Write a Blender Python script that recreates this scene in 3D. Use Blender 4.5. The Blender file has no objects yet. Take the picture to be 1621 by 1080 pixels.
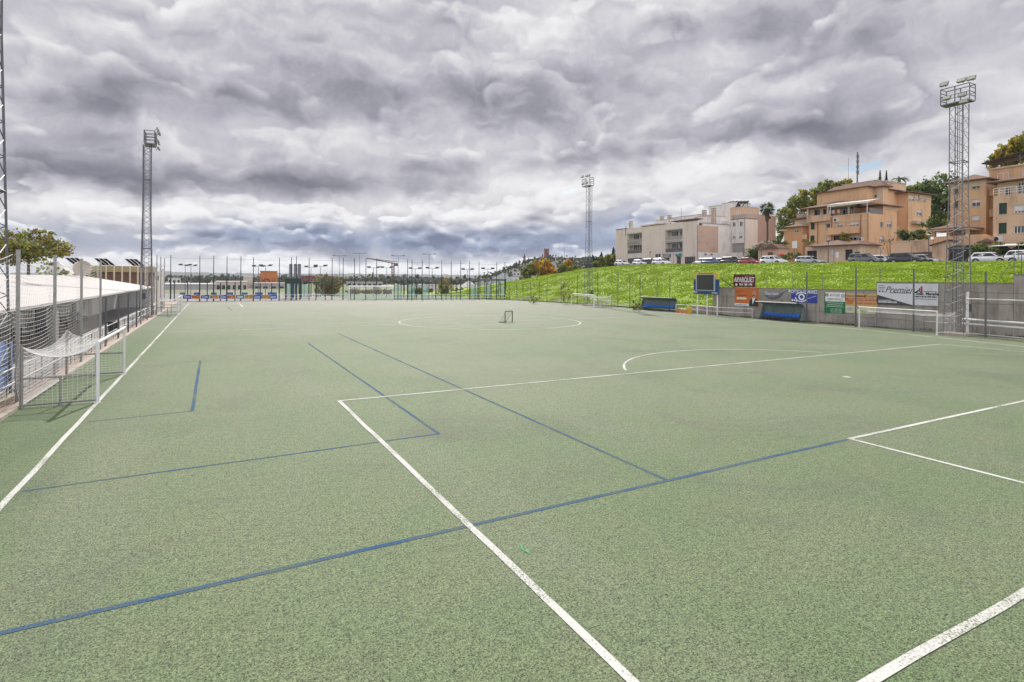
import bpy, bmesh, math, random
from mathutils import Vector, Matrix, noise
rnd = random.Random(7)
R = math.radians
# ------------------------------------------------------------------ calibration of the photograph
PW, PH = 1621.0, 1080.0
FOC, HZ, CAMH, ROLL = 877.0, 443.0, 4.18, 0.0071   # focal length in photo px, horizon row, eye height (m), camera roll
YAW = 0.492                                # direction of the pitch against the viewing direction
CY, SY = math.cos(YAW), math.sin(YAW)
scene = bpy.context.scene
COL = scene.collection

def ST(s, t, z=0.0):                       # pitch axes (s across, t along) -> world
    return Vector((s*CY - t*SY, s*SY + t*CY, z))
def st(v):                                 # world -> pitch axes
    return (v[0]*CY + v[1]*SY, -v[0]*SY + v[1]*CY)
def ray(x, y):
    a, b = x-810.5, HZ-y
    return Vector(((a-ROLL*b)/FOC, 1.0, (b+ROLL*a)/FOC))
EYE = Vector((0, 0, CAMH))
def G(x, y, z=0.0):                        # where a photo pixel meets a level surface of height z
    d = ray(x, y); k = (z-CAMH)/d.z
    return EYE + d*k
def atY(x, y, Y):                          # a pixel at a given distance
    return EYE + ray(x, y)*Y
def on_s(x, y, s):                         # a pixel on an upright plane s = const -> (t, z)
    d = ray(x, y); k = s/(d.x*CY + d.y*SY); p = EYE + d*k
    return st(p)[1], p.z
def on_t(x, y, t):
    d = ray(x, y); k = t/(-d.x*SY + d.y*CY); p = EYE + d*k
    return st(p)[0], p.z
def zat(Y, y, x=810.5):
    return CAMH + (HZ-y+ROLL*(x-810.5))*Y/FOC
def topix(p):                              # world -> photo pixel (for checking)
    a = p[0]/p[1]*FOC; b = (p[2]-CAMH)/p[1]*FOC
    return 810.5+a+ROLL*b, HZ-(b-ROLL*a)

# ------------------------------------------------------------------ materials
MATS = {}
def nodes_of(m):
    m.use_nodes = True
    nt = m.node_tree
    return nt, nt.nodes, nt.links
def mat(name, col, rough=0.6, metal=0.0, var=0.12, scale=3.0, bump=0.0, bscale=30.0, spec=0.5, dirt=None, dirt_amt=0.0,
        dirt_scale=(1.0, 1.0, 0.15), trans=0.0, island=0.0, coat=0.0):
    """procedural surface: base colour broken up by noise, optional streaky dirt, optional relief"""
    if name in MATS: return MATS[name]
    m = bpy.data.materials.new(name); nt, N, L = nodes_of(m)
    b = N['Principled BSDF']
    b.inputs['Roughness'].default_value = rough
    b.inputs['Metallic'].default_value = metal
    b.inputs['Specular IOR Level'].default_value = spec
    if coat: b.inputs['Coat Weight'].default_value = coat
    tc = N.new('ShaderNodeTexCoord')
    n1 = N.new('ShaderNodeTexNoise'); n1.inputs['Scale'].default_value = scale; n1.inputs['Detail'].default_value = 6
    L.new(tc.outputs['Object'], n1.inputs['Vector'])
    mx = N.new('ShaderNodeMix'); mx.data_type = 'RGBA'
    c = Vector(col[:3])
    mx.inputs['A'].default_value = (*(c*(1-var*1.6)), 1); mx.inputs['B'].default_value = (*(c*(1+var*1.6)), 1)
    L.new(n1.outputs['Fac'], mx.inputs['Factor'])
    out = mx.outputs['Result']
    if island:
        gi = N.new('ShaderNodeNewGeometry')
        hs = N.new('ShaderNodeHueSaturation')
        mr = N.new('ShaderNodeMapRange'); mr.inputs['To Min'].default_value = 1-island; mr.inputs['To Max'].default_value = 1+island
        L.new(gi.outputs['Random Per Island'], mr.inputs['Value'])
        L.new(mr.outputs['Result'], hs.inputs['Value'])
        mr2 = N.new('ShaderNodeMapRange'); mr2.inputs['To Min'].default_value = 0.5+island*0.07; mr2.inputs['To Max'].default_value = 0.5-island*0.07
        L.new(gi.outputs['Random Per Island'], mr2.inputs['Value']); L.new(mr2.outputs['Result'], hs.inputs['Hue'])
        L.new(out, hs.inputs['Color']); out = hs.outputs['Color']
    if dirt is not None:
        mp = N.new('ShaderNodeMapping'); mp.inputs['Scale'].default_value = dirt_scale
        L.new(tc.outputs['Object'], mp.inputs['Vector'])
        n2 = N.new('ShaderNodeTexNoise'); n2.inputs['Scale'].default_value = 1.3; n2.inputs['Detail'].default_value = 8; n2.inputs['Roughness'].default_value = 0.65
        L.new(mp.outputs['Vector'], n2.inputs['Vector'])
        rp = N.new('ShaderNodeMapRange'); rp.inputs['From Min'].default_value = 0.5; rp.inputs['From Max'].default_value = 0.72
        rp.inputs['To Max'].default_value = dirt_amt
        L.new(n2.outputs['Fac'], rp.inputs['Value'])
        m2 = N.new('ShaderNodeMix'); m2.data_type = 'RGBA'
        L.new(rp.outputs['Result'], m2.inputs['Factor']); L.new(out, m2.inputs['A']); m2.inputs['B'].default_value = (*dirt, 1)
        out = m2.outputs['Result']
    L.new(out, b.inputs['Base Color'])
    if bump:
        n3 = N.new('ShaderNodeTexNoise'); n3.inputs['Scale'].default_value = bscale; n3.inputs['Detail'].default_value = 5
        L.new(tc.outputs['Object'], n3.inputs['Vector'])
        bp = N.new('ShaderNodeBump'); bp.inputs['Strength'].default_value = bump; bp.inputs['Distance'].default_value = 0.02
        L.new(n3.outputs['Fac'], bp.inputs['Height']); L.new(bp.outputs['Normal'], b.inputs['Normal'])
    if trans:
        tr = N.new('ShaderNodeBsdfTranslucent'); L.new(out, tr.inputs['Color'])
        ms = N.new('ShaderNodeMixShader'); ms.inputs['Fac'].default_value = trans
        L.new(b.outputs['BSDF'], ms.inputs[1]); L.new(tr.outputs['BSDF'], ms.inputs[2])
        L.new(ms.outputs['Shader'], N['Material Output'].inputs['Surface'])
    MATS[name] = m
    return m
def glass_mat(name, tint=(0.03, 0.035, 0.04), rough=0.08):
    return mat(name, tint, rough=rough, var=0.3, scale=0.8, spec=0.8)

# ------------------------------------------------------------------ mesh builder
class MB:
    def __init__(self): self.v = []; self.f = []; self.m = []; self.sm = []
    def add(self, vs, fs, mi=0, smooth=False):
        o = len(self.v); self.v += [Vector(a) for a in vs]
        for q in fs:
            self.f.append([o+i for i in q]); self.m.append(mi); self.sm.append(smooth)
        return self
    def box(self, lo, hi, mi=0):
        x0, y0, z0 = lo; x1, y1, z1 = hi
        if x0 > x1: x0, x1 = x1, x0
        if y0 > y1: y0, y1 = y1, y0
        if z0 > z1: z0, z1 = z1, z0
        return self.add([(x0,y0,z0),(x1,y0,z0),(x1,y1,z0),(x0,y1,z0),(x0,y0,z1),(x1,y0,z1),(x1,y1,z1),(x0,y1,z1)],
                        [(0,3,2,1),(4,5,6,7),(0,1,5,4),(1,2,6,5),(2,3,7,6),(3,0,4,7)], mi)
    def quad(self, a, b, c, d, mi=0): return self.add([a,b,c,d], [(0,1,2,3)], mi)
    def tube(self, p, q, r, n=8, r2=None, mi=0, smooth=True, cap=True):
        p = Vector(p); q = Vector(q); d = q-p
        if d.length < 1e-6: return self
        if r2 is None: r2 = r
        d.normalize(); a = d.orthogonal().normalized(); b = d.cross(a)
        vs = []
        for k in range(n):
            w = 2*math.pi*(k+0.5)/n; e = a*math.cos(w)+b*math.sin(w)
            vs.append(p+e*r)
        for k in range(n):
            w = 2*math.pi*(k+0.5)/n; e = a*math.cos(w)+b*math.sin(w)
            vs.append(q+e*r2)
        self.add(vs, [(k,(k+1)%n,n+(k+1)%n,n+k) for k in range(n)], mi, smooth and n > 4)
        if cap:
            self.add(vs[:n][::-1], [tuple(range(n))], mi); self.add(vs[n:], [tuple(range(n))], mi)
        return self
    def bar(self, p, q, w, mi=0):           # square section
        return self.tube(p, q, w*0.7071, 4, None, mi, False)
    def path(self, pts, r, n=6, mi=0):
        for a, b in zip(pts[:-1], pts[1:]): self.tube(a, b, r, n, None, mi, True, True)
        return self
    def prism(self, poly, axis, lo, hi, mi=0):
        """closed 2-D outline pushed along an axis: axis 'x' -> poly is (y,z), 'y' -> (x,z), 'z' -> (x,y)"""
        n = len(poly)
        def P(a, b, w): return (w,a,b) if axis == 'x' else ((a,w,b) if axis == 'y' else (a,b,w))
        vs = [P(a,b,lo) for a,b in poly]+[P(a,b,hi) for a,b in poly]
        fs = [tuple(range(n))[::-1], tuple(range(n,2*n))]+[(k,(k+1)%n,n+(k+1)%n,n+k) for k in range(n)]
        return self.add(vs, fs, mi)
    def ball(self, c, r, nu=12, nv=8, sc=(1,1,1), mi=0):
        vs = []; c = Vector(c)
        for j in range(nv+1):
            th = math.pi*j/nv
            for i in range(nu):
                ph = 2*math.pi*i/nu
                vs.append(c+Vector((r*sc[0]*math.sin(th)*math.cos(ph), r*sc[1]*math.sin(th)*math.sin(ph), r*sc[2]*math.cos(th))))
        fs = []
        for j in range(nv):
            for i in range(nu):
                a = j*nu+i; b = j*nu+(i+1)%nu
                fs.append((a, a+nu, b+nu, b))
        return self.add(vs, fs, mi, True)
    def build(self, name, mats, parent=None, loc=None, fix=True):
        me = bpy.data.meshes.new(name)
        me.from_pydata([tuple(a) for a in self.v], [], self.f)
        for mm in (mats if isinstance(mats, (list, tuple)) else [mats]): me.materials.append(mm)
        me.polygons.foreach_set('material_index', self.m)
        me.polygons.foreach_set('use_smooth', self.sm)
        me.update()
        if fix:
            bm = bmesh.new(); bm.from_mesh(me)
            bmesh.ops.recalc_face_normals(bm, faces=bm.faces[:]); bm.to_mesh(me); bm.free()
        o = bpy.data.objects.new(name, me); COL.objects.link(o)
        if loc is not None: o.location = loc
        if parent is not None: o.parent = parent
        return o
def tag(o, label, cat, group=None, kind=None):
    if label: o['label'] = label
    if cat: o['category'] = cat
    if group: o['group'] = group
    if kind: o['kind'] = kind
    return o
def thing(name, label, cat, loc=(0,0,0), rz=0.0, group=None):
    o = bpy.data.objects.new(name, None); COL.objects.link(o)
    o.empty_display_size = 0.3
    o.location = loc; o.rotation_euler = (0, 0, rz)
    return tag(o, label, cat, group)
def struct(o): o['kind'] = 'structure'; return o
def dup(root, loc=None, rz=None, label=None, group=None, matmap=None):
    """copy a thing with its parts and their sub-parts"""
    def cp(o, parent):
        c = o.copy(); COL.objects.link(c)
        if parent is not None:
            c.parent = parent
        if matmap and c.type == 'MESH':
            for i, sl in enumerate(c.data.materials):
                if sl.name in matmap:
                    c.material_slots[i].link = 'OBJECT'; c.material_slots[i].material = matmap[sl.name]
        for ch in list(o.children): cp(ch, c)
        return c
    r = cp(root, None)
    if loc is not None: r.location = loc
    if rz is not None: r.rotation_euler = (0, 0, rz)
    if label: r['label'] = label
    if group: r['group'] = group
    return r
def text_mesh(body, size, font_shear=0.0, extrude=0.004, align='CENTER', sx=1.0, bold=0.0):
    cu = bpy.data.curves.new('lettering', 'FONT'); cu.body = body; cu.size = size; cu.shear = font_shear
    cu.extrude = extrude; cu.align_x = align; cu.align_y = 'CENTER'; cu.resolution_u = 2; cu.offset = bold
    o = bpy.data.objects.new('tmp_lettering', cu); COL.objects.link(o)
    dg = bpy.context.evaluated_depsgraph_get()
    me = bpy.data.meshes.new_from_object(o.evaluated_get(dg))
    bpy.data.objects.remove(o); bpy.data.curves.remove(cu)
    if sx != 1.0:
        me.transform(Matrix.Diagonal((sx, 1, 1, 1)))
    return me
# ------------------------------------------------------------------ camera
cam = bpy.data.cameras.new('camera'); camo = bpy.data.objects.new('camera', cam); COL.objects.link(camo)
camo.location = EYE; camo.rotation_euler = (R(90), -ROLL, 0)
cam.sensor_fit = 'HORIZONTAL'; cam.sensor_width = 36.0; cam.lens = FOC/PW*36.0
cam.shift_y = -(PH/2-HZ)/PW
cam.clip_start = 0.1; cam.clip_end = 20000
scene.camera = camo
scene.view_settings.view_transform = 'Standard'; scene.view_settings.look = 'None'
scene.view_settings.exposure = 0.06; scene.view_settings.gamma = 1.0
scene.cycles.max_bounces = 6; scene.cycles.transparent_max_bounces = 24
scene.cycles.use_denoising = True
# ------------------------------------------------------------------ sun
SUN_EL, SUN_AZ = R(39.0), R(-10.0)          # azimuth against the viewing direction, left of it
sd = Vector((math.sin(SUN_AZ)*math.cos(SUN_EL), math.cos(SUN_AZ)*math.cos(SUN_EL), math.sin(SUN_EL)))
sl = bpy.data.lights.new('sun', 'SUN'); sl.energy = 4.6; sl.angle = R(0.9); sl.color = (1.0, 0.95, 0.87)
so = bpy.data.objects.new('sun', sl); COL.objects.link(so)
so.rotation_euler = (-sd).to_track_quat('-Z', 'Y').to_euler(); so.location = (0, 0, 60)
# ------------------------------------------------------------------ sky with broken stratocumulus
world = bpy.data.worlds.new('World'); scene.world = world; world.use_nodes = True
world.cycles.sampling_method = 'MANUAL'; world.cycles.sample_map_resolution = 512
wt = world.node_tree; WN = wt.nodes; WL = wt.links
WN.clear()
def wn(t, **kw):
    n = WN.new(t)
    for k, v in kw.items(): setattr(n, k, v)
    return n
def wmath(op, a, b=None, c=None, clamp=False):
    n = wn('ShaderNodeMath', operation=op); n.use_clamp = clamp
    for i, q in enumerate((a, b, c)):
        if q is None: continue
        if isinstance(q, (int, float)): n.inputs[i].default_value = q
        else: WL.new(q, n.inputs[i])
    return n.outputs[0]
def wrange(v, a, b, c=0.0, d=1.0, smooth=True):
    n = wn('ShaderNodeMapRange', interpolation_type='SMOOTHSTEP' if smooth else 'LINEAR')
    WL.new(v, n.inputs['Value'])
    for k, q in zip(('From Min','From Max','To Min','To Max'), (a,b,c,d)): n.inputs[k].default_value = q
    return n.outputs['Result']
def wmix(f, a, b):
    n = wn('ShaderNodeMix', data_type='RGBA')
    if isinstance(f, (int, float)): n.inputs['Factor'].default_value = f
    else: WL.new(f, n.inputs['Factor'])
    for k, q in (('A', a), ('B', b)):
        if isinstance(q, tuple): n.inputs[k].default_value = (*q, 1)
        else: WL.new(q, n.inputs[k])
    return n.outputs['Result']
tcw = wn('ShaderNodeTexCoord')
sep = wn('ShaderNodeSeparateXYZ'); WL.new(tcw.outputs['Generated'], sep.inputs[0])
dx, dy, dz = sep.outputs
hyp = wmath('SQRT', wmath('ADD', wmath('MULTIPLY', dx, dx), wmath('MULTIPLY', dy, dy)))
az = wmath('ARCTAN2', dx, dy)
el = wmath('ARCTAN2', dz, hyp)
def wvec(x, y, z=0.0):
    n = wn('ShaderNodeCombineXYZ')
    for i, q in enumerate((x, y, z)):
        if isinstance(q, (int, float)): n.inputs[i].default_value = q
        else: WL.new(q, n.inputs[i])
    return n.outputs[0]
def wvm(op, a, b=None, c=None):
    n = wn('ShaderNodeVectorMath', operation=op)
    for i, q in enumerate((a, b, c)):
        if q is None: continue
        if isinstance(q, tuple): n.inputs[i].default_value = q
        else: WL.new(q, n.inputs[i])
    return n.outputs[0]
def wnoise(vec, scale, detail=6.0, rough=0.55, dist=0.0, col=False, lac=2.0):
    n = wn('ShaderNodeTexNoise', noise_dimensions='2D')
    WL.new(vec, n.inputs['Vector']); n.inputs['Scale'].default_value = scale
    n.inputs['Detail'].default_value = detail; n.inputs['Roughness'].default_value = rough
    n.inputs['Distortion'].default_value = dist; n.inputs['Lacunarity'].default_value = lac
    return n.outputs['Color' if col else 'Fac']
def wvoro(vec, scale):
    n = wn('ShaderNodeTexVoronoi', feature='F1', voronoi_dimensions='2D'); WL.new(vec, n.inputs['Vector'])
    n.inputs['Scale'].default_value = scale; n.inputs['Detail'].default_value = 1.0; n.inputs['Roughness'].default_value = 0.5
    return n.outputs['Distance']
# several decks of heaped cloud: broad masses overhead, small banks low over the horizon
AE = wvec(az, el)
warp = wnoise(AE, 7.0, 4, 0.55, 0.0, True)
wc = wvm('ADD', warp, (-0.5, -0.5, 0.0))
def layer(kx, ky, wamp, ox, up, vw=0.30, vs=2.0):
    P = wvm('MULTIPLY_ADD', AE, (kx, ky, 0.0), (ox, 1.7*ox, 0.0))
    Q = wvm('MULTIPLY_ADD', wc, (wamp, wamp, 0.0), P)
    def den(q):
        return wmath('MULTIPLY_ADD', wvoro(q, vs), -vw, wnoise(q, 1.0, 6, 0.50))
    d0 = den(Q); d1 = den(wvm('ADD', Q, (-0.03, up, 0.0)))
    return d0, wmath('SUBTRACT', d0, d1)
dA, rA = layer(2.9, 6.2, 0.40, 17.3, 0.16)
dC, rC = layer(5.2, 11.5, 0.40, 14.3, 0.15)
dB, rB = layer(7.0, 17.0, 0.40, 5.3, 0.15)
low = wrange(el, R(11.0), R(5.0))
def wlerp(f, a, b): return wmath('MULTIPLY_ADD', f, wmath('SUBTRACT', b, a), a)
# frayed sky coordinates for the large light and dark masses
fscale = wmath('MULTIPLY_ADD', wmath('MAXIMUM', el, 0.0), 0.42, 0.05)
fr = wvm('MULTIPLY', wc, wvec(fscale, wmath('MULTIPLY', fscale, 0.55)))
AEW = wvm('ADD', AE, fr)
def total(items):
    """soft masses centred where photo column x / row y looks, reaching wx by wy px from there, lighter or darker by amount"""
    t = None
    for x, y, wx, wy, amp in items:
        a0 = math.atan((x-810.5)/FOC); hy = math.hypot(FOC, x-810.5); e0 = math.atan((HZ-y)/hy)
        ka = 1/(1.9*wx/FOC*math.cos(a0)**2); ke = 1/(1.9*wy/hy)
        q = wvm('MULTIPLY_ADD', AEW, (ka, ke, 0.0), (-a0*ka, -e0*ke, 0.0))
        g = wn('ShaderNodeTexGradient', gradient_type='QUADRATIC_SPHERE'); WL.new(q, g.inputs[0])
        t = wmath('MULTIPLY_ADD', g.outputs['Fac'], amp*1.15, t if t is not None else 0.0)
    return t
TONE = [  # x, y, half-width, half-height, amount   (photo px, positive = lighter)
 (120,165,190,38,-.20), (420,175,170,34,-.17), (640,150,140,45,-.14), (700,50,130,90,-.06), (70,250,130,30,-.24),
 (150,282,190,24,-.34), (400,288,170,20,-.34),(540,305,110,24,-.36), (660,270,120,22,-.20), (900,135,130,48,-.20), (960,240,170,30,-.12),
 (1060,55,90,40,-.08),(1160,110,100,50,-.06),(1300,190,150,28,-.36),(1390,205,70,22,-.16),(1160,215,140,22,-.12),(1310,80,140,60,-.10),(1480,60,160,70,-.10),
 (850,40,50,60,.20),(1000,22,130,28,.10),(1140,75,40,30,.16),(1290,125,50,20,.12),
 (150,205,160,24,.14),(520,225,150,30,.12),(740,235,90,24,.08),
 (290,334,240,20,.24),(560,325,180,20,.20),(60,340,100,30,.16),(730,340,110,14,.12),
 (860,300,110,36,.26),(1060,300,160,38,.24),(1140,262,120,24,.20),(1400,265,160,28,.14),
 (1570,190,110,70,.06),
 (480,423,260,11,.34),(700,424,140,10,.28),(300,402,80,10,.20),(930,405,80,10,.14),
]
BLUE = [(430,378,150,28,1.0),(640,384,250,28,1.0),(760,388,120,22,.6),(870,380,90,30,.75),(955,372,80,30,1.0),(1010,345,60,20,.7),
        (200,388,180,26,.55),(50,378,110,28,.55),(1180,335,70,16,.5)]
GAP = [(1362,250,42,9,1.3),(905,297,26,7,.5)]
tone = total(TONE); blue = total(BLUE); gap = total(GAP)
fine = wmath('SUBTRACT', wnoise(wvm('MULTIPLY_ADD', wc, (0.3, 0.3, 0.0), AE), 24.0, 5, 0.6), 0.5)
def heap(under, d, rim, thr, soft, lift, rg, amount):
    body = wmath('MULTIPLY_ADD', rim, rg, wmath('MULTIPLY_ADD', wmath('SUBTRACT', d, thr), -1.15, wmath('MULTIPLY_ADD', tone, 1.0, lift)))
    body = wmath('MULTIPLY_ADD', fine, 0.16, body)
    al = wmath('MULTIPLY', wrange(d, thr, thr+soft), amount)
    return wlerp(al, under, body)
back = wmath('MULTIPLY_ADD', fine, 0.14, wmath('ADD', wmath('MULTIPLY_ADD', wmath('SUBTRACT', dA, 0.25), -0.6, 0.52), tone))
lum = heap(back, dA, rA, 0.26, 0.085, 0.69, 1.05, 0.90)
lum = heap(lum, dC, rC, 0.30, 0.13, 0.665, 1.1, wmath('MULTIPLY_ADD', low, 0.1, 0.62))
lum = heap(lum, dB, rB, 0.27, 0.08, 0.73, 1.5, wmath('MULTIPLY', low, 0.9))
lum = wmath('MULTIPLY_ADD', wmath('SUBTRACT', lum, 0.58), 1.18, 0.60)
ramp = wn('ShaderNodeValToRGB'); WL.new(lum, ramp.inputs[0])
cr = ramp.color_ramp; cr.interpolation = 'B_SPLINE'
def lin(r, g, b):
    f = lambda c: (c/255/12.92) if c/255 <= 0.04045 else ((c/255+0.055)/1.055)**2.4
    return (f(r), f(g), f(b), 1)
cr.elements[0].position = 0.0; cr.elements[0].color = lin(114,115,127)
cr.elements[1].position = 1.0; cr.elements[1].color = lin(243,243,244)
for pos, c in ((0.18,(135,135,146)), (0.36,(161,160,171)), (0.52,(189,187,197)), (0.66,(210,209,213)), (0.80,(231,230,232))):
    e = cr.elements.new(pos); e.color = lin(*c)
cloud = ramp.outputs[0]
# far rain-blue cloud low over the horizon
bfac = wmath('MULTIPLY', blue, wrange(lum, 0.55, 1.0, 1.0, 0.12), None, True)
cloud = wmix(bfac, cloud, wmix(wrange(lum, 0.3, 0.75), lin(108,119,146)[:3], lin(158,169,194)[:3]))
# clear sky behind
sky = wn('ShaderNodeTexSky', sky_type='NISHITA'); sky.sun_disc = False
sky.sun_elevation = SUN_EL; sky.sun_rotation = SUN_AZ
SKY_STR = 0.10
cl10 = wn('ShaderNodeVectorMath', operation='SCALE'); WL.new(cloud, cl10.inputs[0]); cl10.inputs['Scale'].default_value = 1.0/SKY_STR
gfac = wrange(wmath('ADD', gap, wmath('MULTIPLY', fine, 0.9)), 0.25, 0.7)
final = wmix(gfac, cl10.outputs[0], sky.outputs[0])
# sky behind the camera made brighter, an added fill for the shaded house fronts
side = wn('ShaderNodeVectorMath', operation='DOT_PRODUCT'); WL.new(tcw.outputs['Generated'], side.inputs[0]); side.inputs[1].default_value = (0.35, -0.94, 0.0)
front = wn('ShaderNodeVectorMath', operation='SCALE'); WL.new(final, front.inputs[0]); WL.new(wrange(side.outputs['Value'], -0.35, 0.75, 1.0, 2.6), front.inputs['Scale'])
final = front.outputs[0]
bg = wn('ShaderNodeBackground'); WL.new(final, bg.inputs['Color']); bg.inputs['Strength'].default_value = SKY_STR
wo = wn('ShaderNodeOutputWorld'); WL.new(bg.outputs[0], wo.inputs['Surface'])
# ------------------------------------------------------------------ ground, pitch and painted lines (pitch axes: object x = s, y = t)
def turf_material():
    m = bpy.data.materials.new('worn_turf'); nt, N, L = nodes_of(m); b = N['Principled BSDF']
    b.inputs['Roughness'].default_value = 0.82; b.inputs['Specular IOR Level'].default_value = 0.35
    b.inputs['Sheen Weight'].default_value = 0.10; b.inputs['Sheen Roughness'].default_value = 0.38; b.inputs['Sheen Tint'].default_value = (0.95,0.95,0.84,1)
    tc = N.new('ShaderNodeTexCoord'); co = tc.outputs['Object']
    def noise_(scale, det=4, rough=0.55, vec=None, dist=0.0):
        n = N.new('ShaderNodeTexNoise'); n.inputs['Scale'].default_value = scale; n.inputs['Detail'].default_value = det
        n.inputs['Roughness'].default_value = rough; n.inputs['Distortion'].default_value = dist
        L.new(vec or co, n.inputs['Vector']); return n.outputs['Fac']
    def rng(v, a, b_, c, d):
        n = N.new('ShaderNodeMapRange'); L.new(v, n.inputs['Value'])
        for k, q in zip(('From Min','From Max','To Min','To Max'), (a,b_,c,d)): n.inputs[k].default_value = q
        return n.outputs['Result']
    def mth(op, a, c):
        n = N.new('ShaderNodeMath'); n.operation = op
        for i, q in enumerate((a, c)):
            if isinstance(q, (int, float)): n.inputs[i].default_value = q
            else: L.new(q, n.inputs[i])
        return n.outputs[0]
    def mixc(f, a, c):
        n = N.new('ShaderNodeMix'); n.data_type = 'RGBA'
        if isinstance(f, (int, float)): n.inputs['Factor'].default_value = f
        else: L.new(f, n.inputs['Factor'])
        for k, q in (('A', a), ('B', c)):
            if isinstance(q, tuple): n.inputs[k].default_value = (*q, 1)
            else: L.new(q, n.inputs[k])
        return n.outputs['Result']
    sp = N.new('ShaderNodeSeparateXYZ'); L.new(co, sp.inputs[0])
    # worn, sandy fibres against greener ones in drifting patches
    big = noise_(0.13, 6, 0.6, dist=0.5); mid = noise_(0.9, 6, 0.62)
    c = mixc(rng(big, 0.38, 0.62, 0, 1), (0.087,0.133,0.056), (0.116,0.149,0.076))
    c = mixc(rng(mid, 0.42, 0.70, 0, 0.38), c, (0.129,0.143,0.075))
    # dark scuffs and brownish wear
    scuff = noise_(0.22, 8, 0.68, dist=0.8)
    c = mixc(rng(scuff, 0.52, 0.68, 0, 0.62), c, (0.067,0.079,0.051))
    brown = noise_(0.33, 7, 0.7, co, 0.4)
    c = mixc(rng(brown, 0.60, 0.74, 0, 0.40), c, (0.112,0.097,0.067))
    # little used, greener margin outside the touchline; sand gathers towards the far end
    mg = rng(mth('ADD', sp.outputs[0], mth('MULTIPLY', mid, 1.6)), -3.6, -1.4, 0.8, 0.0)
    c = mixc(mg, c, (0.054,0.104,0.028))
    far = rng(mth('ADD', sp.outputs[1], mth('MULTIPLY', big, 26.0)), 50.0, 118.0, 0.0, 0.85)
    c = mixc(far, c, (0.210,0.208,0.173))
    st_ = N.new('ShaderNodeMapping'); st_.inputs['Scale'].default_value = (0.35, 0.03, 1); L.new(co, st_.inputs['Vector'])
    c = mixc(rng(noise_(1.0, 6, 0.6, st_.outputs[0]), 0.48, 0.70, 0, 0.35), c, (0.149,0.160,0.118))
    # tufts at every size from a hand's breadth to single fibres: light tips and dark gaps
    f1 = noise_(9.0, 1, 0.6); f2 = noise_(56.0, 2, 0.8); f3 = noise_(26.0, 1, 0.6); f4 = noise_(4.0, 1, 0.6)
    g = mth('ADD', mth('ADD', mth('MULTIPLY', f1, 0.10), mth('MULTIPLY', f4, 0.04)), mth('ADD', mth('MULTIPLY', f2, 0.58), mth('MULTIPLY', f3, 0.28)))
    hs = N.new('ShaderNodeHueSaturation'); L.new(c, hs.inputs['Color']); L.new(rng(g, 0.39, 0.61, 0.0, 2.10), hs.inputs['Value'])
    c = hs.outputs['Color']
    fleck = noise_(11.0, 2, 0.7)               # dark specks of rubber and pressed fibre
    c = mixc(rng(fleck, 0.60, 0.70, 0, 0.55), c, (0.050,0.062,0.035))
    pale = noise_(15.0, 2, 0.7)
    c = mixc(rng(pale, 0.60, 0.72, 0, 0.40), c, (0.270,0.290,0.190))
    tip = rng(noise_(55.0, 2, 0.6), 0.58, 0.70, 0, 0.5)
    c = mixc(tip, c, (0.280,0.302,0.195))
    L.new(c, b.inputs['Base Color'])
    bp = N.new('ShaderNodeBump'); bp.inputs['Strength'].default_value = 0.35; bp.inputs['Distance'].default_value = 0.02
    L.new(f2, bp.inputs['Height']); L.new(bp.outputs['Normal'], b.inputs['Normal'])
    return m
def paint_material(name, col, wear):
    m = bpy.data.materials.new(name); nt, N, L = nodes_of(m); b = N['Principled BSDF']; b.inputs['Roughness'].default_value = 0.9; b.inputs['Specular IOR Level'].default_value = 0.15
    tc = N.new('ShaderNodeTexCoord')
    n = N.new('ShaderNodeTexNoise'); n.inputs['Scale'].default_value = 38; n.inputs['Detail'].default_value = 4; L.new(tc.outputs['Object'], n.inputs['Vector'])
    n2 = N.new('ShaderNodeTexNoise'); n2.inputs['Scale'].default_value = 0.7; n2.inputs['Detail'].default_value = 5; L.new(tc.outputs['Object'], n2.inputs['Vector'])
    ad = N.new('ShaderNodeMath'); ad.operation = 'MULTIPLY_ADD'; L.new(n2.outputs['Fac'], ad.inputs[0]); ad.inputs[1].default_value = 0.7; L.new(n.outputs['Fac'], ad.inputs[2])
    r = N.new('ShaderNodeMapRange'); r.inputs['From Min'].default_value = 0.86-wear; r.inputs['From Max'].default_value = 1.12-wear*0.6; L.new(ad.outputs[0], r.inputs['Value'])
    mx = N.new('ShaderNodeMix'); mx.data_type = 'RGBA'; L.new(r.outputs['Result'], mx.inputs['Factor'])
    mx.inputs['A'].default_value = (*col, 1); mx.inputs['B'].default_value = (0.12,0.15,0.08,1)
    L.new(mx.outputs['Result'], b.inputs['Base Color'])
    bp = N.new('ShaderNodeBump'); bp.inputs['Strength'].default_value = 0.4; bp.inputs['Distance'].default_value = 0.01
    L.new(n.outputs['Fac'], bp.inputs['Height']); L.new(bp.outputs['Normal'], b.inputs['Normal'])
    return m
def field_obj(mb, name, mats):
    o = mb.build(name, mats); o.rotation_euler = (0, 0, YAW); return o
TURF_EDGE = [(-5.45,-15),(54.7,-15),(54.7,49.9),(57.0,80),(53.2,101.8),(31,108.8),(23,110.4),(-5.45,109.5)]
mb = MB(); mb.add([(s, t, 0.0) for s, t in TURF_EDGE], [tuple(range(len(TURF_EDGE)))])
struct(field_obj(mb, 'football_pitch', turf_material()))
mb = MB(); mb.add([(-9000,-9000,-0.08),(9000,-9000,-0.08),(9000,9000,-0.08),(-9000,9000,-0.08)], [(0,1,2,3)])
struct(mb.build('ground', mat('dry_ground', (0.16,0.17,0.10), 0.95, var=0.35, scale=0.05, bump=0.3, bscale=2.0)))

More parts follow.
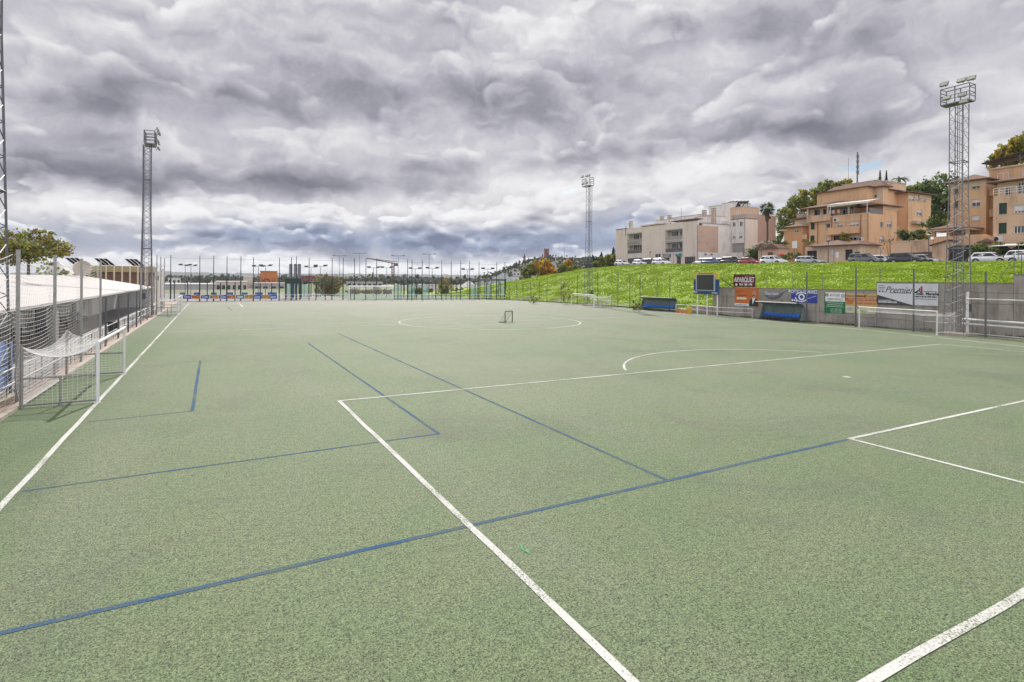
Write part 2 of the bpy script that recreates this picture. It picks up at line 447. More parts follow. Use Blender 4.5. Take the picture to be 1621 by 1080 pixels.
def F(x, y): return st(G(x, y))
def line_strip(mb, pts, w, z):
    """ribbon of width w along a polyline (mitred)"""
    P = [Vector((a, b, 0)) for a, b in pts]; L_, R_ = [], []
    for i, p in enumerate(P):
        d = (P[min(i+1, len(P)-1)]-P[max(i-1, 0)]).normalized(); nrm = Vector((-d.y, d.x, 0))
        L_.append(p+nrm*w/2+Vector((0,0,z))); R_.append(p-nrm*w/2+Vector((0,0,z)))
    n = len(P)
    mb.add(L_+R_, [(i, n+i, n+i+1, i+1) for i in range(n-1)])
def seg(a, b, n=70):
    dx_, dy_ = b[0]-a[0], b[1]-a[1]; L_ = math.hypot(dx_, dy_); out = []
    for k in range(n+1):                     # hand-laid: wavers by a centimetre or so
        w = 0.022*noise.noise(Vector((k*L_/n*0.45, a[0]+a[1], 4.0)))*min(1, k, n-k); out.append((a[0]+dx_*k/n-dy_/L_*w, a[1]+dy_*k/n+dx_/L_*w))
    return out
W = MB(); LW = 0.12; zW = 0.009
TL = 3.32                                   # near goal line
A_, B_ = F(537,635), F(1490,545); C_ = F(1345,695)
line_strip(W, seg((-3.36,TL),(-3.72,107.4)), LW, zW)                       # left touchline
line_strip(W, [(46.0,11.0),(47.09,16.3),(50.58,29.8),(53.0,64.5),(51.4,99.5)], LW*1.5, zW)   # right touchline
line_strip(W, seg((-3.30,TL),(44.3,TL)), LW, zW)                           # goal line
line_strip(W, seg((A_[0]-0.06,A_[1]),(B_[0],B_[1])), LW, zW)               # penalty area
line_strip(W, seg((A_[0],A_[1]-0.06),(F(1003,1080)[0],TL+0.06)), LW, zW)
line_strip(W, seg((B_[0],B_[1]-0.06),(B_[0]-0.7,TL+0.06)), LW, zW)
ga = F(1621,765); gf = F(1621,635)
line_strip(W, [(C_[0]-0.06,C_[1]), (gf[0],gf[1]), (C_[0]+18.4,C_[1])], LW, zW)   # goal area
k = (TL+0.06-C_[1])/(ga[1]-C_[1])
line_strip(W, [(C_[0],C_[1]-0.06), (C_[0]+(ga[0]-C_[0])*k, TL+0.06)], LW, zW)
line_strip(W, [(C_[0]+18.34,C_[1]-0.06), (C_[0]+18.34,TL+0.06)], LW, zW)
D1, D2 = F(993,587), F(1300,558); apx = 24.4
dc = Vector(((D1[0]+D2[0])/2, 0)); hw = (D2[0]-D1[0])/2; sag = apx-(D1[1]+D2[1])/2
rad = (hw*hw+sag*sag)/(2*sag); cyD = apx-rad
a0 = math.asin(hw/rad)
line_strip(W, [(dc.x+rad*math.sin(-a0+2*a0*i/40), cyD+rad*math.cos(-a0+2*a0*i/40)) for i in range(41)], LW, zW)
sp_ = F(1340,597); W.add([(sp_[0]+0.16*math.cos(i*math.pi/8), sp_[1]+0.16*math.sin(i*math.pi/8), zW) for i in range(16)], [tuple(range(16))])
HL = 49.6
line_strip(W, seg((-3.48,HL),(51.9,HL),40), LW, zW)                    # halfway line and centre circle
cc = ((15.49+32.88)/2, HL); line_strip(W, [(cc[0]+8.9*math.cos(i*math.pi/40), cc[1]+8.9*math.sin(i*math.pi/40)) for i in range(81)], LW*1.25, zW)
line_strip(W, [(3.55,88.0),(3.45,107.1)], LW*1.6, zW)                       # far penalty area
line_strip(W, seg((-3.70,107.3),(51.0,107.3 if 0 else 103.5)), LW, zW)
struct(field_obj(W, 'white_pitch_lines', paint_material('white_line_paint', (0.55,0.55,0.52), 0.03)))
Bm = MB(); zB = 0.005
for (p, q, w) in (((0,1003),(1345,695),0.10), ((35,778),(695,687),0.07), ((487,543),(695,687),0.09), ((535,528),(1055,760),0.09),
                  ((317,571),(304,651),0.10), ((140,668),(304,651),0.045)):
    a, b = F(*p), F(*q)
    if p == (0,1003):                       # runs on beyond the frame to the touchline
        d = (a[0]-b[0], a[1]-b[1]); k = (-3.3-b[0])/d[0]; a = (b[0]+d[0]*k, b[1]+d[1]*k)
    line_strip(Bm, seg(a, b, 12), w, zB)
line_strip(Bm, [(1.9,79.5),(1.6,90.0)], 0.12, zB)
line_strip(Bm, seg((9.5,80.0),(14.0,66.0),4), 0.07, zB)
struct(field_obj(Bm, 'blue_pitch_lines', paint_material('blue_line_paint', (0.024,0.076,0.190), 0.13)))
# scrap of bright green fibre lying loose on the turf
a = F(832,872); mb = MB()
for i in range(5):
    x = rnd.uniform(-.05,.05); y = rnd.uniform(-.14,.14); t_ = rnd.uniform(-.6,.6)
    mb.add([(x,y,0.004),(x+0.03,y+0.01,0.006),(x+0.03*math.cos(t_),y+0.09,0.03),(x-0.01,y+0.08,0.02)], [(0,1,2,3)])
o = mb.build('turf_scrap', mat('loose_green_fibre', (0.07,0.30,0.12), 0.7)); o.location = ST(*a); o.rotation_euler = (0,0,YAW)
tag(o, 'small scrap of bright green turf fibre lying on the worn pitch', 'scrap')
# ------------------------------------------------------------------ shared goods: steel, white paint, netting
STEEL = mat('galvanised_steel', (0.15,0.155,0.17), 0.55, 0.4, var=0.15, scale=4, dirt=(0.20,0.16,0.12), dirt_amt=0.35)
DARKSTEEL = mat('dark_grey_steel', (0.10,0.105,0.115), 0.55, 0.5, var=0.15, scale=4)
POSTGREY = mat('grey_painted_post', (0.29,0.285,0.27), 0.6, 0.2, var=0.2, scale=5, dirt=(0.35,0.33,0.28), dirt_amt=0.4)
WHITEPAINT = mat('white_painted_metal', (0.72,0.72,0.71), 0.42, var=0.05, scale=3, dirt=(0.42,0.40,0.36), dirt_amt=0.4)
NET = mat('white_netting', (0.74,0.73,0.72), 0.8, var=0.08)
NETDIRTY = mat('weathered_netting', (0.60,0.57,0.52), 0.85, var=0.15)
CONC = mat('pale_concrete', (0.42,0.37,0.31), 0.85, var=0.15, scale=1.5, bump=0.3, dirt=(0.20,0.17,0.14), dirt_amt=0.5)
TILE = mat('terracotta_paving', (0.40,0.30,0.235), 0.8, var=0.2, scale=1.0, bump=0.2, dirt=(0.22,0.18,0.15), dirt_amt=0.5, dirt_scale=(1,1,1))
FENCE_S = -5.75
# terrace path beside the touchline with its kerb
mb = MB(); mb.box((-16.5,-12,-0.05),(-5.62,112,0.015)); struct(field_obj(mb, 'path', TILE))
mb = MB(); mb.box((-5.62,-12,-0.05),(-5.40,111,0.10)); struct(field_obj(mb, 'kerb', CONC))

def cords(mb, P, nu, nv, r, ru=None):
    """net cords over a sheet P(u,v), u,v in 0..1: nu+1 cords one way, nv+1 the other"""
    SEG = 10
    if nu:
        for i in range(nu+1):
            pts = [Vector(P(i/nu, k/SEG)) for k in range(SEG+1)]
            for a, b in zip(pts[:-1], pts[1:]): mb.tube(a, b, r, 3, None, 0, False, False)
    if nv:
        for j in range(nv+1):
            pts = [Vector(P(k/SEG, j/nv)) for k in range(SEG+1)]
            for a, b in zip(pts[:-1], pts[1:]): mb.tube(a, b, ru or r, 3, None, 0, False, False)

# tall ball-stop fence along the left touchline: posts five metres apart, netting over the first bays
POSTS_T = [13.9, 18.9, 23.9, 28.7, 33.8, 38.9]
def fence_post(t, ztop, wide=0.095, m=POSTGREY, label=None, s=FENCE_S, group='grey posts of the tall ball-stop fence', cap=True):
    mb = MB(); w = wide/2
    mb.box((-w,-w,0),(w,w,ztop)); mb.box((-w*1.8,-w*1.8,0),(w*1.8,w*1.8,0.02))
    if cap: mb.box((-w*1.15,-w*1.15,ztop),(w*1.15,w*1.15,ztop+0.03))
    o = mb.build('fence_post', m); o.location = ST(s, t, 0.0); o.rotation_euler = (0,0,YAW)
    return tag(o, label, 'post', group)
for t, lb in zip(POSTS_T, ('tall square grey post of the netted fence beside the camera', 'square grey fence post with netting just out from the corner mast',
        'square grey netted fence post standing beside the lattice corner mast', 'square grey fence post behind the near white goal, holding the drooping net',
        'square grey fence post with dark cap band, mid-way along the netting', 'square grey fence post where the ball-stop netting ends')):
    fence_post(t, 5.03, label=lb)
def stop_net(t0, t1, z0, z1, label):
    L_ = t1-t0; mb = MB(); sg = 0.34
    def P(u, v):
        droop = sg*4*u*(1-u)
        z = z0+(z1-z0)*v; k = 0.35+0.65*v
        return (0.05*math.sin(5*u+7*v)-0.06, L_*u, z-droop*k*(0.8+0.2*math.sin(9*v+t0)))
    cords(mb, P, int(L_/0.24), int((z1-z0)/0.145), 0.0022, 0.0058)
    # heavier head rope
    for k in range(12):
        mb.tube(P(k/12,1), P((k+1)/12,1), 0.012, 4)
    o = mb.build('ball_stop_net', NETDIRTY); o.location = ST(FENCE_S-0.06, t0, 0); o.rotation_euler = (0,0,YAW)
    return tag(o, label, 'net', 'drooping ball-stop nets between the tall posts')
for t0, t1, lb in ((13.9,18.9,'sagging white ball-stop net in the fence bay next to the camera'), (18.9,23.9,'sagging white ball-stop net in front of the lattice corner mast'),
                   (23.9,28.7,'sagging white ball-stop net behind the near goal, hanging from two square posts'), (28.7,33.8,'narrow looking sagging net before the canopy roof, between two grey posts'),
                   (33.8,38.9,'last sagging net of the ball-stop fence before the bare dark posts')):
    stop_net(t0, t1, 0.15, 4.9, lb)
# dark slim posts that carry the canopy eave further on
for i, t in enumerate((40.7,45.6,50.5,55.5)):
    fence_post(t, 2.98, 0.10, DARKSTEEL, ('dark slim post under the canopy eave right behind the netted fence end', 'dark slim canopy post beside the grey planter boxes',
               'dark slim canopy post in front of the dark blue door', 'dark slim canopy post farthest along the open terrace')[i], group='dark slim posts along the terrace', cap=False)
for i, t in enumerate((58.6,63.8,68.6,73.6,78.5,84.0)):
    fence_post(t, (4.95,5.1,5.3,5.5,6.6,6.6)[i], 0.10, POSTGREY, ('weathered tall fence post with pale lower half, by the far left mast', 'tall weathered fence post just before the far left mast',
               'tall weathered fence post at the foot of the far left mast', 'tall weathered fence post just past the far left mast','slender tall post at the back of the far left goal','slender tall post near the far left corner')[i])
# low handrail along the path: posts, two rails, balusters - one railing
SILV = mat('silver_rail', (0.62,0.63,0.65), 0.35, 0.6, var=0.08)
t0, n = 8.0, 32
root = thing('railing', 'long low silver tube railing along the left edge of the pitch', 'railing', ST(-6.0,0,0.015), YAW)
for i in range(n+1):
    mb = MB(); mb.tube((0,t0+i*2.5,0.0),(0,t0+i*2.5,1.05),0.03,6); mb.build('rail_post', STEEL, root)
for z in (0.55,1.05):
    mb = MB(); mb.tube((0,t0,z),(0,t0+n*2.5,z),0.028,8); mb.build('handrail', SILV, root)
for i in range(n):
    for k in (0.833,1.667):
        mb = MB(); y = t0+i*2.5+k; mb.tube((0,y,0.02),(0,y,1.05),0.010,4); mb.build('baluster', STEEL, root)

# ------------------------------------------------------------------ goals
def make_goal(name, label, w, hgt, dep, hback, loc, rz, sag=0.55, full_frame=True, r=0.055, group='small white goals beside the pitch'):
    """x = across (towards the pitch), y = along the goal mouth; opening at x = 0, net towards -x"""
    g = thing(name, label, 'goal', loc, rz, group)
    for y in (0, w):
        m = MB(); m.tube((0,y,0),(0,y,hgt),r,12); m.tube((0,y,0),(0,y,0.012),r*1.6,12); m.build('post', WHITEPAINT, g)
    m = MB(); m.tube((0,-r,hgt),(0,w+r,hgt),r,12); m.build('crossbar', WHITEPAINT, g)
    if full_frame:
        for y in (0, w):
            m = MB(); m.bar((-dep,y,0),(-dep,y,hback),0.07); m.build('back_post', POSTGREY, g)
            m = MB(); m.bar((-dep,y,0.10),(0,y,0.10),0.05); m.bar((-dep,y,hgt*0.47),(0,y,hgt*0.47),0.05)
            m.bar((-dep*0.5,y,0.0),(-dep*0.5,y,hgt*0.47),0.045); m.tube((-dep*0.5,y,0),(-dep*0.5,y,0.06),0.06,8); m.build('side_frame', POSTGREY, g)
        m = MB(); m.bar((-dep,0,hgt*0.47),(-dep,w,hgt*0.47),0.05); m.bar((-dep,0,0.1),(-dep,w,0.1),0.05); m.build('back_rail', POSTGREY, g)
    nm = MB(); c = 0.125
    def hold(u): return 4*u*(1-u)
    def top(u, v):                          # u along the mouth, v from bar to back: slack sheet
        return (-dep*v, w*u, hgt+(hback-hgt)*v-sag*hold(v)**0.8*(0.55+0.45*abs(2*u-1)) - (sag*0.9*hold(u) if v > 0.02 else 0)*v)
    cords(nm, top, int(w/c), int(dep/c), 0.0044)
    def back(u, v):                         # v from the ground to the slack back edge
        zt = top(u,1)[2]; return (-dep-0.12*hold(v), w*u, 0.04+(zt-0.04)*v)
    cords(nm, back, int(w/c), int(hback/c), 0.0038)
    for y in (0, w):
        def side(u, v, y=y):
            zt = top(0 if y == 0 else 1, u)[2]
            return (-dep*u, y+(0.08 if y else -0.08)*hold(u)*hold(v), 0.04+(zt-0.04)*v)
        cords(nm, side, int(dep/c), int(hgt/c), 0.0038)
        for k in range(12):                 # doubled edge rope that reads as a white band
            a, b = side(k/12, 1), side((k+1)/12, 1)
            nm.tube(a, b, 0.017, 5)
    nm.build('net', NET, g, fix=False)
    return g
gl = make_goal('goal', 'small white goal with drooping net on the near left touchline', 6.1, 2.0, 1.95, 1.95, ST(-3.42,22.72,0.0), YAW, 0.40)
dup(gl, ST(-3.55,70.4,0), YAW, 'small white goal with drooping net by the far left mast')

# ------------------------------------------------------------------ lattice floodlight masts
def make_mast(label, loc, rz, H, b0=1.4, b1=0.92, panel=1.16, lamps=True, legw=0.055, name='floodlight_mast', nb=0):
    root = thing(name, label, 'mast', loc, rz, 'steel lattice floodlight masts round the pitch')
    lat = MB(); legs = MB()
    def half(z): return (b0+(b1-b0)*min(1,z/(H*0.62)))/2
    n = int(round(H/panel)); zs = [H*k/n for k in range(n+1)]
    cn = ((-1,-1),(1,-1),(1,1),(-1,1))
    for cx, cy in cn:
        lg = MB(); zk = [0, H*0.62, H]
        for za, zb in zip(zk[:-1], zk[1:]):
            lg.bar((cx*half(za),cy*half(za),za),(cx*half(zb),cy*half(zb),zb),legw)
        lg.build('leg', STEEL, root)
    for i, (za, zb) in enumerate(zip(zs[:-1], zs[1:])):
        zm = (za+zb)/2
        for k in range(4):
            a, b = cn[k], cn[(k+1)%4]
            pa = lambda c, z: (c[0]*half(z), c[1]*half(z), z)
            lat.bar(pa(a,za), pa(b,zm), 0.026); lat.bar(pa(b,zm), pa(a,zb), 0.026)
            if i % 6 == 0: lat.bar(pa(a,za), pa(b,za), 0.05)
    # climbing ladder and cable inside
    lad = MB()
    for x in (-0.2,0.2): lad.bar((x,-0.12,0.5),(x,-0.12,H),0.026)
    z = 0.8
    while z < H: lad.bar((-0.2,-0.12,z),(0.2,-0.12,z),0.013); z += 0.33
    base = MB(); base.box((-b0*0.7,-b0*0.7,-0.05),(b0*0.7,b0*0.7,0.18)); base.build('footing', CONC, root)
    lat.build('bracing', STEEL, root); lad.build('ladder', STEEL, root)
    cb = MB(); cb.tube((0.3,0.25,0.2),(0.25,0.2,H),0.03,5); cb.box((0.1,-0.45,1.9),(0.45,-0.75,2.5)); cb.build('cable_and_switch_box', DARKSTEEL, root)
    # basket: long side along the pitch
    pl = MB(); L_, Wd = 0.98, 0.46; X0 = -0.26
    pl.box((-Wd+X0,-L_,H),(Wd+X0,L_,H+0.10)); pl.build('platform', STEEL, root)
    rl = MB()
    for x in (-Wd+X0, Wd+X0):
        for y in (-L_, 0, L_): rl.bar((x,y,H+0.10),(x,y,H+1.35),0.06)
        for z in (0.72,1.35): rl.bar((x,-L_,H+z),(x,L_,H+z),0.055 if z > 1 else 0.035)
    for y in (-L_, L_):
        for z in (0.42,0.72,1.05,1.35): rl.bar((-Wd+X0,y,H+z),(Wd+X0,y,H+z),0.05)
    rl.build('guard_rail', STEEL, root)
    if lamps:
        for (y, z, tilt) in ((-1.2,1.42,-0.5),(-0.55,1.45,-0.6),(0.62,1.50,-0.45),(-0.62,0.30,-0.45),(0.45,0.34,-0.6),(-0.7,-0.25,-0.5)):
            lp = MB(); c, s_ = math.cos(tilt), math.sin(tilt)
            X = -Wd+X0-0.22
            def q(a, b, d): return (X+a*c-d*s_*1.0, y+b, H+z+0.15+a*s_+d*c)
            vs = [q(a,b,d) for a,b,d in ((-.09,-.30,-.18),(.09,-.25,-.13),(.09,.25,-.13),(-.09,.30,-.18),(-.09,-.30,.18),(.09,-.25,.13),(.09,.25,.13),(-.09,.30,.18))]
            lp.add(vs, [(0,1,2,3),(4,7,6,5),(1,5,6,2),(0,4,5,1),(3,2,6,7)])
            body = lp.build('floodlight', mat('floodlight_housing', (0.30,0.30,0.27), 0.5, 0.3), root)
            ln = MB(); ln.add([q(-.091,-.27,-.16),q(-.091,.27,-.16),q(-.091,.27,.16),q(-.091,-.27,.16)], [(0,1,2,3)])
            ln.build('lamp_glass', mat('lamp_glass', (0.46,0.48,0.40), 0.12, var=0.1), body)
            br = MB(); br.bar(q(0.12,0,0), (X+0.25,y,H+z+0.02), 0.05); br.build('bracket', DARKSTEEL, body)
    return root
m1 = make_mast('steel lattice mast at the left frame edge behind the netted fence', ST(-6.87,24.2,0.0), YAW, 20.0)
mast_spots = [('tall steel lattice floodlight mast beside the canopy building at far left', ST(-6.3,68.8,0.0), YAW+math.pi, 17.9),
              ('steel lattice floodlight mast behind the small goal before the grass bank', ST(54.6,75.0,0), YAW, 19.7),
              ('large steel lattice floodlight mast in front of the grey wall at right', ST(52.6,22.3,0), YAW, 18.5)]
for lb, loc, rz, H in mast_spots:
    make_mast(lb, loc, rz, H, b0=1.10 if H != 18.5 else 1.40, b1=0.68 if H != 18.5 else 0.92)

# ------------------------------------------------------------------ canopy building along the path
ROOFW = mat('white_sheet_roof', (0.50,0.475,0.455), 0.6, var=0.05, scale=0.5, bump=0.0, dirt=(0.46,0.44,0.42), dirt_amt=0.5, dirt_scale=(0.25,1.2,1))
root = thing('canopy_building', 'long low building with a white sheet roof beside the left path', 'building', ST(-7.5,5,0.0), YAW)
LB = 86.0
mb = MB(); n = int(LB/0.25)                  # ribbed sheets, ribs running down the slope
prof = []
for i in range(n*4+1):
    y = LB*i/(n*4); k = i % 4; prof.append((y, 0.022 if k in (1, 2) else 0.0))
vs = [(0, y, 2.80+dz) for y, dz in prof]+[(-8.0, y, 4.30+dz) for y, dz in prof]
m_ = len(prof); mb.add(vs, [(i, i+1, m_+i+1, m_+i) for i in range(m_-1)])
mb.box((-0.02,0,2.66),(0.05,LB,2.79)); mb.quad((-8,0,4.22),(-8,LB,4.22),(-0.03,LB,2.74),(-0.03,0,2.74))
mb.build('roof', ROOFW, root)
mb = MB(); mb.tube((0.10,0,2.70),(0.10,LB,2.70),0.06,8); mb.build('gutter', DARKSTEEL, root)
mb = MB(); mb.box((-4.2,-0.1,0.0),(-4.0,33,2.85)); mb.box((-4.2,33,0),(-4.0,LB,2.85)); mb.box((-8,0,0),(-7.85,LB,4.1)); mb.box((-8,-0.1,0),(-4.2,0.05,3.3))
mb.build('wall', mat('white_plaster_wall', (0.70,0.70,0.70), 0.8, var=0.06, dirt=(0.4,0.38,0.35), dirt_amt=0.5), root)
mb = MB(); mb.box((-8.0,LB-0.1,0),(0,LB,2.7)); mb.build('end_wall', mat('white_plaster_wall', (0.7,0.7,0.7)), root)
SHADE = mat('grey_window_glass', (0.05,0.055,0.06), 0.1, var=0.3, scale=0.7)
for k in range(9):                           # barred windows
    y = 3.5+k*3.3; w_ = MB(); w_.box((-3.99,y,1.0),(-3.94,y+2.0,2.2)); fr = w_.build('window', SHADE, root)
    gb = MB()
    for j in range(9): gb.bar((-3.9,y+j*0.25,1.0),(-3.9,y+j*0.25,2.2),0.02)
    for j in range(4): gb.bar((-3.9,y,1.0+j*0.4),(-3.9,y+2,1.0+j*0.4),0.02)
    gb.build('window_bars', WHITEPAINT, fr)
for k, y in enumerate((41.5,46.8,52.5,58.5,66.0,73.0)):
    d = MB(); d.box((-3.99,y,0.0),(-3.93,y+(2.6 if k == 1 else 1.5),2.2)); d.build('door', mat('navy_door', (0.028,0.045,0.12), 0.5) if k in (1,3) else mat('pale_grey_shutter', (0.42,0.43,0.46), 0.5), root)
for k, y in enumerate((44.6,50.0,56.0,62.5)):
    w_ = MB(); w_.box((-3.99,y,0.9),(-3.95,y+1.2,2.1)); fr = w_.build('window', SHADE, root)
    f2 = MB()
    for a in (y-0.06,y+0.57,y+1.2): f2.box((-3.99,a,0.84),(-3.92,a+0.06,2.16))
    f2.build('window_frame', WHITEPAINT, fr)
mb = MB(); mb.box((-7.9,0,0.02),(1.2,LB,0.04)); mb.build('floor', mat('grey_floor_tiles', (0.30,0.29,0.29), 0.7, var=0.1), root)
mb = MB(); mb.box((0.04,32.6,0.0),(-0.30,33.1,2.66)); mb.build('corner_pillar', mat('greenish_grey_pillar', (0.22,0.24,0.21), 0.7), root)
# odds and ends standing on the terrace
def bench(label, loc, rz, m):
    g = thing('bench', label, 'bench', loc, rz, 'low benches standing on the terrace')
    b = MB(); b.box((-0.25,0,0.42),(0.2,2.0,0.47)); b.build('seat', m, g)
    b = MB(); b.box((-0.29,0,0.55),(-0.24,2.0,0.95)); b.build('backrest', m, g)
    for y in (0.15,1.8):
        b = MB(); b.box((-0.27,y,0),(-0.22,y+0.06,0.9)); b.box((0.12,y,0),(0.17,y+0.06,0.42)); b.box((-0.22,y+0.01,0.37),(0.12,y+0.05,0.42)); b.build('leg', DARKSTEEL, g)
    return g
DK = mat('black_plastic', (0.022,0.022,0.025), 0.45); NAVY = mat('navy_door', (0.028,0.045,0.12), 0.5)
for i, (s, t, m, lb) in enumerate(((-10.6,44,DK,'black bench against the terrace wall, nearest of the terrace benches'), (-10.7,49.5,NAVY,'navy bench below the pale shutters on the terrace'),
                                (-10.5,55.5,DK,'black bench on the terrace beyond the navy doors'), (-10.6,62,NAVY,'navy bench farthest along the terrace'))):
    bench(lb, ST(s,t,0.04), YAW, m)
def bin_(label, loc, m, k=1.0, group='bins round the pitch'):
    g = thing('bin', label, 'bin', loc, YAW, group)
    b = MB(); b.tube((0,0,0),(0,0,0.85*k),0.26*k,14,0.31*k); b.build('body', m, g)
    b = MB(); b.tube((0,0,0.85*k),(0,0,0.92*k),0.33*k,14,0.28*k); b.build('lid', m, g)
    return g
bin_('black bin standing behind the railing on the terrace', ST(-6.5,49.0,0.04), DK)
# blue padded boards by the railing at the near left corner
g = thing('crash_mat', 'upright blue padded board leaning by the railing at the left edge', 'padding', ST(-6.75,25.0,0.02), YAW)
b = MB(); b.box((0,0,0),(0.14,1.9,1.75)); b.build('pad', mat('blue_vinyl', (0.16,0.26,0.52), 0.5, var=0.15), g)
b = MB(); b.box((-0.03,0.05,0.02),(0,1.85,1.72)); b.build('backing_board', mat('plywood', (0.3,0.22,0.13), 0.8), g)
g = thing('railing_end_post', 'dark blue square end post of the railing at the near left goal', 'post', ST(-5.95,22.35,0.02), YAW)
b = MB(); b.box((-0.1,-0.06,0),(0.1,0.06,1.0)); b.build('post_body', mat('dark_teal_paint', (0.02,0.075,0.12), 0.5), g)
b = MB(); b.box((-0.11,-0.07,1.0),(0.11,0.07,1.03)); b.build('post_cap', STEEL, g)
# ------------------------------------------------------------------ olive pavilion with tilted solar panels behind the canopy roof
OL = mat('olive_cladding', (0.30,0.25,0.13), 0.7, var=0.12, scale=0.6, dirt=(0.2,0.17,0.1), dirt_amt=0.4)
TP = 100.0
sA = on_t(124,430,TP)[0]; sB_ = on_t(238,430,TP)[0]; zf0 = on_t(200,431,TP)[1]; zf1 = on_t(200,421.5,TP)[1]; Lp = sB_-sA
root = thing('pavilion', 'flat roofed olive building with solar panels on its roof at far left', 'building', ST(sA,TP,0), YAW)
mb = MB(); mb.box((0,0,0),(Lp,7,zf0)); mb.build('wall', mat('brown_brick_wall', (0.16,0.09,0.065), 0.8, var=0.2, scale=2), root)
mb = MB(); mb.box((-0.25,-0.3,zf0),(Lp+.25,7.3,zf1)); mb.build('fascia', OL, root)
for i in range(9):
    c = MB(); x = Lp*(i+0.3)/9; c.box((x,-0.36,0),(x+0.22,-0.31,zf1-.02)); c.build('column', mat('cream_column', (0.5,0.44,0.32), 0.7), root)
PV = mat('solar_glass', (0.012,0.014,0.024), 0.3, var=0.2, scale=1.5, spec=0.25)
for px0 in (111,157,205):
    x = on_t(px0,420,TP)[0]-sA; zt = zf1+0.08; k = 0.105
    def pv(a, b, d=0.0): return (x+(a)*k*0.95, b*0.06+d, zt+(10-b)*k*0.95)
    stg = MB()
    for i in range(3):                       # three leaning strips of cells per rack
        o_ = i*5.2; A, B, C, D = (o_-6,0),(o_-2.0,0),(o_+8.0,10),(o_+4,10)
        stg.add([pv(*A), pv(*B), pv(*C), pv(*D), pv(*A,0.06), pv(*B,0.06), pv(*C,0.06), pv(*D,0.06)], [(0,1,2,3),(4,7,6,5),(0,4,5,1),(1,5,6,2),(2,6,7,3),(3,7,4,0)])
    pnl = stg.build('solar_panel', PV, root)
    fr = MB()
    for i in range(4): fr.bar(pv(i*5.2-6.5,0,-0.02), pv(i*5.2+3.5,10,-0.02), 0.05)
    for i in (0,2): fr.bar((x+i*.6,0.4,zf1),(x+i*.6-0.3,0.25,zf1+0.8),0.06)
    fr.build('panel_frame', WHITEPAINT, pnl)
# satellite dish on the canopy ridge
root = thing('satellite_dish', 'round beige satellite dish at the far end of the white canopy roof', 'dish', ST(-14.2,84,4.1), YAW)
mb = MB(); N_ = 20; vs = [(0,0,0)]
for j in range(1,5):
    rr = 0.95*j/4
    for i in range(N_): a = 2*math.pi*i/N_; vs.append((rr*math.cos(a), 0.22*(rr/0.95)**2*-1, rr*math.sin(a)))
fs = [(0,1+i,1+(i+1)%N_) for i in range(N_)]
for j in range(3):
    for i in range(N_): fs.append((1+j*N_+i, 1+(j+1)*N_+i, 1+(j+1)*N_+(i+1)%N_, 1+j*N_+(i+1)%N_))
mb.add([(x,y+0.1,z+1.1) for x,y,z in vs], fs, 0, True); mb.build('reflector', mat('beige_dish', (0.50,0.44,0.38), 0.6), root)
mb = MB(); mb.bar((0,0.15,-0.2),(0,0.15,1.1),0.08); mb.bar((0,0.1,0.4),(0,-0.7,1.0),0.04); mb.box((-0.06,-0.78,0.95),(0.06,-0.66,1.1)); mb.build('bracket', STEEL, root)
# ------------------------------------------------------------------ grass bank, upper road and the hill behind it
def lerp_pts(pts, q):
    if q <= pts[0][0]: return pts[0][1]
    for (a, va), (b, vb) in zip(pts[:-1], pts[1:]):
        if q <= b: return va+(vb-va)*(q-a)/(b-a)
    return pts[-1][1]
BASE_S = [(-30,55.3),(46.0,55.3),(50.0,55.6),(58,56.4),(80,58.0),(102,54.6),(112,52.0),(170,44.0)]
BASE_Z = [(-30,4.1),(28.9,4.1),(29.3,3.30),(46.3,3.30),(50.5,0.35),(56,0.12),(112,0.05),(170,-0.05)]
CREST_Z = [(-30,6.1),(31.6,6.76),(88,7.60),(103,7.55),(113,7.10),(124.5,6.1),(137.7,4.75),(157,2.3),(172,0.6),(185,0.0)]
ROAD_Z = lambda t: 6.55+0.0148*(t-31.6)
CREST_S = 82.0
def bank_z(s, t):
    sb = lerp_pts(BASE_S, t); zb = lerp_pts(BASE_Z, t); zc = lerp_pts(CREST_Z, t)
    k = max(0.0, min(1.0, (s-sb)/(CREST_S-sb)))
    n1 = noise.noise(Vector((s*0.16, t*0.16, 3.1)))*0.28+noise.noise(Vector((s*0.5, t*0.5, 8.0)))*0.08
    edge = min(1.0, k*6, (1-k)*7+0.25)
    return zb+(zc-zb)*(0.75*k+0.25*(k*k*(3-2*k)))+n1*edge*min(1.0, (zc-0.0)/3.0)
mb = MB(); ts = [-30+1.25*i for i in range(173)]; NS = 30
for i, t in enumerate(ts):
    sb = lerp_pts(BASE_S, t)
    for j in range(NS+1):
        s = sb+(CREST_S+1.0-sb)*j/NS; mb.v.append(Vector((s, t, bank_z(min(s, CREST_S), t))))
for i in range(len(ts)-1):
    for j in range(NS):
        a = i*(NS+1)+j; mb.f.append([a, a+1, a+NS+2, a+NS+1]); mb.m.append(0); mb.sm.append(True)
soil = mat('grassy_soil', (0.21,0.30,0.035), 0.95, var=0.35, scale=0.4, bump=0.6, bscale=5)
struct(field_obj(mb, 'grass_bank', soil))
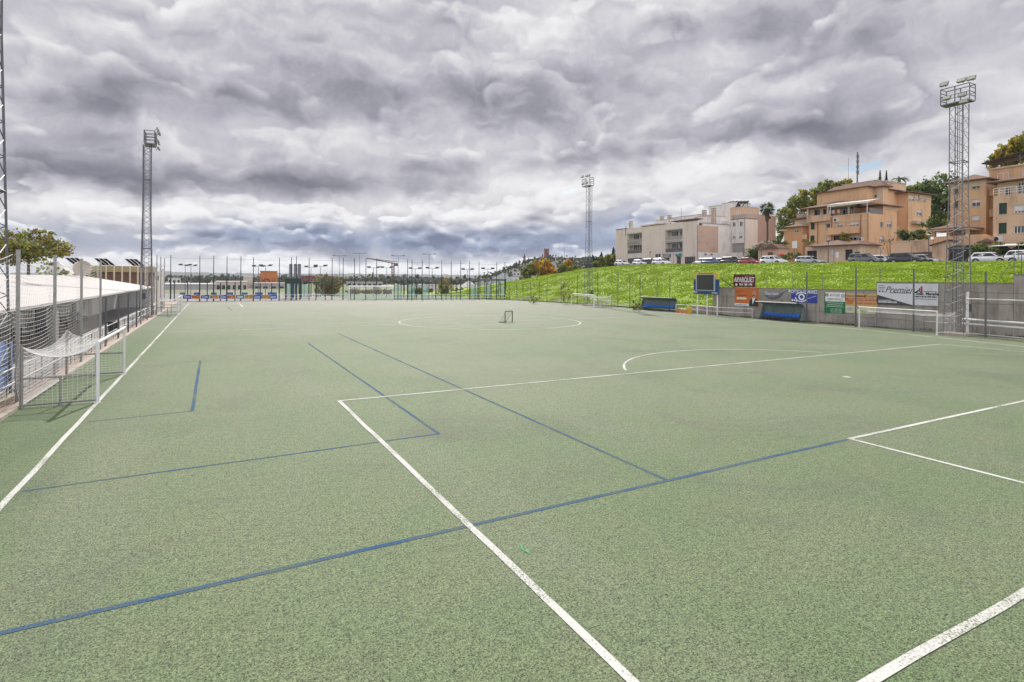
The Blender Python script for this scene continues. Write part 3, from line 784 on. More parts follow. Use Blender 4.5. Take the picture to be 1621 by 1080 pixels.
# the growth on it: upright blades and broad weeds in clumps
def grass_field(name, label_col, count, seedv, region, hmin, hmax, m, label, keep=None):
    rr = random.Random(seedv); mb = MB()
    for _ in range(count):
        s, t = region(rr)
        if s is None: continue
        z = bank_z(s, t); cl = noise.noise(Vector((s*0.35, t*0.35, 20.0)))
        if keep and not keep(s, t, cl, rr): continue
        h_ = (hmin+(hmax-hmin)*rr.random())*(0.75+0.9*max(-0.4, cl)); a0_ = rr.uniform(0, 6.28)
        for k in range(4):
            a = a0_+k*1.7+rr.uniform(-.4,.4); w = 0.03+0.045*rr.random(); r_ = h_*rr.uniform(0.25,0.75)
            ca, sa = math.cos(a), math.sin(a)
            p0 = Vector((s-sa*w, t+ca*w, z-0.04)); p1 = Vector((s+sa*w, t-ca*w, z-0.04))
            md = Vector((s+ca*r_*0.4, t+sa*r_*0.4, z+h_*0.75)); tip = Vector((s+ca*r_, t+sa*r_, z+h_*rr.uniform(0.7,1.0)))
            o = len(mb.v); mb.v += [p0, p1, md+Vector((sa*w,-ca*w,0))*1.3, tip, md-Vector((sa*w,-ca*w,0))*1.3]
            mb.f.append([o, o+1, o+2, o+3, o+4]); mb.m.append(0); mb.sm.append(False)
    ob = mb.build(name, m, fix=False); ob.rotation_euler = (0,0,YAW)
    return tag(ob, label, 'grass', None, 'stuff')
def reg(rr):
    t = 10+rr.random()**1.15*125
    sb = lerp_pts(BASE_S, t); s = sb+0.2+(CREST_S+0.2-sb)*rr.random()
    return s, t
GRASS = mat('lush_grass', (0.31,0.44,0.042), 0.75, var=0.28, scale=0.16, island=0.30, trans=0.45, spec=0.3, dirt=(0.33,0.31,0.10), dirt_amt=0.6, dirt_scale=(.25,.25,.25))
GRASS2 = mat('broad_weeds', (0.25,0.36,0.03), 0.7, var=0.3, scale=0.3, island=0.4, trans=0.4, spec=0.3)
grass_field('meadow_grass', None, 62000, 11, reg, 0.09, 0.22, GRASS, 'lush bright green grass covering the bank below the parked cars')
grass_field('tall_weeds', None, 2600, 12, reg, 0.12, 0.26, GRASS2, 'darker broad weeds growing in clumps on the bank', lambda s,t,c,rr: c > 0.08 or rr.random() < 0.12)
FLW = mat('yellow_blossom', (0.50,0.42,0.03), 0.8, var=0.2, island=0.3)
# upper road and its kerb
def strip(name, s0, s1, m, dz=0.0, t0=-30, t1=112):
    mb = MB(); ts_ = [t0+4*i for i in range(int((t1-t0)/4)+1)]
    for t in ts_: mb.v += [Vector((s0, t, ROAD_Z(t)+dz)), Vector((s1, t, ROAD_Z(t)+dz))]
    for i in range(len(ts_)-1): mb.f.append([2*i, 2*i+1, 2*i+3, 2*i+2]); mb.m.append(0); mb.sm.append(False)
    return struct(field_obj(mb, name, m))
strip('road', 81.6, 94.0, mat('asphalt', (0.055,0.055,0.058), 0.9, var=0.2, scale=1.0, bump=0.3))
strip('pavement', 94.0, 130.0, mat('pavement_tiles', (0.30,0.27,0.24), 0.9, var=0.15, scale=1.5), 0.13)
mb = MB()
ts_ = [-30+4*i for i in range(36)]
for t in ts_:
    mb.v += [Vector((94.0, t, ROAD_Z(t))), Vector((94.0, t, ROAD_Z(t)+0.14)), Vector((93.8, t, ROAD_Z(t)+0.14)), Vector((93.8, t, ROAD_Z(t)))]
for i in range(len(ts_)-1):
    for k in range(3): mb.f.append([4*i+k, 4*i+k+1, 4*i+5+k, 4*i+4+k]); mb.m.append(0); mb.sm.append(False)
struct(field_obj(mb, 'road_kerb', CONC))
# hillside rising behind the houses
def hill_z(s, t):
    k = max(0, (s-112)/70.0); z = ROAD_Z(min(t, 130))+5.0*min(1, k)
    z *= max(0.0, min(1.0, (165-t)/50.0))
    return z+noise.noise(Vector((s*.03, t*.03, 1)))*1.5*min(1, k*3)-0.3
mb = MB(); NI, NJ = 40, 24
for i in range(NI+1):
    for j in range(NJ+1):
        s = 94+j*9.0; t = -30+i*5.5; mb.v.append(Vector((s, t, hill_z(s, t) if s > 100 else min(hill_z(s,t), ROAD_Z(t)-0.3))))
for i in range(NI):
    for j in range(NJ):
        a = i*(NJ+1)+j; mb.f.append([a, a+1, a+NJ+2, a+NJ+1]); mb.m.append(0); mb.sm.append(True)
struct(field_obj(mb, 'hillside', mat('dry_hillside', (0.13,0.14,0.06), 0.95, var=0.4, scale=0.2)))
# ------------------------------------------------------------------ right side: retaining wall and all that stands before it
W0, W1 = ST(54.75,48.5), ST(54.75,17.0)
EW = (W1-W0).normalized(); NW = Vector((-EW.y, EW.x, 0)); WROT = math.atan2(EW.y, EW.x)   # local x along the wall, local y into it
def wp(x, y, off=0.0):
    """photo pixel -> (a, z) on an upright plane off metres in front of the wall"""
    d = ray(x, y); P0 = W0-NW*off; k = (P0-EYE).dot(NW)/d.dot(NW); p = EYE+d*k
    return (p-W0).dot(EW), p.z
def wloc(a, off=0.0, z=0.0):
    v = W0+EW*a-NW*off; return Vector((v.x, v.y, z))
WALLM = mat('stained_concrete', (0.36,0.325,0.285), 0.9, var=0.22, scale=0.9, bump=0.5, bscale=9, dirt=(0.10,0.088,0.075), dirt_amt=0.75, dirt_scale=(1.6,1.6,0.22))
aL, aM, aR, aE = wp(1128,480)[0], wp(1387,470)[0], wp(1604,470)[0], 75.0
root = thing('retaining_wall', 'long stained grey concrete wall holding back the grass bank at right', 'wall', wloc(0), WROT)
mb = MB(); rr = random.Random(3)
def panels(a0, a1, top, width):
    n = max(1, round((a1-a0)/width)); rows = [0, 1.15, 2.3, top] if top < 3.6 else [0, 1.25, 2.5, 3.4, top]
    for i in range(n):
        x0 = a0+(a1-a0)*i/n; x1 = a0+(a1-a0)*(i+1)/n
        for z0, z1 in zip(rows[:-1], rows[1:]):
            d = rr.uniform(0.0,0.018); mb.box((x0+0.013, d, z0+(0.012 if z0 else -0.3)), (x1-0.013, 0.2, z1-0.012))
    mb.box((a0,0.2,-0.3),(a1,0.5,top-0.01))
panels(aL, aM, 3.38, 2.6); panels(aM, aR, 4.14, 2.6); panels(aR, aE, 4.82, 2.6)
mb.build('wall_panels', WALLM, root)
mb = MB(); mb.box((aL-0.02,-0.03,3.38),(aM,0.52,3.46)); mb.box((aM,-0.03,4.14),(aR,0.52,4.22)); mb.box((aR,-0.03,4.82),(aE,0.52,4.90)); mb.build('coping', mat('mossy_coping', (0.22,0.205,0.14), 0.95, var=0.3, scale=2), root)
mb = MB()                                     # low end piece stepping down under the scoreboard
mb.box((wp(1094,490)[0],-0.1,-0.2),(aL-0.03,0.3,1.05)); mb.build('low_end_wall', WALLM, root)
# moss and weeds along the foot of the wall
FOOT = MB(); rr = random.Random(5)
for _ in range(1500):
    a = rr.uniform(-14, 46); c = noise.noise(Vector((a*0.5, 0, 0)))
    if c < -0.15 and rr.random() < 0.8: continue
    p = wloc(a, rr.uniform(-0.02,0.35)); h_ = rr.uniform(0.05,0.22)*(1+c); an = rr.uniform(0,6.28)
    for k in range(3):
        an += 2.1; q = p+Vector((math.cos(an)*h_*0.5, math.sin(an)*h_*0.5, h_)); w = Vector((-math.sin(an), math.cos(an), 0))*0.02
        FOOT.add([p-w, p+w, q], [(0,1,2)])
tag(FOOT.build('foot_weeds', mat('dull_weeds', (0.07,0.095,0.03), 0.9, var=0.3, island=0.35), fix=False), 'dull weeds and moss along the foot of the concrete wall', 'weeds', None, 'stuff')

# ---- lettering and flat art on boards: local x along the wall, z up, facing -y
def letter(body, size, x, z, y, m, parent, shear=0.0, sx=1.0, bold=0.0, rot=0.0, name='lettering', align='CENTER'):
    me = text_mesh(body, size, shear, 0.004, align, sx, bold); me.materials.append(m)
    o = bpy.data.objects.new(name, me); COL.objects.link(o); o.parent = parent
    o.location = (x, y, z); o.rotation_euler = (R(90), rot, 0)
    return o
WHT = mat('white_vinyl', (0.80,0.80,0.80), 0.5, var=0.03); BLK = mat('black_vinyl', (0.02,0.02,0.025), 0.5); GRYV = mat('grey_vinyl', (0.25,0.25,0.27), 0.5)
def board(name, label, rect, m, off=0.03, th=0.03, cat='sign', group='advertising boards along the right wall', sag=0.0, frame=None):
    x0, y0, x1, y1 = rect; ym = (y0+y1)/2; xm = (x0+x1)/2
    a0 = wp(x0, ym, off)[0]; a1 = wp(x1, ym, off)[0]; z1 = wp(xm, y0, off)[1]; z0 = wp(xm, y1, off)[1]
    g = thing(name, label, cat, wloc(a0, off, z0), WROT, group); w, h_ = a1-a0, z1-z0
    mb = MB()
    if sag:                                  # cloth banner: slightly rippled sheet
        n, k = 28, 8
        for s_ in (0, 1):
            for i in range(n+1):
                for j in range(k+1):
                    mb.v.append(Vector((w*i/n, s_*0.006+0.018*math.sin(i*0.9+j*0.7)*sag, h_*j/k-sag*0.05*(1-abs(2*i/n-1))**2)))
        q = (n+1)*(k+1)
        for s_ in (0, 1):
            for i in range(n):
                for j in range(k):
                    a = s_*q+i*(k+1)+j; mb.f.append([a, a+1, a+k+2, a+k+1]); mb.m.append(0); mb.sm.append(True)
    else: mb.box((0,0,0),(w,th,h_))
    mb.build('panel', m, g, fix=not sag)
    if frame:
        f = MB()
        for b in (((-.05,-.01,-.05),(w+.05,th+.01,-.002)), ((-.05,-.01,h_+.002),(w+.05,th+.01,h_+.05)), ((-.05,-.01,-.002),(-.002,th+.01,h_+.002)), ((w+.002,-.01,-.002),(w+.05,th+.01,h_+.002))): f.box(*b)
        f.build('frame', frame, g)
    return g, w, h_
def flat(parent, name, polys, m, y=-0.005, th=0.004):
    mb = MB()
    for p in polys: mb.prism(p, 'y', y-th, y)
    return mb.build(name, m, parent)
def ell(cx, cz, rx, rz, n=24, a0=0, a1=2*math.pi): return [(cx+rx*math.cos(a0+(a1-a0)*i/n), cz+rz*math.sin(a0+(a1-a0)*i/n)) for i in range(n if a1-a0 > 6.2 else n+1)]
def ring(cx, cz, r0, r1, n=24, a0=0.0, a1=2*math.pi, sx=1.0):
    return [[(cx+sx*r*math.cos(a), cz+r*math.sin(a)) for r, a in ((r0,a0+(a1-a0)*i/n),(r1,a0+(a1-a0)*i/n),(r1,a0+(a1-a0)*(i+1)/n),(r0,a0+(a1-a0)*(i+1)/n))] for i in range(n)]
def bars(x0, x1, z, h_, gaps, seedv):
    """a line of small print too small to read: word-length dashes"""
    r_ = random.Random(seedv); out = []; x = x0
    while x < x1:
        w = min(r_.uniform(0.6,2.2)*h_*1.6, x1-x); out.append([(x,z),(x+w,z),(x+w,z+h_),(x,z+h_)]); x += w+h_*gaps
    return out
# parquet company's board on posts above the wall
g, w, h_ = board('advertising_board', 'dark red board reading AlPARQUET standing on posts above the wall', (1161,434.5,1195.5,454.5), mat('dark_red_board', (0.095,0.008,0.016), 0.45, var=0.06), off=-0.1)
letter('AlPARQUET', 0.72, w*0.5, h_*0.58, -0.006, WHT, g, sx=0.74, bold=0.008)
flat(g, 'underline', [[(w*.05,h_*.41),(w*.93,h_*.41),(w*.93,h_*.44),(w*.05,h_*.44)]], WHT)
letter('954 180 198', 0.42, w*0.57, h_*0.19, -0.006, WHT, g, sx=0.85, bold=0.006)
flat(g, 'phone_emblem', [ell(w*.14, h_*.18, .15, .15)], WHT); flat(g, 'small_print', bars(w*.52, w*.94, h_*.84, .05, .4, 1)+bars(w*.40, w*.90, h_*.355, .04, .4, 2), mat('pale_red_vinyl', (0.5,0.3,0.3), 0.5))
pm = MB()
for x in (w*.12, w*.88): pm.box((x-.03,0.04,-0.6),(x+.03,0.10,h_*.95))
pm.build('posts', STEEL, g)
# orange poster with a man in a dark suit
ORG = mat('orange_poster', (0.52,0.145,0.035), 0.6, var=0.08, scale=0.8)
g, w, h_ = board('advertising_board', 'orange poster with a smiling bald man in a dark suit on the wall', (1163,456,1201,484.5), ORG)
flat(g, 'white_strip', [[(0,0),(w*.66,0),(w*.62,h_*.13),(0,h_*.13)]], WHT); flat(g, 'strip_print', bars(w*.04,w*.56,h_*.04,.08,.4,3), mat('blue_vinyl_print', (0.05,0.12,0.35), 0.5), y=-0.010)
flat(g, 'small_print', bars(w*.05,w*.36,h_*.81,.06,.4,4)+bars(w*.05,w*.22,h_*.73,.06,.4,5)+bars(w*.10,w*.48,h_*.56,.08,.3,6), mat('brown_print', (0.16,0.045,0.015), 0.6))
flat(g, 'slogan', bars(w*.09,w*.50,h_*.355,.24,.12,7), mat('cream_print', (0.75,0.68,0.58), 0.6))
fig = flat(g, 'suit', [[(w*.60,0.0),(w*.985,0.0),(w*.985,h_*.30),(w*.93,h_*.40),(w*.86,h_*.45),(w*.72,h_*.42),(w*.645,h_*.36)]], mat('charcoal_print', (0.03,0.032,0.04), 0.6), y=-0.006)
flat(g, 'shirt', [[(w*.755,h_*.10),(w*.875,h_*.47),(w*.80,h_*.50),(w*.745,h_*.44)]], WHT, y=-0.012)
SKINP = mat('printed_skin', (0.52,0.27,0.18), 0.6)
flat(g, 'face', [ell(w*.815,h_*.69,w*.085,h_*.155), [(w*.77,h_*.45),(w*.86,h_*.45),(w*.85,h_*.60),(w*.775,h_*.60)]], SKINP, y=-0.018)
flat(g, 'beard_and_eyes', [ell(w*.812,h_*.60,w*.055,h_*.045), ell(w*.785,h_*.72,w*.014,h_*.012), ell(w*.845,h_*.72,w*.014,h_*.012)], mat('printed_shadow', (0.20,0.09,0.06), 0.6), y=-0.024)
# grey swoosh banner
GB = mat('grey_banner_print', (0.115,0.112,0.125), 0.7, var=0.2, scale=2)
g, w, h_ = board('advertising_board', 'weathered banner with white lettering on a grey oval, hung at the wall top', (1205,459,1251.5,474.5), mat('faded_banner', (0.285,0.265,0.245), 0.85, var=0.15, scale=1.2))
flat(g, 'oval', [ell(w*.42, h_*.72, w*.34, h_*.70, 28, math.pi*1.02, math.pi*1.98)], GB); flat(g, 'light_oval', [ell(w*.42,h_*.78,w*.29,h_*.55,28,math.pi*1.03,math.pi*1.97)], mat('mid_grey_print', (0.20,0.195,0.205), 0.7), y=-0.010)
flat(g, 'swoosh', [[(w*.50,h_*.20),(w*.86,h_*.86),(w*.97,h_*.98),(w*.94,h_*1.0),(w*.80,h_*.86),(w*.47,h_*.26)]], GB, y=-0.014)
letter('Decroart', 0.52, w*.36, h_*.62, -0.018, WHT, g, shear=0.2, sx=0.9); flat(g, 'white_tip', [[(w*.93,h_*.84),(w*1.0,h_*.80),(w*.98,h_*1.06),(w*.93,h_*1.08)]], WHT)
# optician's board
BLU = mat('blue_board', (0.035,0.055,0.30), 0.5, var=0.12, scale=0.8)
g, w, h_ = board('advertising_board', 'blue OPTICA TOMARES board with a white eye, fixed at the wall top', (1252.5,459.5,1293.5,479.5), BLU)
letter('OPTICA TOMARES', 0.54, w*.5, h_*.86, -0.006, WHT, g, sx=0.66, bold=0.006)
cx, cz = w*.41, h_*.46
flat(g, 'eye_emblem', ring(cx, cz, .20, .36)+ring(cx+.02, cz-.02, .46, .56, 24, 0.35, 2.75, 1.35)+ring(cx-.02, cz+.02, .46, .56, 24, 3.3, 5.7, 1.35), WHT)
flat(g, 'small_marks', [ell(w*.05,h_*.18,.10,.13), [(w*.11,h_*.10),(w*.15,h_*.10),(w*.15,h_*.26),(w*.11,h_*.26)], ell(w*.22,h_*.17,.14,.13)], WHT)
flat(g, 'script_line', [[(w*.36,h_*.09),(w*.50,h_*.20),(w*.50,h_*.23),(w*.36,h_*.12)],[(w*.63,h_*.30),(w*.78,h_*.41),(w*.78,h_*.46),(w*.63,h_*.35)],[(w*.80,h_*.43),(w*.97,h_*.55),(w*.97,h_*.60),(w*.80,h_*.48)]], mat('pale_blue_print', (0.45,0.5,0.75), 0.5))
# recycling board
GRN = mat('green_board', (0.02,0.16,0.065), 0.5, var=0.15, scale=1.2)
g, w, h_ = board('advertising_board', 'recycling board, upper part white and lower part green, on the wall', (1305,463,1337.5,496.5), GRN)
flat(g, 'white_field', [[(w*.05,h_*.57),(w,h_*.57),(w,h_),(w*.05,h_)]], WHT)
DKP = mat('dark_print', (0.05,0.05,0.055), 0.6)
letter('RECICLAJES', 0.30, w*.52, h_*.86, -0.012, DKP, g, sx=0.66); letter('HIERROS-METALES', 0.30, w*.52, h_*.67, -0.012, mat('purple_grey_print', (0.10,0.085,0.16), 0.6), g, sx=0.62)
flat(g, 'round_emblems', ring(w*.13, h_*.87, .12, .17)+[ell(w*.13,h_*.87,.07,.09)]+ring(w*.91, h_*.84, .12, .17)+[ell(w*.91,h_*.84,.07,.05)], DKP, y=-0.010)
for q_ in ((w*.14,w*.92,h_*.48,.07,.4,11),(w*.14,w*.90,h_*.39,.07,.4,12),(w*.10,w*.94,h_*.31,.07,.4,13)): flat(g, 'print_line', bars(*q_), mat('pale_green_print', (0.45,0.6,0.48), 0.6))
letter('691 580 405', 0.34, w*.58, h_*.185, -0.006, mat('pale_green_print', (0.45,0.6,0.48)), g, sx=0.66); letter('954 953 549', 0.34, w*.58, h_*.065, -0.006, mat('pale_green_print', (0.45,0.6,0.48)), g, sx=0.66)
# restaurant board
BGE = mat('sand_coloured_board', (0.56,0.40,0.20), 0.55, var=0.06)
g, w, h_ = board('advertising_board', 'sand coloured restaurant board with a red band and food pictures below', (1338.5,465,1388,496.5), BGE)
BRN = mat('brown_lettering', (0.22,0.10,0.02), 0.6)
flat(g, 'red_band', [[(0,h_*.64),(w,h_*.64),(w,h_*.76),(0,h_*.76)]], mat('red_band', (0.42,0.03,0.012), 0.5)); flat(g, 'band_print', bars(w*.06,w*.97,h_*.675,.11,.5,21), mat('salmon_print', (0.7,0.35,0.25), 0.6), y=-0.010)
letter('Restaurante', 0.36, w*.23, h_*.88, -0.006, BRN, g, sx=0.8); letter('Tomares', 0.36, w*.84, h_*.88, -0.006, BRN, g, sx=0.8); flat(g, 'lady_emblem', [ell(w*.63,h_*.88,.12,.15), ell(w*.46,h_*.87,.45,.09)], BRN)
flat(g, 'orange_print', bars(w*.03,w*.26,h_*.44,.40,.25,22)+bars(w*.33,w*.97,h_*.46,.22,.25,23), mat('ochre_print', (0.50,0.20,0.05), 0.6))
flat(g, 'food_pictures', [[(0,0.02),(w*.30,0.02),(w*.30,h_*.36),(0,h_*.36)], [(w*.36,0.02),(w,0.02),(w,h_*.36),(w*.36,h_*.36)]], mat('pale_green_picture', (0.62,0.62,0.42), 0.5, var=0.1))
flat(g, 'dish', [ell(w*.15,h_*.20,w*.12,h_*.10)], mat('silver_print', (0.42,0.42,0.47), 0.5), y=-0.010); flat(g, 'garnish', [ell(w*.60,h_*.15,w*.13,h_*.11), ell(w*.88,h_*.2,w*.08,h_*.1)], mat('olive_print', (0.42,0.44,0.16), 0.5), y=-0.010)
flat(g, 'fish', [ell(w*.45,h_*.30,w*.07,h_*.05)], DKP, y=-0.010)
# two white banners
WB = mat('white_banner_cloth', (0.66,0.67,0.72), 0.6, var=0.04, dirt=(0.5,0.5,0.52), dirt_amt=0.4)
g, w, h_ = board('banner', 'white Premier banner with a dark wedge across its lower left', (1388.5,449,1446,483), WB, off=0.10, cat='banner')
flat(g, 'dark_wedge', [[(0,0),(w,0),(w*.98,h_*.02),(0,h_*.46)]], mat('charcoal_cloth_print', (0.06,0.065,0.075), 0.6))
letter('Premier', 0.80, w*.60, h_*.70, -0.008, mat('ink_print', (0.03,0.04,0.06), 0.5), g, shear=0.45, sx=0.9)
flat(g, 'small_print', bars(w*.37,w*.93,h_*.55,.06,.35,31)+bars(w*.04,w*.20,h_*.88,.05,.3,32)+bars(w*.04,w*.23,h_*.80,.05,.3,33)+bars(w*.04,w*.21,h_*.72,.05,.3,34)+[[(w*.05,h_*.59),(w*.095,h_*.59),(w*.095,h_*.66),(w*.05,h_*.66)],[(w*.14,h_*.59),(w*.185,h_*.59),(w*.185,h_*.66),(w*.14,h_*.66)]], BLK)
flat(g, 'wedge_print', bars(w*.05,w*.40,h_*.19,.07,.3,35)+bars(w*.04,w*.56,h_*.09,.14,.25,36), mat('light_grey_print', (0.55,0.56,0.58), 0.6), y=-0.010)
g, w, h_ = board('banner', 'white Esac. Magaña banner with a black roof and red house emblem', (1447.5,449,1485,484), WB, off=0.10, cat='banner')
flat(g, 'roof_emblem', [[(w*.0,h_*.55),(w*.05,h_*.55),(w*.17,h_*.65),(w*.31,h_*.55),(w*.34,h_*.57),(w*.17,h_*.71),(w*.0,h_*.58)], [(w*.20,h_*.69),(w*.25,h_*.66),(w*.25,h_*.80),(w*.20,h_*.78)]], BLK)
flat(g, 'red_house', [[(w*.27,h_*.62),(w*.35,h_*.57),(w*.35,h_*.87),(w*.27,h_*.87)]], mat('red_print', (0.45,0.03,0.05), 0.5))
letter('Esac. Magaña', 0.36, w*.555, h_*.53, -0.008, BLK, g, sx=0.92, bold=0.012)
flat(g, 'small_print', bars(w*.38,w*.96,h_*.625,.05,.3,41)+bars(w*.04,w*.96,h_*.37,.11,.4,42)+bars(w*.04,w*.94,h_*.28,.05,.3,43), mat('dark_print', (0.05,0.05,0.055)))

# ---- scoreboard on three white posts
pL, pR = G(1103,497.5), G(1134,500.5); ex = (pR-pL).normalized(); rz = math.atan2(ex.y, ex.x); Ys = (pL.y+pR.y)/2
g = thing('scoreboard', 'blue and yellow scoreboard with a dark screen on three white posts', 'scoreboard', (pL+pR)/2, rz)
SN = Vector((-ex.y, ex.x, 0))
def sx_(x):
    d = ray(x, 450); P0 = (pL+pR)/2; k = (P0-EYE).dot(SN)/d.dot(SN); return (EYE+d*k-P0).dot(ex)
def sz_(y): return zat(Ys, y, 1118)
for x in (1103,1118,1134):
    mb = MB(); mb.tube((sx_(x),0.16,0),(sx_(x),0.16,sz_(440)),0.075,10); mb.build('post', WHITEPAINT, g)
NVB = mat('navy_board', (0.012,0.055,0.155), 0.4, var=0.06); YLW = mat('yellow_board', (0.62,0.50,0.02), 0.45, var=0.08)
mb = MB(); mb.box((sx_(1098.3),-0.02,sz_(466)),(sx_(1137.7),0.10,sz_(442.3))); mb.build('lower_panel', NVB, g)
mb = MB(); mb.prism([(sx_(1098.6),sz_(442.2)),(sx_(1137.5),sz_(442.2)),(sx_(1137.5),sz_(434)),(sx_(1134),sz_(431.5)),(sx_(1103),sz_(431.5)),(sx_(1098.6),sz_(434))], 'y', -0.02, 0.10); mb.build('header_panel', YLW, g)
mb = MB(); mb.box((sx_(1102.5),-0.10,sz_(460.6)),(sx_(1132.6),-0.025,sz_(434.6))); mb.build('screen_surround', mat('pale_blue_grey_trim', (0.36,0.46,0.56), 0.4), g)
mb = MB(); mb.box((sx_(1104.2),-0.115,sz_(459.2)),(sx_(1130.8),-0.102,sz_(435.2))); mb.build('screen', mat('dark_screen', (0.032,0.032,0.034), 0.35, var=0.08), g)
tx = MB()
for p in bars(sx_(1106), sx_(1129), sz_(433.4), 0.10, .35, 51): tx.prism(p, 'y', -0.03, -0.021)
tx.build('header_lettering', mat('brown_red_print', (0.22,0.05,0.01), 0.6), g)
tx = MB()
for p in bars(sx_(1099.5), sx_(1104.2), sz_(463.6), 0.10, .3, 52)+bars(sx_(1127), sx_(1136), sz_(464), 0.09, .3, 53)+[[(sx_(1099),sz_(463.8)),(sx_(1100.5),sz_(463.8)),(sx_(1100.5),sz_(460.5)),(sx_(1099),sz_(460.5))]]: tx.prism(p, 'y', -0.03, -0.021)
tx.build('footer_emblems', WHT, g)
mb = MB(); mb.bar((sx_(1137),0.14,sz_(439)),(sx_(1143),1.8,sz_(456)),0.07); mb.build('stay', DARKSTEEL, g)

# ---- rails before the wall
def rail_run(label, pts, zs, every, m, r=0.032, name='railing', group='low tube railings along the right side'):
    root = thing(name, label, 'railing', pts[0], 0, group); o = pts[0]
    for i in range(len(pts)-1):
        a, b = pts[i]-o, pts[i+1]-o; n = max(1, round((b-a).length/every))
        for k in range(n+(1 if i == len(pts)-2 else 0)):
            q = a+(b-a)*k/n; mb = MB(); mb.tube(q, q+Vector((0,0,max(zs))), r, 7); mb.build('rail_post', m, root)
    for z in zs:
        mb = MB()
        for i in range(len(pts)-1): mb.tube(pts[i]-o+Vector((0,0,z)), pts[i+1]-o+Vector((0,0,z)), r, 7)
        mb.build('rail', m, root)
    return root
rail_run('white tube railing from the near dugout to the scoreboard posts', [G(1070,494.5),G(1103,497),G(1135,500.5),wloc(5.5,0.4)], (0.55,1.05), 3.2, WHITEPAINT)
rail_run('faint grey tube railing in front of the wall between dugout and goal', [wloc(14.8,0.5),wloc(19.0,0.5)], (0.55,1.0), 3.4, mat('dull_rail', (0.38,0.36,0.34), 0.6, 0.2))
pa, pb = G(1531,531.5), G(1640,542)
g = thing('pipe_frame', 'white pipe frame with doubled lower rails against the wall at far right', 'railing', pa, math.atan2((pb-pa).y, (pb-pa).x))
Lr = (pb-pa).length; Yp = pa.y; z_ = lambda y, x=1531: zat(Yp, y, x)
mb = MB(); mb.tube((0,0,0),(0,0,z_(462)),0.10,10); mb.build('upright', WHITEPAINT, g)
for yy, rr_ in ((473,0.05),(505.5,0.085),(512.5,0.085),(527,0.035)):
    mb = MB(); mb.tube((-0.25 if rr_ > .06 else 0.05,-0.12,z_(yy)),(Lr,-0.12,z_(yy)),rr_,8); mb.build('rail', WHITEPAINT, g)
for k in (0.35,0.70,0.98):
    mb = MB(); mb.tube((Lr*k,-0.02,0),(Lr*k,-0.02,z_(505)),0.03,6); mb.build('rail_leg', mat('dull_rail', (0.38,0.36,0.34)), g)

# ---- slim grey posts of the ball-stop fence in front of the wall
for i, (x, yb, yt, lb) in enumerate(((1277,510.5,430,'slim grey fence post beside the blue optician board'), (1354.5,518,424,'slim grey fence post beside the left upright of the right goal'),
                            (1446,525.5,426,'slim grey fence post between the two white banners'), (1560,535.5,430,'slim grey fence post in front of the white pipe frame'))):
    p = G(x, yb); fence_post(0, zat(p.y, yt, x), 0.10, STEEL, lb, group='slim grey posts along the right wall', cap=False).location = p
# thin posts along the foot of the bank farther off
for i, (x, yb, yt) in enumerate(((806,474.5,450),(818,475,448),(828,475.5,446),(840,476,447),(854,477,446),(866,479,438),(888,480.5,440),(914,482,436),(946,484,432),(978,487,430),(997,488.5,434),(1013,490,432),(1040,491,440),(1060,492.5,436))):
    p = G(x, yb); o = fence_post(0, max(1.6, zat(p.y, yt, x)), 0.07, DARKSTEEL if i % 3 else STEEL, 'thin grey fence post at the foot of the grass bank, one of a row', group='thin posts along the foot of the bank', cap=False); o.location = p
rail_run('low dark rail fence along the foot of the bank beyond the right goal', [G(803,474.4),G(866,478.6),G(905,481.5)], (0.45,0.9), 3.4, mat('dull_rail', (0.38,0.36,0.34)), 0.03)
rail_run('low rail fence along the foot of the bank beside the dugout', [G(960,485),G(1010,489.5)], (0.5,0.95), 3.4, mat('dull_rail', (0.38,0.36,0.34)), 0.03)
# wire-fence posts on top of the wall, with a brace at the step
def wall_post(x, yb, yt, label, brace=None):
    a, zb = wp(x, yb, -0.3); zt = wp(x, yt, -0.3)[1]
    g = thing('wire_fence_post', label, 'post', wloc(a, -0.3, zb), WROT, 'wire fence posts on top of the retaining wall')
    mb = MB(); mb.tube((0,0,0),(0,0,zt-zb),0.03,6); mb.build('upright', STEEL, g)
    if brace:
        ab, zz = wp(brace, yb, -0.3); mb = MB(); mb.tube((ab-a,0,0),(0,0,(zt-zb)*0.92),0.022,6); mb.build('brace', STEEL, g)
wall_post(1605,449,404,'wire fence post with a slanting brace where the wall steps up',1578)
wall_post(1617,434,400,'short wire fence post on the highest part of the wall')
wall_post(1393,449,424,'wire fence post with a brace behind the white banner',1371)
wall_post(1164,455,432,'wire fence post beside the dark red board'); wall_post(1214,458,436,'wire fence post above the grey oval banner'); wall_post(1255,459,434,'wire fence post above the blue optician board'); wall_post(1302,461,436,'wire fence post above the recycling board')
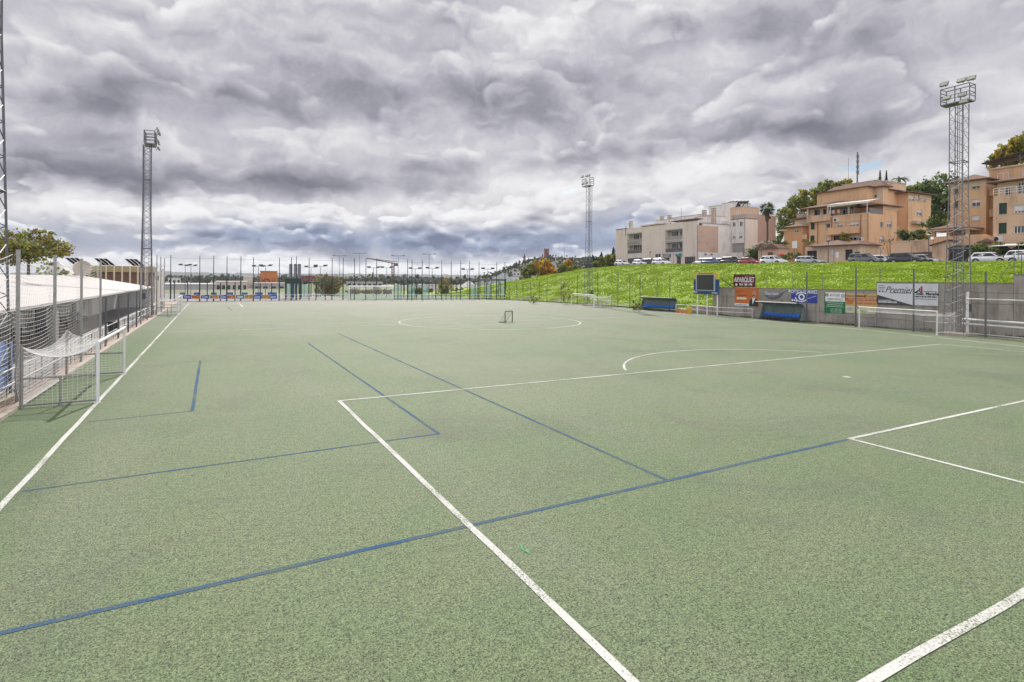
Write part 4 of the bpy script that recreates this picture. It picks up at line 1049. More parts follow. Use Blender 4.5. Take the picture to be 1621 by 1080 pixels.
# ---- dugouts
def make_dugout(label, p, q, H, nseat=9):
    d = q-p; Ld = d.length; g = thing('dugout', label, 'dugout', p, math.atan2(d.y, d.x), 'team benches under curved shells')
    prof = [(-0.25,H)]+[(-0.25+1.25*math.sin(a)**0.9, H-0.62*(1-math.cos(a))) for a in [0.25*k for k in range(1,7)]]+[(1.06,H-1.0),(1.06,0.25)]
    SH = mat('dark_polycarbonate', (0.17,0.22,0.22), 0.25, var=0.2, scale=1.2)
    mb = MB(); n = len(prof)
    vs = [(0,y,z) for y,z in prof]+[(Ld,y,z) for y,z in prof]+[(0,y+0.03,z+0.03) for y,z in prof]+[(Ld,y+0.03,z+0.03) for y,z in prof]
    for k in range(n-1): mb.add([vs[k],vs[k+1],vs[n+k+1],vs[n+k]], [(0,1,2,3)]); mb.add([vs[2*n+k],vs[2*n+k+1],vs[3*n+k+1],vs[3*n+k]], [(0,3,2,1)])
    mb.build('shell', SH, g, fix=False)
    mb = MB(); mb.bar((-0.03,-0.27,H+0.01),(Ld+0.03,-0.27,H+0.01),0.07); mb.build('front_rail', mat('dull_rail', (0.38,0.36,0.34)), g)
    for x in [Ld*k/4 for k in range(5)]:
        mb = MB()
        for (y0,z0),(y1,z1) in zip(prof[:-1],prof[1:]): mb.bar((x,y0,z0-0.02),(x,y1,z1-0.02),0.04)
        mb.bar((x,1.06,0.3),(x,1.06,0),0.05); mb.build('rib', STEEL, g)
    for x in (0.0, Ld):                       # end sheets, following the curve below seat height
        mb = MB(); mb.prism([(0.30,0.12),(1.05,0.12),(1.05,H-0.95),(0.98,H-0.45),(0.80,H-0.40)], 'x', x-0.01, x+0.01); mb.build('end_panel', SH, g)
    mb = MB(); mb.box((0.1,0.42,0.33),(Ld-0.1,0.52,0.39)); mb.build('seat_beam', STEEL, g)
    for k in range(4):
        x = 0.3+(Ld-0.6)*k/3; mb = MB(); mb.box((x-.03,0.44,0),(x+.03,0.50,0.33)); mb.box((x-.05,0.25,0),(x+.05,0.70,0.03)); mb.build('seat_leg', STEEL, g)
    BS = mat('blue_plastic_seat', (0.015,0.13,0.50), 0.35, var=0.08)
    for k in range(nseat):
        x = 0.35+(Ld-0.7)*(k+0.5)/nseat; w = (Ld-0.7)/nseat*0.44; mb = MB()
        pf = [(0.18,0.42),(0.22,0.45),(0.52,0.42),(0.62,0.46),(0.70,0.66),(0.73,0.78),(0.70,0.79),(0.66,0.67),(0.58,0.49),(0.52,0.46),(0.24,0.48),(0.17,0.46)]
        mb.prism(pf, 'x', x-w, x+w); mb.box((x-w,0.25,0.44),(x-w-0.02,0.6,0.55)); mb.box((x+w,0.25,0.44),(x+w+0.02,0.6,0.55)); mb.build('seat', BS, g)
    mb = MB(); mb.box((-0.05,0.1,-0.02),(Ld+0.05,1.15,0.06)); mb.build('plinth', mat('dark_rubber_base', (0.05,0.05,0.05), 0.8), g)
    return g
make_dugout('far curved team dugout with blue seats at the foot of the grass bank', G(1011,490.3), G(1065,493.7), 1.85)
make_dugout('curved team dugout with blue seats against the concrete wall under the posters', G(1199,505.0), G(1263,510.4), 1.95, 10)
gl2 = dup(gl, G(1483,530.5), math.atan2((G(1360,518.3)-G(1483,530.5)).y, (G(1360,518.3)-G(1483,530.5)).x)-math.pi/2, 'white goal with drooping net in front of the concrete wall at right')
wgoal = (G(1360,518.3)-G(1483,530.5)).length; gl2.scale = (1.0, wgoal/6.1, 0.94)
# flip so that the net lies towards the wall
gl2.location = G(1360,518.3); gl2.rotation_euler = (0,0,math.atan2((G(1483,530.5)-G(1360,518.3)).y, (G(1483,530.5)-G(1360,518.3)).x)-math.pi/2)
p, q = G(904.5,482), G(940,487); gl3 = dup(gl, p, math.atan2((q-p).y,(q-p).x)-math.pi/2, 'white goal with drooping net before the grass bank, by the centre mast'); gl3.scale = (1.5, (q-p).length/6.1, 0.95)
# mini goal on the centre circle
p, q = G(799.5,511.5), G(811,510.3); d = q-p
g = thing('mini_goal', 'small dark green training goal standing inside the centre circle', 'goal', p, math.atan2(d.y,d.x)-math.pi/2)
GRS = mat('grey_green_tube', (0.10,0.13,0.115), 0.5, 0.3); wg = d.length; hg = 1.12
mb = MB(); mb.path([(0,0,0),(0,0,hg-.08),(0,.08,hg),(0,wg-.08,hg),(0,wg,hg-.08),(0,wg,0)], 0.05, 8); mb.build('mouth_frame', GRS, g)
mb = MB(); mb.path([(0,0,0.03),(-0.75,0.05,0.03),(-0.75,wg-.05,0.03),(0,wg,0.03)], 0.035, 6); mb.path([(-0.75,0.05,0.03),(0,0,hg*.9)], 0.012, 4); mb.path([(-0.75,wg-.05,.03),(0,wg,hg*.9)], 0.012, 4); mb.build('base_frame', GRS, g)
nm = MB(); cords(nm, lambda u,v: (-0.75*(1-v)**1.3, wg*u, 0.03+(hg-0.05)*v), 9, 8, 0.004); nm.build('net', mat('dark_netting', (0.16,0.17,0.16), 0.8), g, fix=False)
# black bin on a post, orange barrier, yellow box
p = G(1191,502.5)
g = thing('bin', 'black bin on a short post beside the left end of the near dugout', 'bin', p, WROT, 'bins round the pitch')
mb = MB(); mb.box((-0.26,-0.2,0.62),(0.26,0.2,1.25)); mb.build('body', DK, g); mb = MB(); mb.box((-0.28,-0.22,1.25),(0.28,0.22,1.31)); mb.build('lid', DK, g)
mb = MB(); mb.tube((0,0,0),(0,0,0.62),0.09,8); mb.tube((0,0,0.3),(0,0,0.62),0.05,8,0.2); mb.build('post', DARKSTEEL, g)
p, q = G(1071,494.6), G(1088,496.3); d = q-p
g = thing('barrier', 'low orange barrier lying between the far dugout and the scoreboard', 'barrier', p, math.atan2(d.y,d.x))
mb = MB(); mb.prism([(-.2,0),(.2,0),(.12,.25),(.06,.42),(-.06,.42),(-.12,.25)], 'x', 0, d.length); mb.build('barrier_body', mat('faded_orange_plastic', (0.45,0.15,0.03), 0.5, var=0.2), g)
mb = MB(); mb.box((d.length*.2,-.3,0),(d.length*.28,.3,.05)); mb.box((d.length*.7,-.3,0),(d.length*.78,.3,.05)); mb.build('barrier_foot', DK, g)
g = thing('water_box', 'small upright yellow box beside the orange barrier', 'box', G(1091,497.2), rz)
mb = MB(); mb.box((-.22,-.2,0),(.22,.2,.75)); mb.build('box_body', mat('yellow_plastic', (0.60,0.36,0.02), 0.45), g); mb = MB(); mb.box((-.24,-.22,.75),(.24,.22,.82)); mb.build('box_lid', mat('yellow_plastic', (0.6,0.36,0.02)), g)
# ------------------------------------------------------------------ houses beyond the road
class Facade:
    """an upright wall plane of a house: 's' planes face the pitch, 't' planes face the camera end.
    root-local coordinates are (s-s0, t-t0, z-z0); a runs along the plane, d goes into the house"""
    def __init__(self, root, o, kind, val): self.root, self.o, self.k, self.v = root, o, kind, val
    def px(self, x, y): return on_s(x, y, self.v) if self.k == 's' else on_t(x, y, self.v)
    def rect(self, x0, y0, x1, y1):
        ym, xm = (y0+y1)/2, (x0+x1)/2
        a0, a1 = self.px(x0, ym)[0], self.px(x1, ym)[0]; z1, z0 = self.px(xm, y0)[1], self.px(xm, y1)[1]
        return min(a0,a1), max(a0,a1), min(z0,z1), max(z0,z1)
    def loc(self, a, z, d):
        s0, t0, z0 = self.o
        return (self.v+d-s0, a-t0, z-z0) if self.k == 's' else (a-s0, self.v+d-t0, z-z0)
    def box(self, mb, a0, a1, z0, z1, d0, d1): return mb.box(self.loc(a0, z0, d0), self.loc(a1, z1, d1))
    def bx(self, rect, d0, d1, name, m, parent=None):
        mb = MB(); self.box(mb, *rect, d0, d1); return mb.build(name, m, parent or self.root)
    def wall(self, mb, a0, a1, z0, z1, holes, th=0.3):
        A = sorted({a0, a1, *[min(max(h[i],a0),a1) for h in holes for i in (0,1)]}); Z = sorted({z0, z1, *[min(max(h[i],z0),z1) for h in holes for i in (2,3)]})
        for i in range(len(A)-1):
            run = None
            for j in range(len(Z)-1):
                am, zm = (A[i]+A[i+1])/2, (Z[j]+Z[j+1])/2
                solid = not any(h[0] < am < h[1] and h[2] < zm < h[3] for h in holes)
                if solid: run = (run[0], Z[j+1]) if run else (Z[j], Z[j+1])
                if (not solid or j == len(Z)-2) and run:
                    self.box(mb, A[i], A[i+1], run[0], run[1], 0.0, th); run = None
    def window(self, rect, deep=0.10, shutter=0.0, panes=2, frame=None, glass=None, sill=True, door=False):
        a0, a1, z0, z1 = rect; fm = frame or WHITEPAINT; t_ = 0.07
        f = MB()
        self.box(f, a0, a0+t_, z0, z1, deep, deep+0.06); self.box(f, a1-t_, a1, z0, z1, deep, deep+0.06)
        self.box(f, a0+t_, a1-t_, z0, z0+t_, deep, deep+0.06); self.box(f, a0+t_, a1-t_, z1-t_, z1, deep, deep+0.06)
        for k in range(1, panes):
            am = a0+(a1-a0)*k/panes; self.box(f, am-0.04, am+0.04, z0+t_, z1-t_, deep+0.002, deep+0.062)
        w = f.build('door' if door else 'window', fm, self.root)
        self.bx((a0+0.03, a1-0.03, z0+0.03, z1-0.03), deep+0.035, deep+0.05, 'pane', glass or GLASS, w)
        if shutter: self.bx((a0+t_, a1-t_, z1-t_-(z1-z0-2*t_)*shutter, z1-t_), deep+0.012, deep+0.03, 'roller_shutter', SHUT, w)
        if sill and not door: self.bx((a0-0.06, a1+0.06, z0-0.09, z0-0.002), -0.07, deep, 'sill', CONC, w)
        return w
GLASS = glass_mat('window_glass'); SHUT = mat('white_shutter', (0.66,0.65,0.64), 0.6, var=0.05)
GREENSH = mat('dark_green_shutter', (0.012,0.045,0.030), 0.5, var=0.15)
CREAM = mat('cream_render', (0.71,0.615,0.53), 0.9, var=0.05, scale=0.25, dirt=(0.33,0.25,0.20), dirt_amt=0.35, dirt_scale=(0.8,0.8,0.12), bump=0.08, bscale=20)
PINK = mat('pink_render', (0.52,0.37,0.29), 0.9, var=0.08, scale=0.3, dirt=(0.20,0.14,0.11), dirt_amt=0.6, dirt_scale=(0.10,0.10,0.5), bump=0.08, bscale=20)
GREYR = mat('grey_white_render', (0.70,0.67,0.63), 0.9, var=0.08, scale=0.3, dirt=(0.25,0.22,0.20), dirt_amt=0.55, dirt_scale=(0.6,0.6,0.2), bump=0.08, bscale=20)
ORNG = mat('ochre_render', (0.66,0.425,0.25), 0.9, var=0.07, scale=0.25, dirt=(0.27,0.14,0.07), dirt_amt=0.45, dirt_scale=(0.7,0.7,0.12), bump=0.08, bscale=20)
ORNG2 = mat('dusty_ochre_render', (0.61,0.425,0.285), 0.9, var=0.10, scale=0.3, dirt=(0.14,0.09,0.06), dirt_amt=0.6, dirt_scale=(0.5,0.5,0.15), bump=0.08, bscale=20)
PALEB = mat('pale_cornice', (0.64,0.50,0.36), 0.85, var=0.08, dirt=(0.3,0.2,0.13), dirt_amt=0.4)
TILES = mat('old_roof_tiles', (0.165,0.095,0.065), 0.85, var=0.35, scale=2.5, bump=0.8, bscale=6)
PARA = mat('weathered_parapet', (0.44,0.37,0.31), 0.9, var=0.15, dirt=(0.14,0.11,0.09), dirt_amt=0.6)
WHITER = mat('white_render', (0.66,0.63,0.60), 0.85, var=0.05, dirt=(0.4,0.36,0.33), dirt_amt=0.4)
DARKW = mat('dark_interior', (0.03,0.028,0.027), 0.7)
def slab(root, o, s0, s1, t0, t1, z0, z1, name, m):
    mb = MB(); mb.box((s0-o[0],t0-o[1],z0-o[2]),(s1-o[0],t1-o[1],z1-o[2])); return mb.build(name, m, root)
def hip(root, o, s0, s1, t0, t1, z, h_, name='roof', m=None, over=0.5):
    """low hipped tile roof with overhanging eaves"""
    s0 -= over; s1 += over; t0 -= over; t1 += over; w = min(s1-s0, t1-t0)/2
    if s1-s0 <= t1-t0: r0, r1 = ((s0+s1)/2, t0+w), ((s0+s1)/2, t1-w)
    else: r0, r1 = (s0+w, (t0+t1)/2), (s1-w, (t0+t1)/2)
    q = lambda a, b, c: (a-o[0], b-o[1], c-o[2])
    v = [q(s0,t0,z),q(s1,t0,z),q(s1,t1,z),q(s0,t1,z),q(*r0,z+h_),q(*r1,z+h_),q(s0,t0,z-.14),q(s1,t0,z-.14),q(s1,t1,z-.14),q(s0,t1,z-.14)]
    mb = MB()
    f = [(0,1,4),(1,2,5,4),(2,3,5),(3,0,4,5)] if s1-s0 <= t1-t0 else [(0,1,5,4),(1,2,5),(2,3,4,5),(3,0,4)]
    mb.add(v, f+[(0,6,7,1),(1,7,8,2),(2,8,9,3),(3,9,6,0),(6,9,8,7)])
    return mb.build(name, m or TILES, root)
def aircon(f, x, y, w=0.95, h_=0.7, d=0.35):
    a, z = f.px(x, y); b = f.bx((a-w/2,a+w/2,z-h_/2,z+h_/2), -d, -0.02, 'air_conditioner', SHUT)
    mb = MB(); c = f.loc(a+0.1*w, z, -d-0.012)
    for k in range(16):
        t_ = 2*math.pi*k/16; u = 2*math.pi*(k+1)/16; r_ = h_*0.36
        if f.k == 's': mb.add([c,(c[0],c[1]+r_*math.cos(t_),c[2]+r_*math.sin(t_)),(c[0],c[1]+r_*math.cos(u),c[2]+r_*math.sin(u))],[(0,1,2)])
        else: mb.add([c,(c[0]+r_*math.cos(t_),c[1],c[2]+r_*math.sin(t_)),(c[0]+r_*math.cos(u),c[1],c[2]+r_*math.sin(u))],[(0,1,2)])
    mb.build('fan_grille', DARKW, b); return b

# ================= cream apartment house at the left end of the road
SF = 97.0; tc = on_s(1105,380,SF)[0]; tl = on_s(975,390,SF)[0]; zg = ROAD_Z(105)+0.1
o = (SF, tc, zg); root = thing('apartment_building', 'long cream three storey apartment house with recessed balconies and roof terraces', 'building', ST(SF,tc,zg), YAW)
F1 = Facade(root, o, 's', SF); zt = F1.px(1050,355.5)[1]
lg = [F1.rect(993,370,1016,384.5), F1.rect(993,388,1016,401.5), F1.rect(1053,364,1080.5,380), F1.rect(1053,383.5,1080.5,399.5)]
gw = [F1.rect(993.5,409,1016,417), F1.rect(1036.5,402,1045.5,408.5), F1.rect(1083.5,406.5,1100.5,418)]
gd = [F1.rect(979,410,984,419), F1.rect(1051,408.5,1060,420), F1.rect(1071,402.5,1078,420)]
mb = MB(); F1.wall(mb, tc+0.02, tl, zg-1.2, zt, lg+gw+gd, 0.3); mb.build('wall', CREAM, root)
core = MB(); core.box((1.7, 0.3, -1.2),(11.0, tl-tc-0.02, zt-zg-0.4)); core.build('inner_wall', WHITER, root)
sS = on_t(1137,380,tc)[0]; sE = on_t(1157.5,380,tc)[0]; zs = on_t(1125,358,tc)[1]
F2 = Facade(root, o, 't', tc)
mb = MB(); F2.wall(mb, SF, sS, zg-1.2, zs, [], 0.3); mb.build('end_wall', PINK, root)
zs2 = on_t(1147,361,tc)[1]; mb = MB(); F2.wall(mb, sS+0.01, sE, zg-1.2, zs2, [], 0.3); mb.build('end_wall', GREYR, root)
for (x0,y0,x1,y1) in ((1105,399.8,1157,418),): F2.bx((SF+0.05, sE-0.05, zg-1.2, on_t(1125,400,tc)[1]), -0.03, -0.002, 'plinth', WHITER)
for k in range(5):
    x = 1115+k*3.4; F2.bx(F2.rect(x,401.5,x+2.3,404), -0.12, -0.031, 'vent', mat('dark_print', (0.05,0.05,0.055)) if k in (0,3) else SHUT)
slab(root, o, SF+0.3, sE, tc+0.3, tl, zt-0.6, zt-0.35, 'roof_deck', PARA)
for rct, kind in zip(lg, (0,1,0,1)):
    a0, a1, z0, z1 = rct
    for (za, zb) in ((z0-0.02,z0+0.10),(z1-0.02,z1+0.16)): F1.bx((a0-0.01,a1+0.01,za,zb), 0.31, 1.69, 'balcony_slab', WHITER)
    F1.bx((a0,a1,z1+0.165,z1+0.60), -0.10, -0.004, 'balcony_band', WHITER); F1.bx((a0,a1,z0-0.42,z0-0.005), -0.10, -0.004, 'balcony_band', WHITER)
    for a in (a0,a1): F1.bx((a-0.06,a+0.06,z0,z1), 0.31, 1.69, 'balcony_side', CREAM)
    F1.bx((a0+0.06,a1-0.06,z0+0.1,z0+0.95), 0.10, 0.16, 'balustrade', mat('grey_balcony_panel', (0.33,0.30,0.28), 0.6, var=0.2) if kind == 0 else mat('smoked_balcony_panel', (0.12,0.11,0.105), 0.4, var=0.3))
    n = 4 if a1-a0 > 5 else 3
    for k in range(n):
        b0 = a0+0.35+(a1-a0-0.7)*k/n; wd = 0.95 if k % 2 else 1.25; dr = (k+kind) % 2 == 0
        F1.window((b0,b0+wd,z0+(0.12 if dr else 1.0),z0+2.25), 1.60, panes=2, door=dr, sill=False, glass=DARKW if dr else GLASS)
for r_ in gw: F1.window(r_, 0.14, panes=3 if r_[1]-r_[0] > 2.5 else 2, frame=DARKSTEEL if r_ is not gw[1] else WHITEPAINT)
for r_ in gd: F1.window(r_, 0.14, panes=2, door=True, frame=DARKSTEEL)
F1.bx(F1.rect(993.2,402.6,1015.8,408.4), -0.06, -0.004, 'shop_fascia', WHITER)
sg = F1.bx(F1.rect(1050,402,1062,407.4), -0.15, -0.004, 'shop_sign', DARKSTEEL)
for y in (403.2,405.4): F1.bx(F1.rect(1051,y,1061,y+1.0), -0.17, -0.152, 'sign_lettering', WHITER, sg)
sg = F1.bx(F1.rect(1070,402.4,1077,405.6), -0.15, -0.004, 'shop_sign', mat('blue_shop_sign', (0.06,0.22,0.42), 0.5))
F1.bx(F1.rect(1077.6,400.8,1079,406.5), -0.55, -0.004, 'green_cross_sign', mat('green_shop_sign', (0.02,0.28,0.12), 0.5))
# dark tiled edge along the parapets, roof terraces with pergolas and plants
for (x0,x1,y) in ((975,992.5,363),(1016.5,1052.5,358.2),(1081,1105,351.4)): F1.bx((F1.px(x1,y)[0],F1.px(x0,y)[0],zt+0.002,zt+0.18), -0.08, 0.38, 'parapet_cap', mat('dark_coping', (0.12,0.10,0.09), 0.8))
for (x0,x1,yt,dep,m) in ((1013,1039,358,5.0,CREAM),(1039,1061,350,6.0,GREYR),(1061,1108,346,8.0,GREYR),(1100,1124,345,7.0,GREYR)):
    f = Facade(root, o, 's', SF+dep); a1, z1 = f.px(x0,yt); a0, _ = f.px(x1,yt)
    f.bx((a0,a1,zt-0.4,z1), 0.0, 5.5, 'roof_room', m); f.bx((a0-.05,a1+.05,z1+.002,z1+.15), -0.06, 5.6, 'roof_room_cap', PARA)
    for k in range(2):
        b = a0+(a1-a0)*(0.25+0.4*k); f.window((b,b+1.1,zt+0.2,min(z1-0.3,zt+1.9)), -0.03, sill=False, panes=2)
for (x0,x1,yt) in ((1035,1054,357),(1061,1104,351.5)):
    f = Facade(root, o, 's', SF+2.2); a1, z1 = f.px(x0,yt); a0, _ = f.px(x1,yt)
    mb = MB()
    for k in range(int((a1-a0)/0.7)): f.box(mb, a0+k*0.7, a0+k*0.7+0.12, z1-0.1, z1+0.1, -0.6, 1.8)
    for a in (a0,(a0+a1)/2,a1-0.12): f.box(mb, a, a+0.12, zt-0.3, z1-0.1, 0, 0.12)
    mb.build('pergola', mat('dark_timber', (0.06,0.035,0.025), 0.8, var=0.3), root)
for (x,y,h_) in ((997,352,1.4),(1046,345,2.6),(1058,343,1.6),(1113,335,2.4),(1128,332,2.0)):
    f = Facade(root, o, 's', SF+7.5); a, z1 = f.px(x,y)
    mb = MB(); f.box(mb, a-.4, a+.4, zt-0.4, z1, 0, .8); f.box(mb, a-.5, a+.5, z1+.25, z1+.35, -.1, .9)
    for q in (-.4,.3): f.box(mb, a+q, a+q+.1, z1, z1+.25, .05, .15); f.box(mb, a+q, a+q+.1, z1, z1+.25, .65, .75)
    mb.build('chimney', PARA, root)
mb = MB(); mb.tube(F1.loc(F1.px(1050,340)[0], zt, 6), F1.loc(F1.px(1050,340)[0], zt+4.5, 6), 0.035, 5); mb.tube(F1.loc(F1.px(991,360)[0], zt-2, -.1), F1.loc(F1.px(991,360)[0], zt+.9, -.1), 0.05, 5); mb.build('aerial', DARKSTEEL, root)

# ================= taller cream block behind it
SB = sE+0.1; tB = on_s(1180,345,SB)[0]; tL = on_s(1122,345,SB+4)[0]; zgb = ROAD_Z(90)+0.3
o = (SB, tB, zgb); root = thing('apartment_building', 'taller pale block with solar water heaters on its roof, behind the cream house', 'building', ST(SB,tB,zgb), YAW)
F1 = Facade(root, o, 's', SB); F2 = Facade(root, o, 't', tB); ztop = F1.px(1180,338.5)[1]; aW = F1.px(1157.2,350)[0]
wins = [F1.rect(1159.5,352,1164,358.5), F1.rect(1170.5,351,1175.5,358), F1.rect(1159.5,370,1164,377.5), F1.rect(1169.5,369,1175,377)]
door = F1.rect(1158.5,385,1178.5,400)
mb = MB(); F1.wall(mb, tB+0.02, aW, zgb-1.5, ztop-1.1, wins+[door], 0.3); mb.build('wall', GREYR, root)
for i, r_ in enumerate(wins): F1.window(r_, 0.12, shutter=0.0 if i < 2 else 0.6)
F1.window(door, 0.2, panes=4, door=True, frame=mat('grey_shutter_metal', (0.30,0.28,0.27), 0.6), glass=mat('grey_shutter_metal', (0.3,0.28,0.27)))
s1 = on_t(1199.5,345,tB)[0]; s2 = on_t(1228,350,tB)[0]; z2 = on_t(1205,340,tB)[1]
mb = MB(); F2.wall(mb, SB, s1, zgb-1.5, ztop-1.1, [], 0.3); mb.build('end_wall', CREAM, root)
mb = MB(); F2.wall(mb, s1+.01, s2, zgb-1.5, z2, [], 0.3); mb.build('end_wall', mat('rosy_render', (0.45,0.31,0.245), 0.9, var=0.06, scale=0.3, dirt=(0.3,0.2,0.16), dirt_amt=0.35), root)
slab(root, o, SB-.08, s1+.05, tB-.08, aW, ztop-1.07, ztop-.98, 'cornice', mat('dark_coping', (0.12,0.10,0.09))); slab(root, o, SB+.02, s1, tB+.02, aW, ztop-.97, ztop, 'parapet', PARA)
slab(root, o, SB+.31, s2, tB+.31, aW+6, zgb-1.5, ztop-1.12, 'inner_wall', GREYR)
for (x0,x1,yt,dep,m) in ((1122,1143,328,9,GREYR),(1143,1162,323,6,GREYR),(1156,1175,330,4,mat('apricot_render', (0.54,0.39,0.28), 0.9, var=0.06))):
    f = Facade(root, o, 's', SB+dep); a1, z1 = f.px(x0,yt); a0, _ = f.px(x1,yt)
    f.bx((a0,a1,zgb,z1), 0, 6, 'roof_room', m); f.bx((a0-.06,a1+.06,z1+.002,z1+.15), -.06, 6.1, 'roof_room_cap', PARA)
    f.window((a0+.5,a0+1.6,z1-2.2,z1-.9), -0.03, sill=False)
for k in range(5):
    f = Facade(root, o, 's', SB+6.5); a, z = f.px(1153+k*5.6, 327.5); mb = MB()
    p = [f.loc(a+.9,z,0), f.loc(a-.9,z,0), f.loc(a-.9,z+1.15,.9), f.loc(a+.9,z+1.15,.9)]
    mb.add(p+[(q[0]+.05,q[1],q[2]-.07) for q in p], [(0,1,2,3),(4,7,6,5),(0,4,5,1),(1,5,6,2),(2,6,7,3),(3,7,4,0)]); c = mb.build('solar_collector', PV, root)
    mb = MB(); mb.tube(f.loc(a+.8,z+1.3,1.1), f.loc(a-.8,z+1.3,1.1), .25, 10); mb.build('water_tank', DARKSTEEL, c)
    mb = MB(); mb.box(f.loc(a+.75,z-1.6,.2), f.loc(a+.65,z-.02,.3)); mb.box(f.loc(a-.65,z-1.6,.2), f.loc(a-.75,z-.02,.3)); mb.box(f.loc(a+.75,z-1.6,1.0), f.loc(a+.65,z+1.1,1.1)); mb.box(f.loc(a-.65,z-1.6,1.0), f.loc(a-.75,z+1.1,1.1)); mb.build('stand', STEEL, c)

# ================= big ochre terraced house in the middle
S1 = 104.0; t1 = on_s(1375,360,S1)[0]; zg1 = 7.6
o = (S1, t1, zg1); root = thing('terraced_apartments', 'big ochre terraced apartment house with tiled eaves and balconies, left of the big mast', 'building', ST(S1,t1,zg1), YAW)
A = Facade(root, o, 's', S1); B = Facade(root, o, 't', t1)
aL1 = A.px(1291,360)[0]; aR1 = t1; zter = A.px(1375,337.5)[1]
w1 = [A.rect(1306.7,354,1313.8,363), A.rect(1324.5,353.5,1333.5,360), A.rect(1344,351.2,1359,359), A.rect(1318,372,1342,383), A.rect(1343.5,373.5,1362,382), A.rect(1308,376.5,1314,383.5)]
mb = MB(); A.wall(mb, t1+.02, aL1, zg1-1.5, zter, w1, 0.35); mb.build('wall', ORNG, root)
for i, r_ in enumerate(w1): A.window(r_, 0.14, shutter=(0,.5,.6,0,.25,.5)[i], panes=(1,2,3,1,3,2)[i], glass=DARKW if i == 3 else None, door=i == 3)
aircon(A, 1324.5, 348.5); aircon(A, 1364, 379, .8, .6)
def balcony(f, rect, out, m=ORNG, name='balcony'):
    a0, a1, z0, z1 = rect; mb = MB()
    f.box(mb, a0, a1, z0, z1, -out, -out+.15); f.box(mb, a0, a0+.15, z0, z1, -out+.15, -.002); f.box(mb, a1-.15, a1, z0, z1, -out+.15, -.002); f.box(mb, a0+.15, a1-.15, z0, z0+.15, -out+.15, -.002)
    b = mb.build(name, m, root); f.bx((a0-.04,a1+.04,z1+.002,z1+.06), -out-.04, -out+.19, 'balcony_cap', PALEB, b); return b
balcony(A, A.rect(1315,359.8,1361.5,371), 1.1); balcony(A, A.rect(1333,382,1364,390), 1.2); balcony(A, A.rect(1281,341.5,1315.5,351.2), 0.7, ORNG2)
# wing on the left with green shutters
aW2 = A.px(1281,360)[0]; aW3 = A.px(1271,360)[0]; aW4 = A.px(1246,360)[0]; zw2 = A.px(1286,347)[1]
gs = [A.rect(1283.2,352.8,1289.6,363.3), A.rect(1282.6,373,1289.2,384.5)]
mb = MB(); A.wall(mb, aL1+.01, aW2, zg1-1.5, zter-.3, gs, .3); mb.build('wall', ORNG, root)
for r_ in gs: A.window(r_, .1, panes=2, frame=GREENSH, glass=GREENSH)
zl = A.px(1260,359)[1]
w2 = [A.rect(1257.5,364,1264,368), A.rect(1256,381,1262,391), A.rect(1241,387,1246,392)]
mb = MB(); A.wall(mb, aW3, aW4, zg1-2, zl, w2[:2], .3); mb.build('wall', mat('bright_ochre_render', (0.62,0.345,0.165), 0.9, var=0.06, scale=.3, dirt=(0.3,0.14,0.06), dirt_amt=.3), root)
A.window(w2[0], .1, panes=2); A.window(w2[1], .1, shutter=.75)
slab(root, o, S1+1.2, S1+9, aW2-.2, aW3+.2, zg1-2, zl+.6, 'stair_recess', mat('deep_orange_render', (0.50,0.26,0.12), .9, var=.1))
balcony(A, (A.px(1277.5,372)[0],A.px(1270,372)[0],A.px(1273,379)[1],A.px(1273,372)[1]), .1)
slab(root, o, S1+.36, S1+9, aW3, aW4, zg1-2, zl-.02, 'inner_wall', ORNG); hip(root, o, S1-.2, S1+7, aW3, aW4, zl+.02, .8, over=.45)
aP = A.px(1236.5,360)[0]; slab(root, o, S1+1.0, S1+7, aW4+.05, aP, zg1-2, zl-3.6, 'porch', mat('bright_ochre_render', (0.5,0.22,0.075))); slab(root, o, S1+.8, S1+7.2, aW4+.05, aP+1, zl-.55, zl-.25, 'porch_roof', PALEB)
for a in (aW4+.7, aP-.3): slab(root, o, S1+1.1, S1+1.5, a, a+.4, zl-3.6, zl-.55, 'porch_pillar', ORNG)
# upper terrace storey, set back, with tiled eaves
C = Facade(root, o, 's', S1+2.6); zc1 = C.px(1330,325.5)[1]; aC0 = C.px(1352,330)[0]; aC1 = C.px(1283,334)[0]
w3 = [C.rect(1289,332,1298,341), C.rect(1302,330,1318,338), C.rect(1333,327.5,1344,337), C.rect(1344.5,327.5,1351,337)]
w3 = [(r_[0],r_[1],zter+.1,r_[3]) for r_ in w3]
mb = MB(); C.wall(mb, aC0, aC1, zter-.3, zc1, w3, .3); mb.build('wall', PALEB, root)
for i, r_ in enumerate(w3): C.window(r_, .12, panes=2, door=True, glass=DARKW if i == 1 else GLASS, frame=WHITEPAINT if i else DARKSTEEL)
slab(root, o, S1+2.9, S1+11, aC0+.01, aC1-.01, zter-.3, zc1-.01, 'inner_wall', PALEB)
hip(root, o, S1+1.6, S1+11, aC0, aC1+.6, zc1+.03, 1.5, over=.7)
for a in (aC1-.2, (aC0+aC1)/2, aC0+.3): slab(root, o, S1+1.3, S1+1.6, a-.15, a+.15, zter-.2, zc1-.12, 'terrace_pillar', PALEB)
# lower left terrace roofs
D = Facade(root, o, 's', S1+3.5); aD0 = D.px(1286,340)[0]; aD1 = D.px(1258,345)[0]; zd = D.px(1270,340.5)[1]
slab(root, o, S1+3.5, S1+10, aD0, aD1, zl, zd-.9, 'terrace_room', PALEB); slab(root, o, S1+2.8, S1+10.4, aD0-.2, aD1+1.2, zd-.85, zd-.6, 'terrace_roof', TILES); slab(root, o, S1+3.4, S1+10.1, aD0, aD1-.5, zd-.59, zd+.3, 'terrace_parapet', PARA)
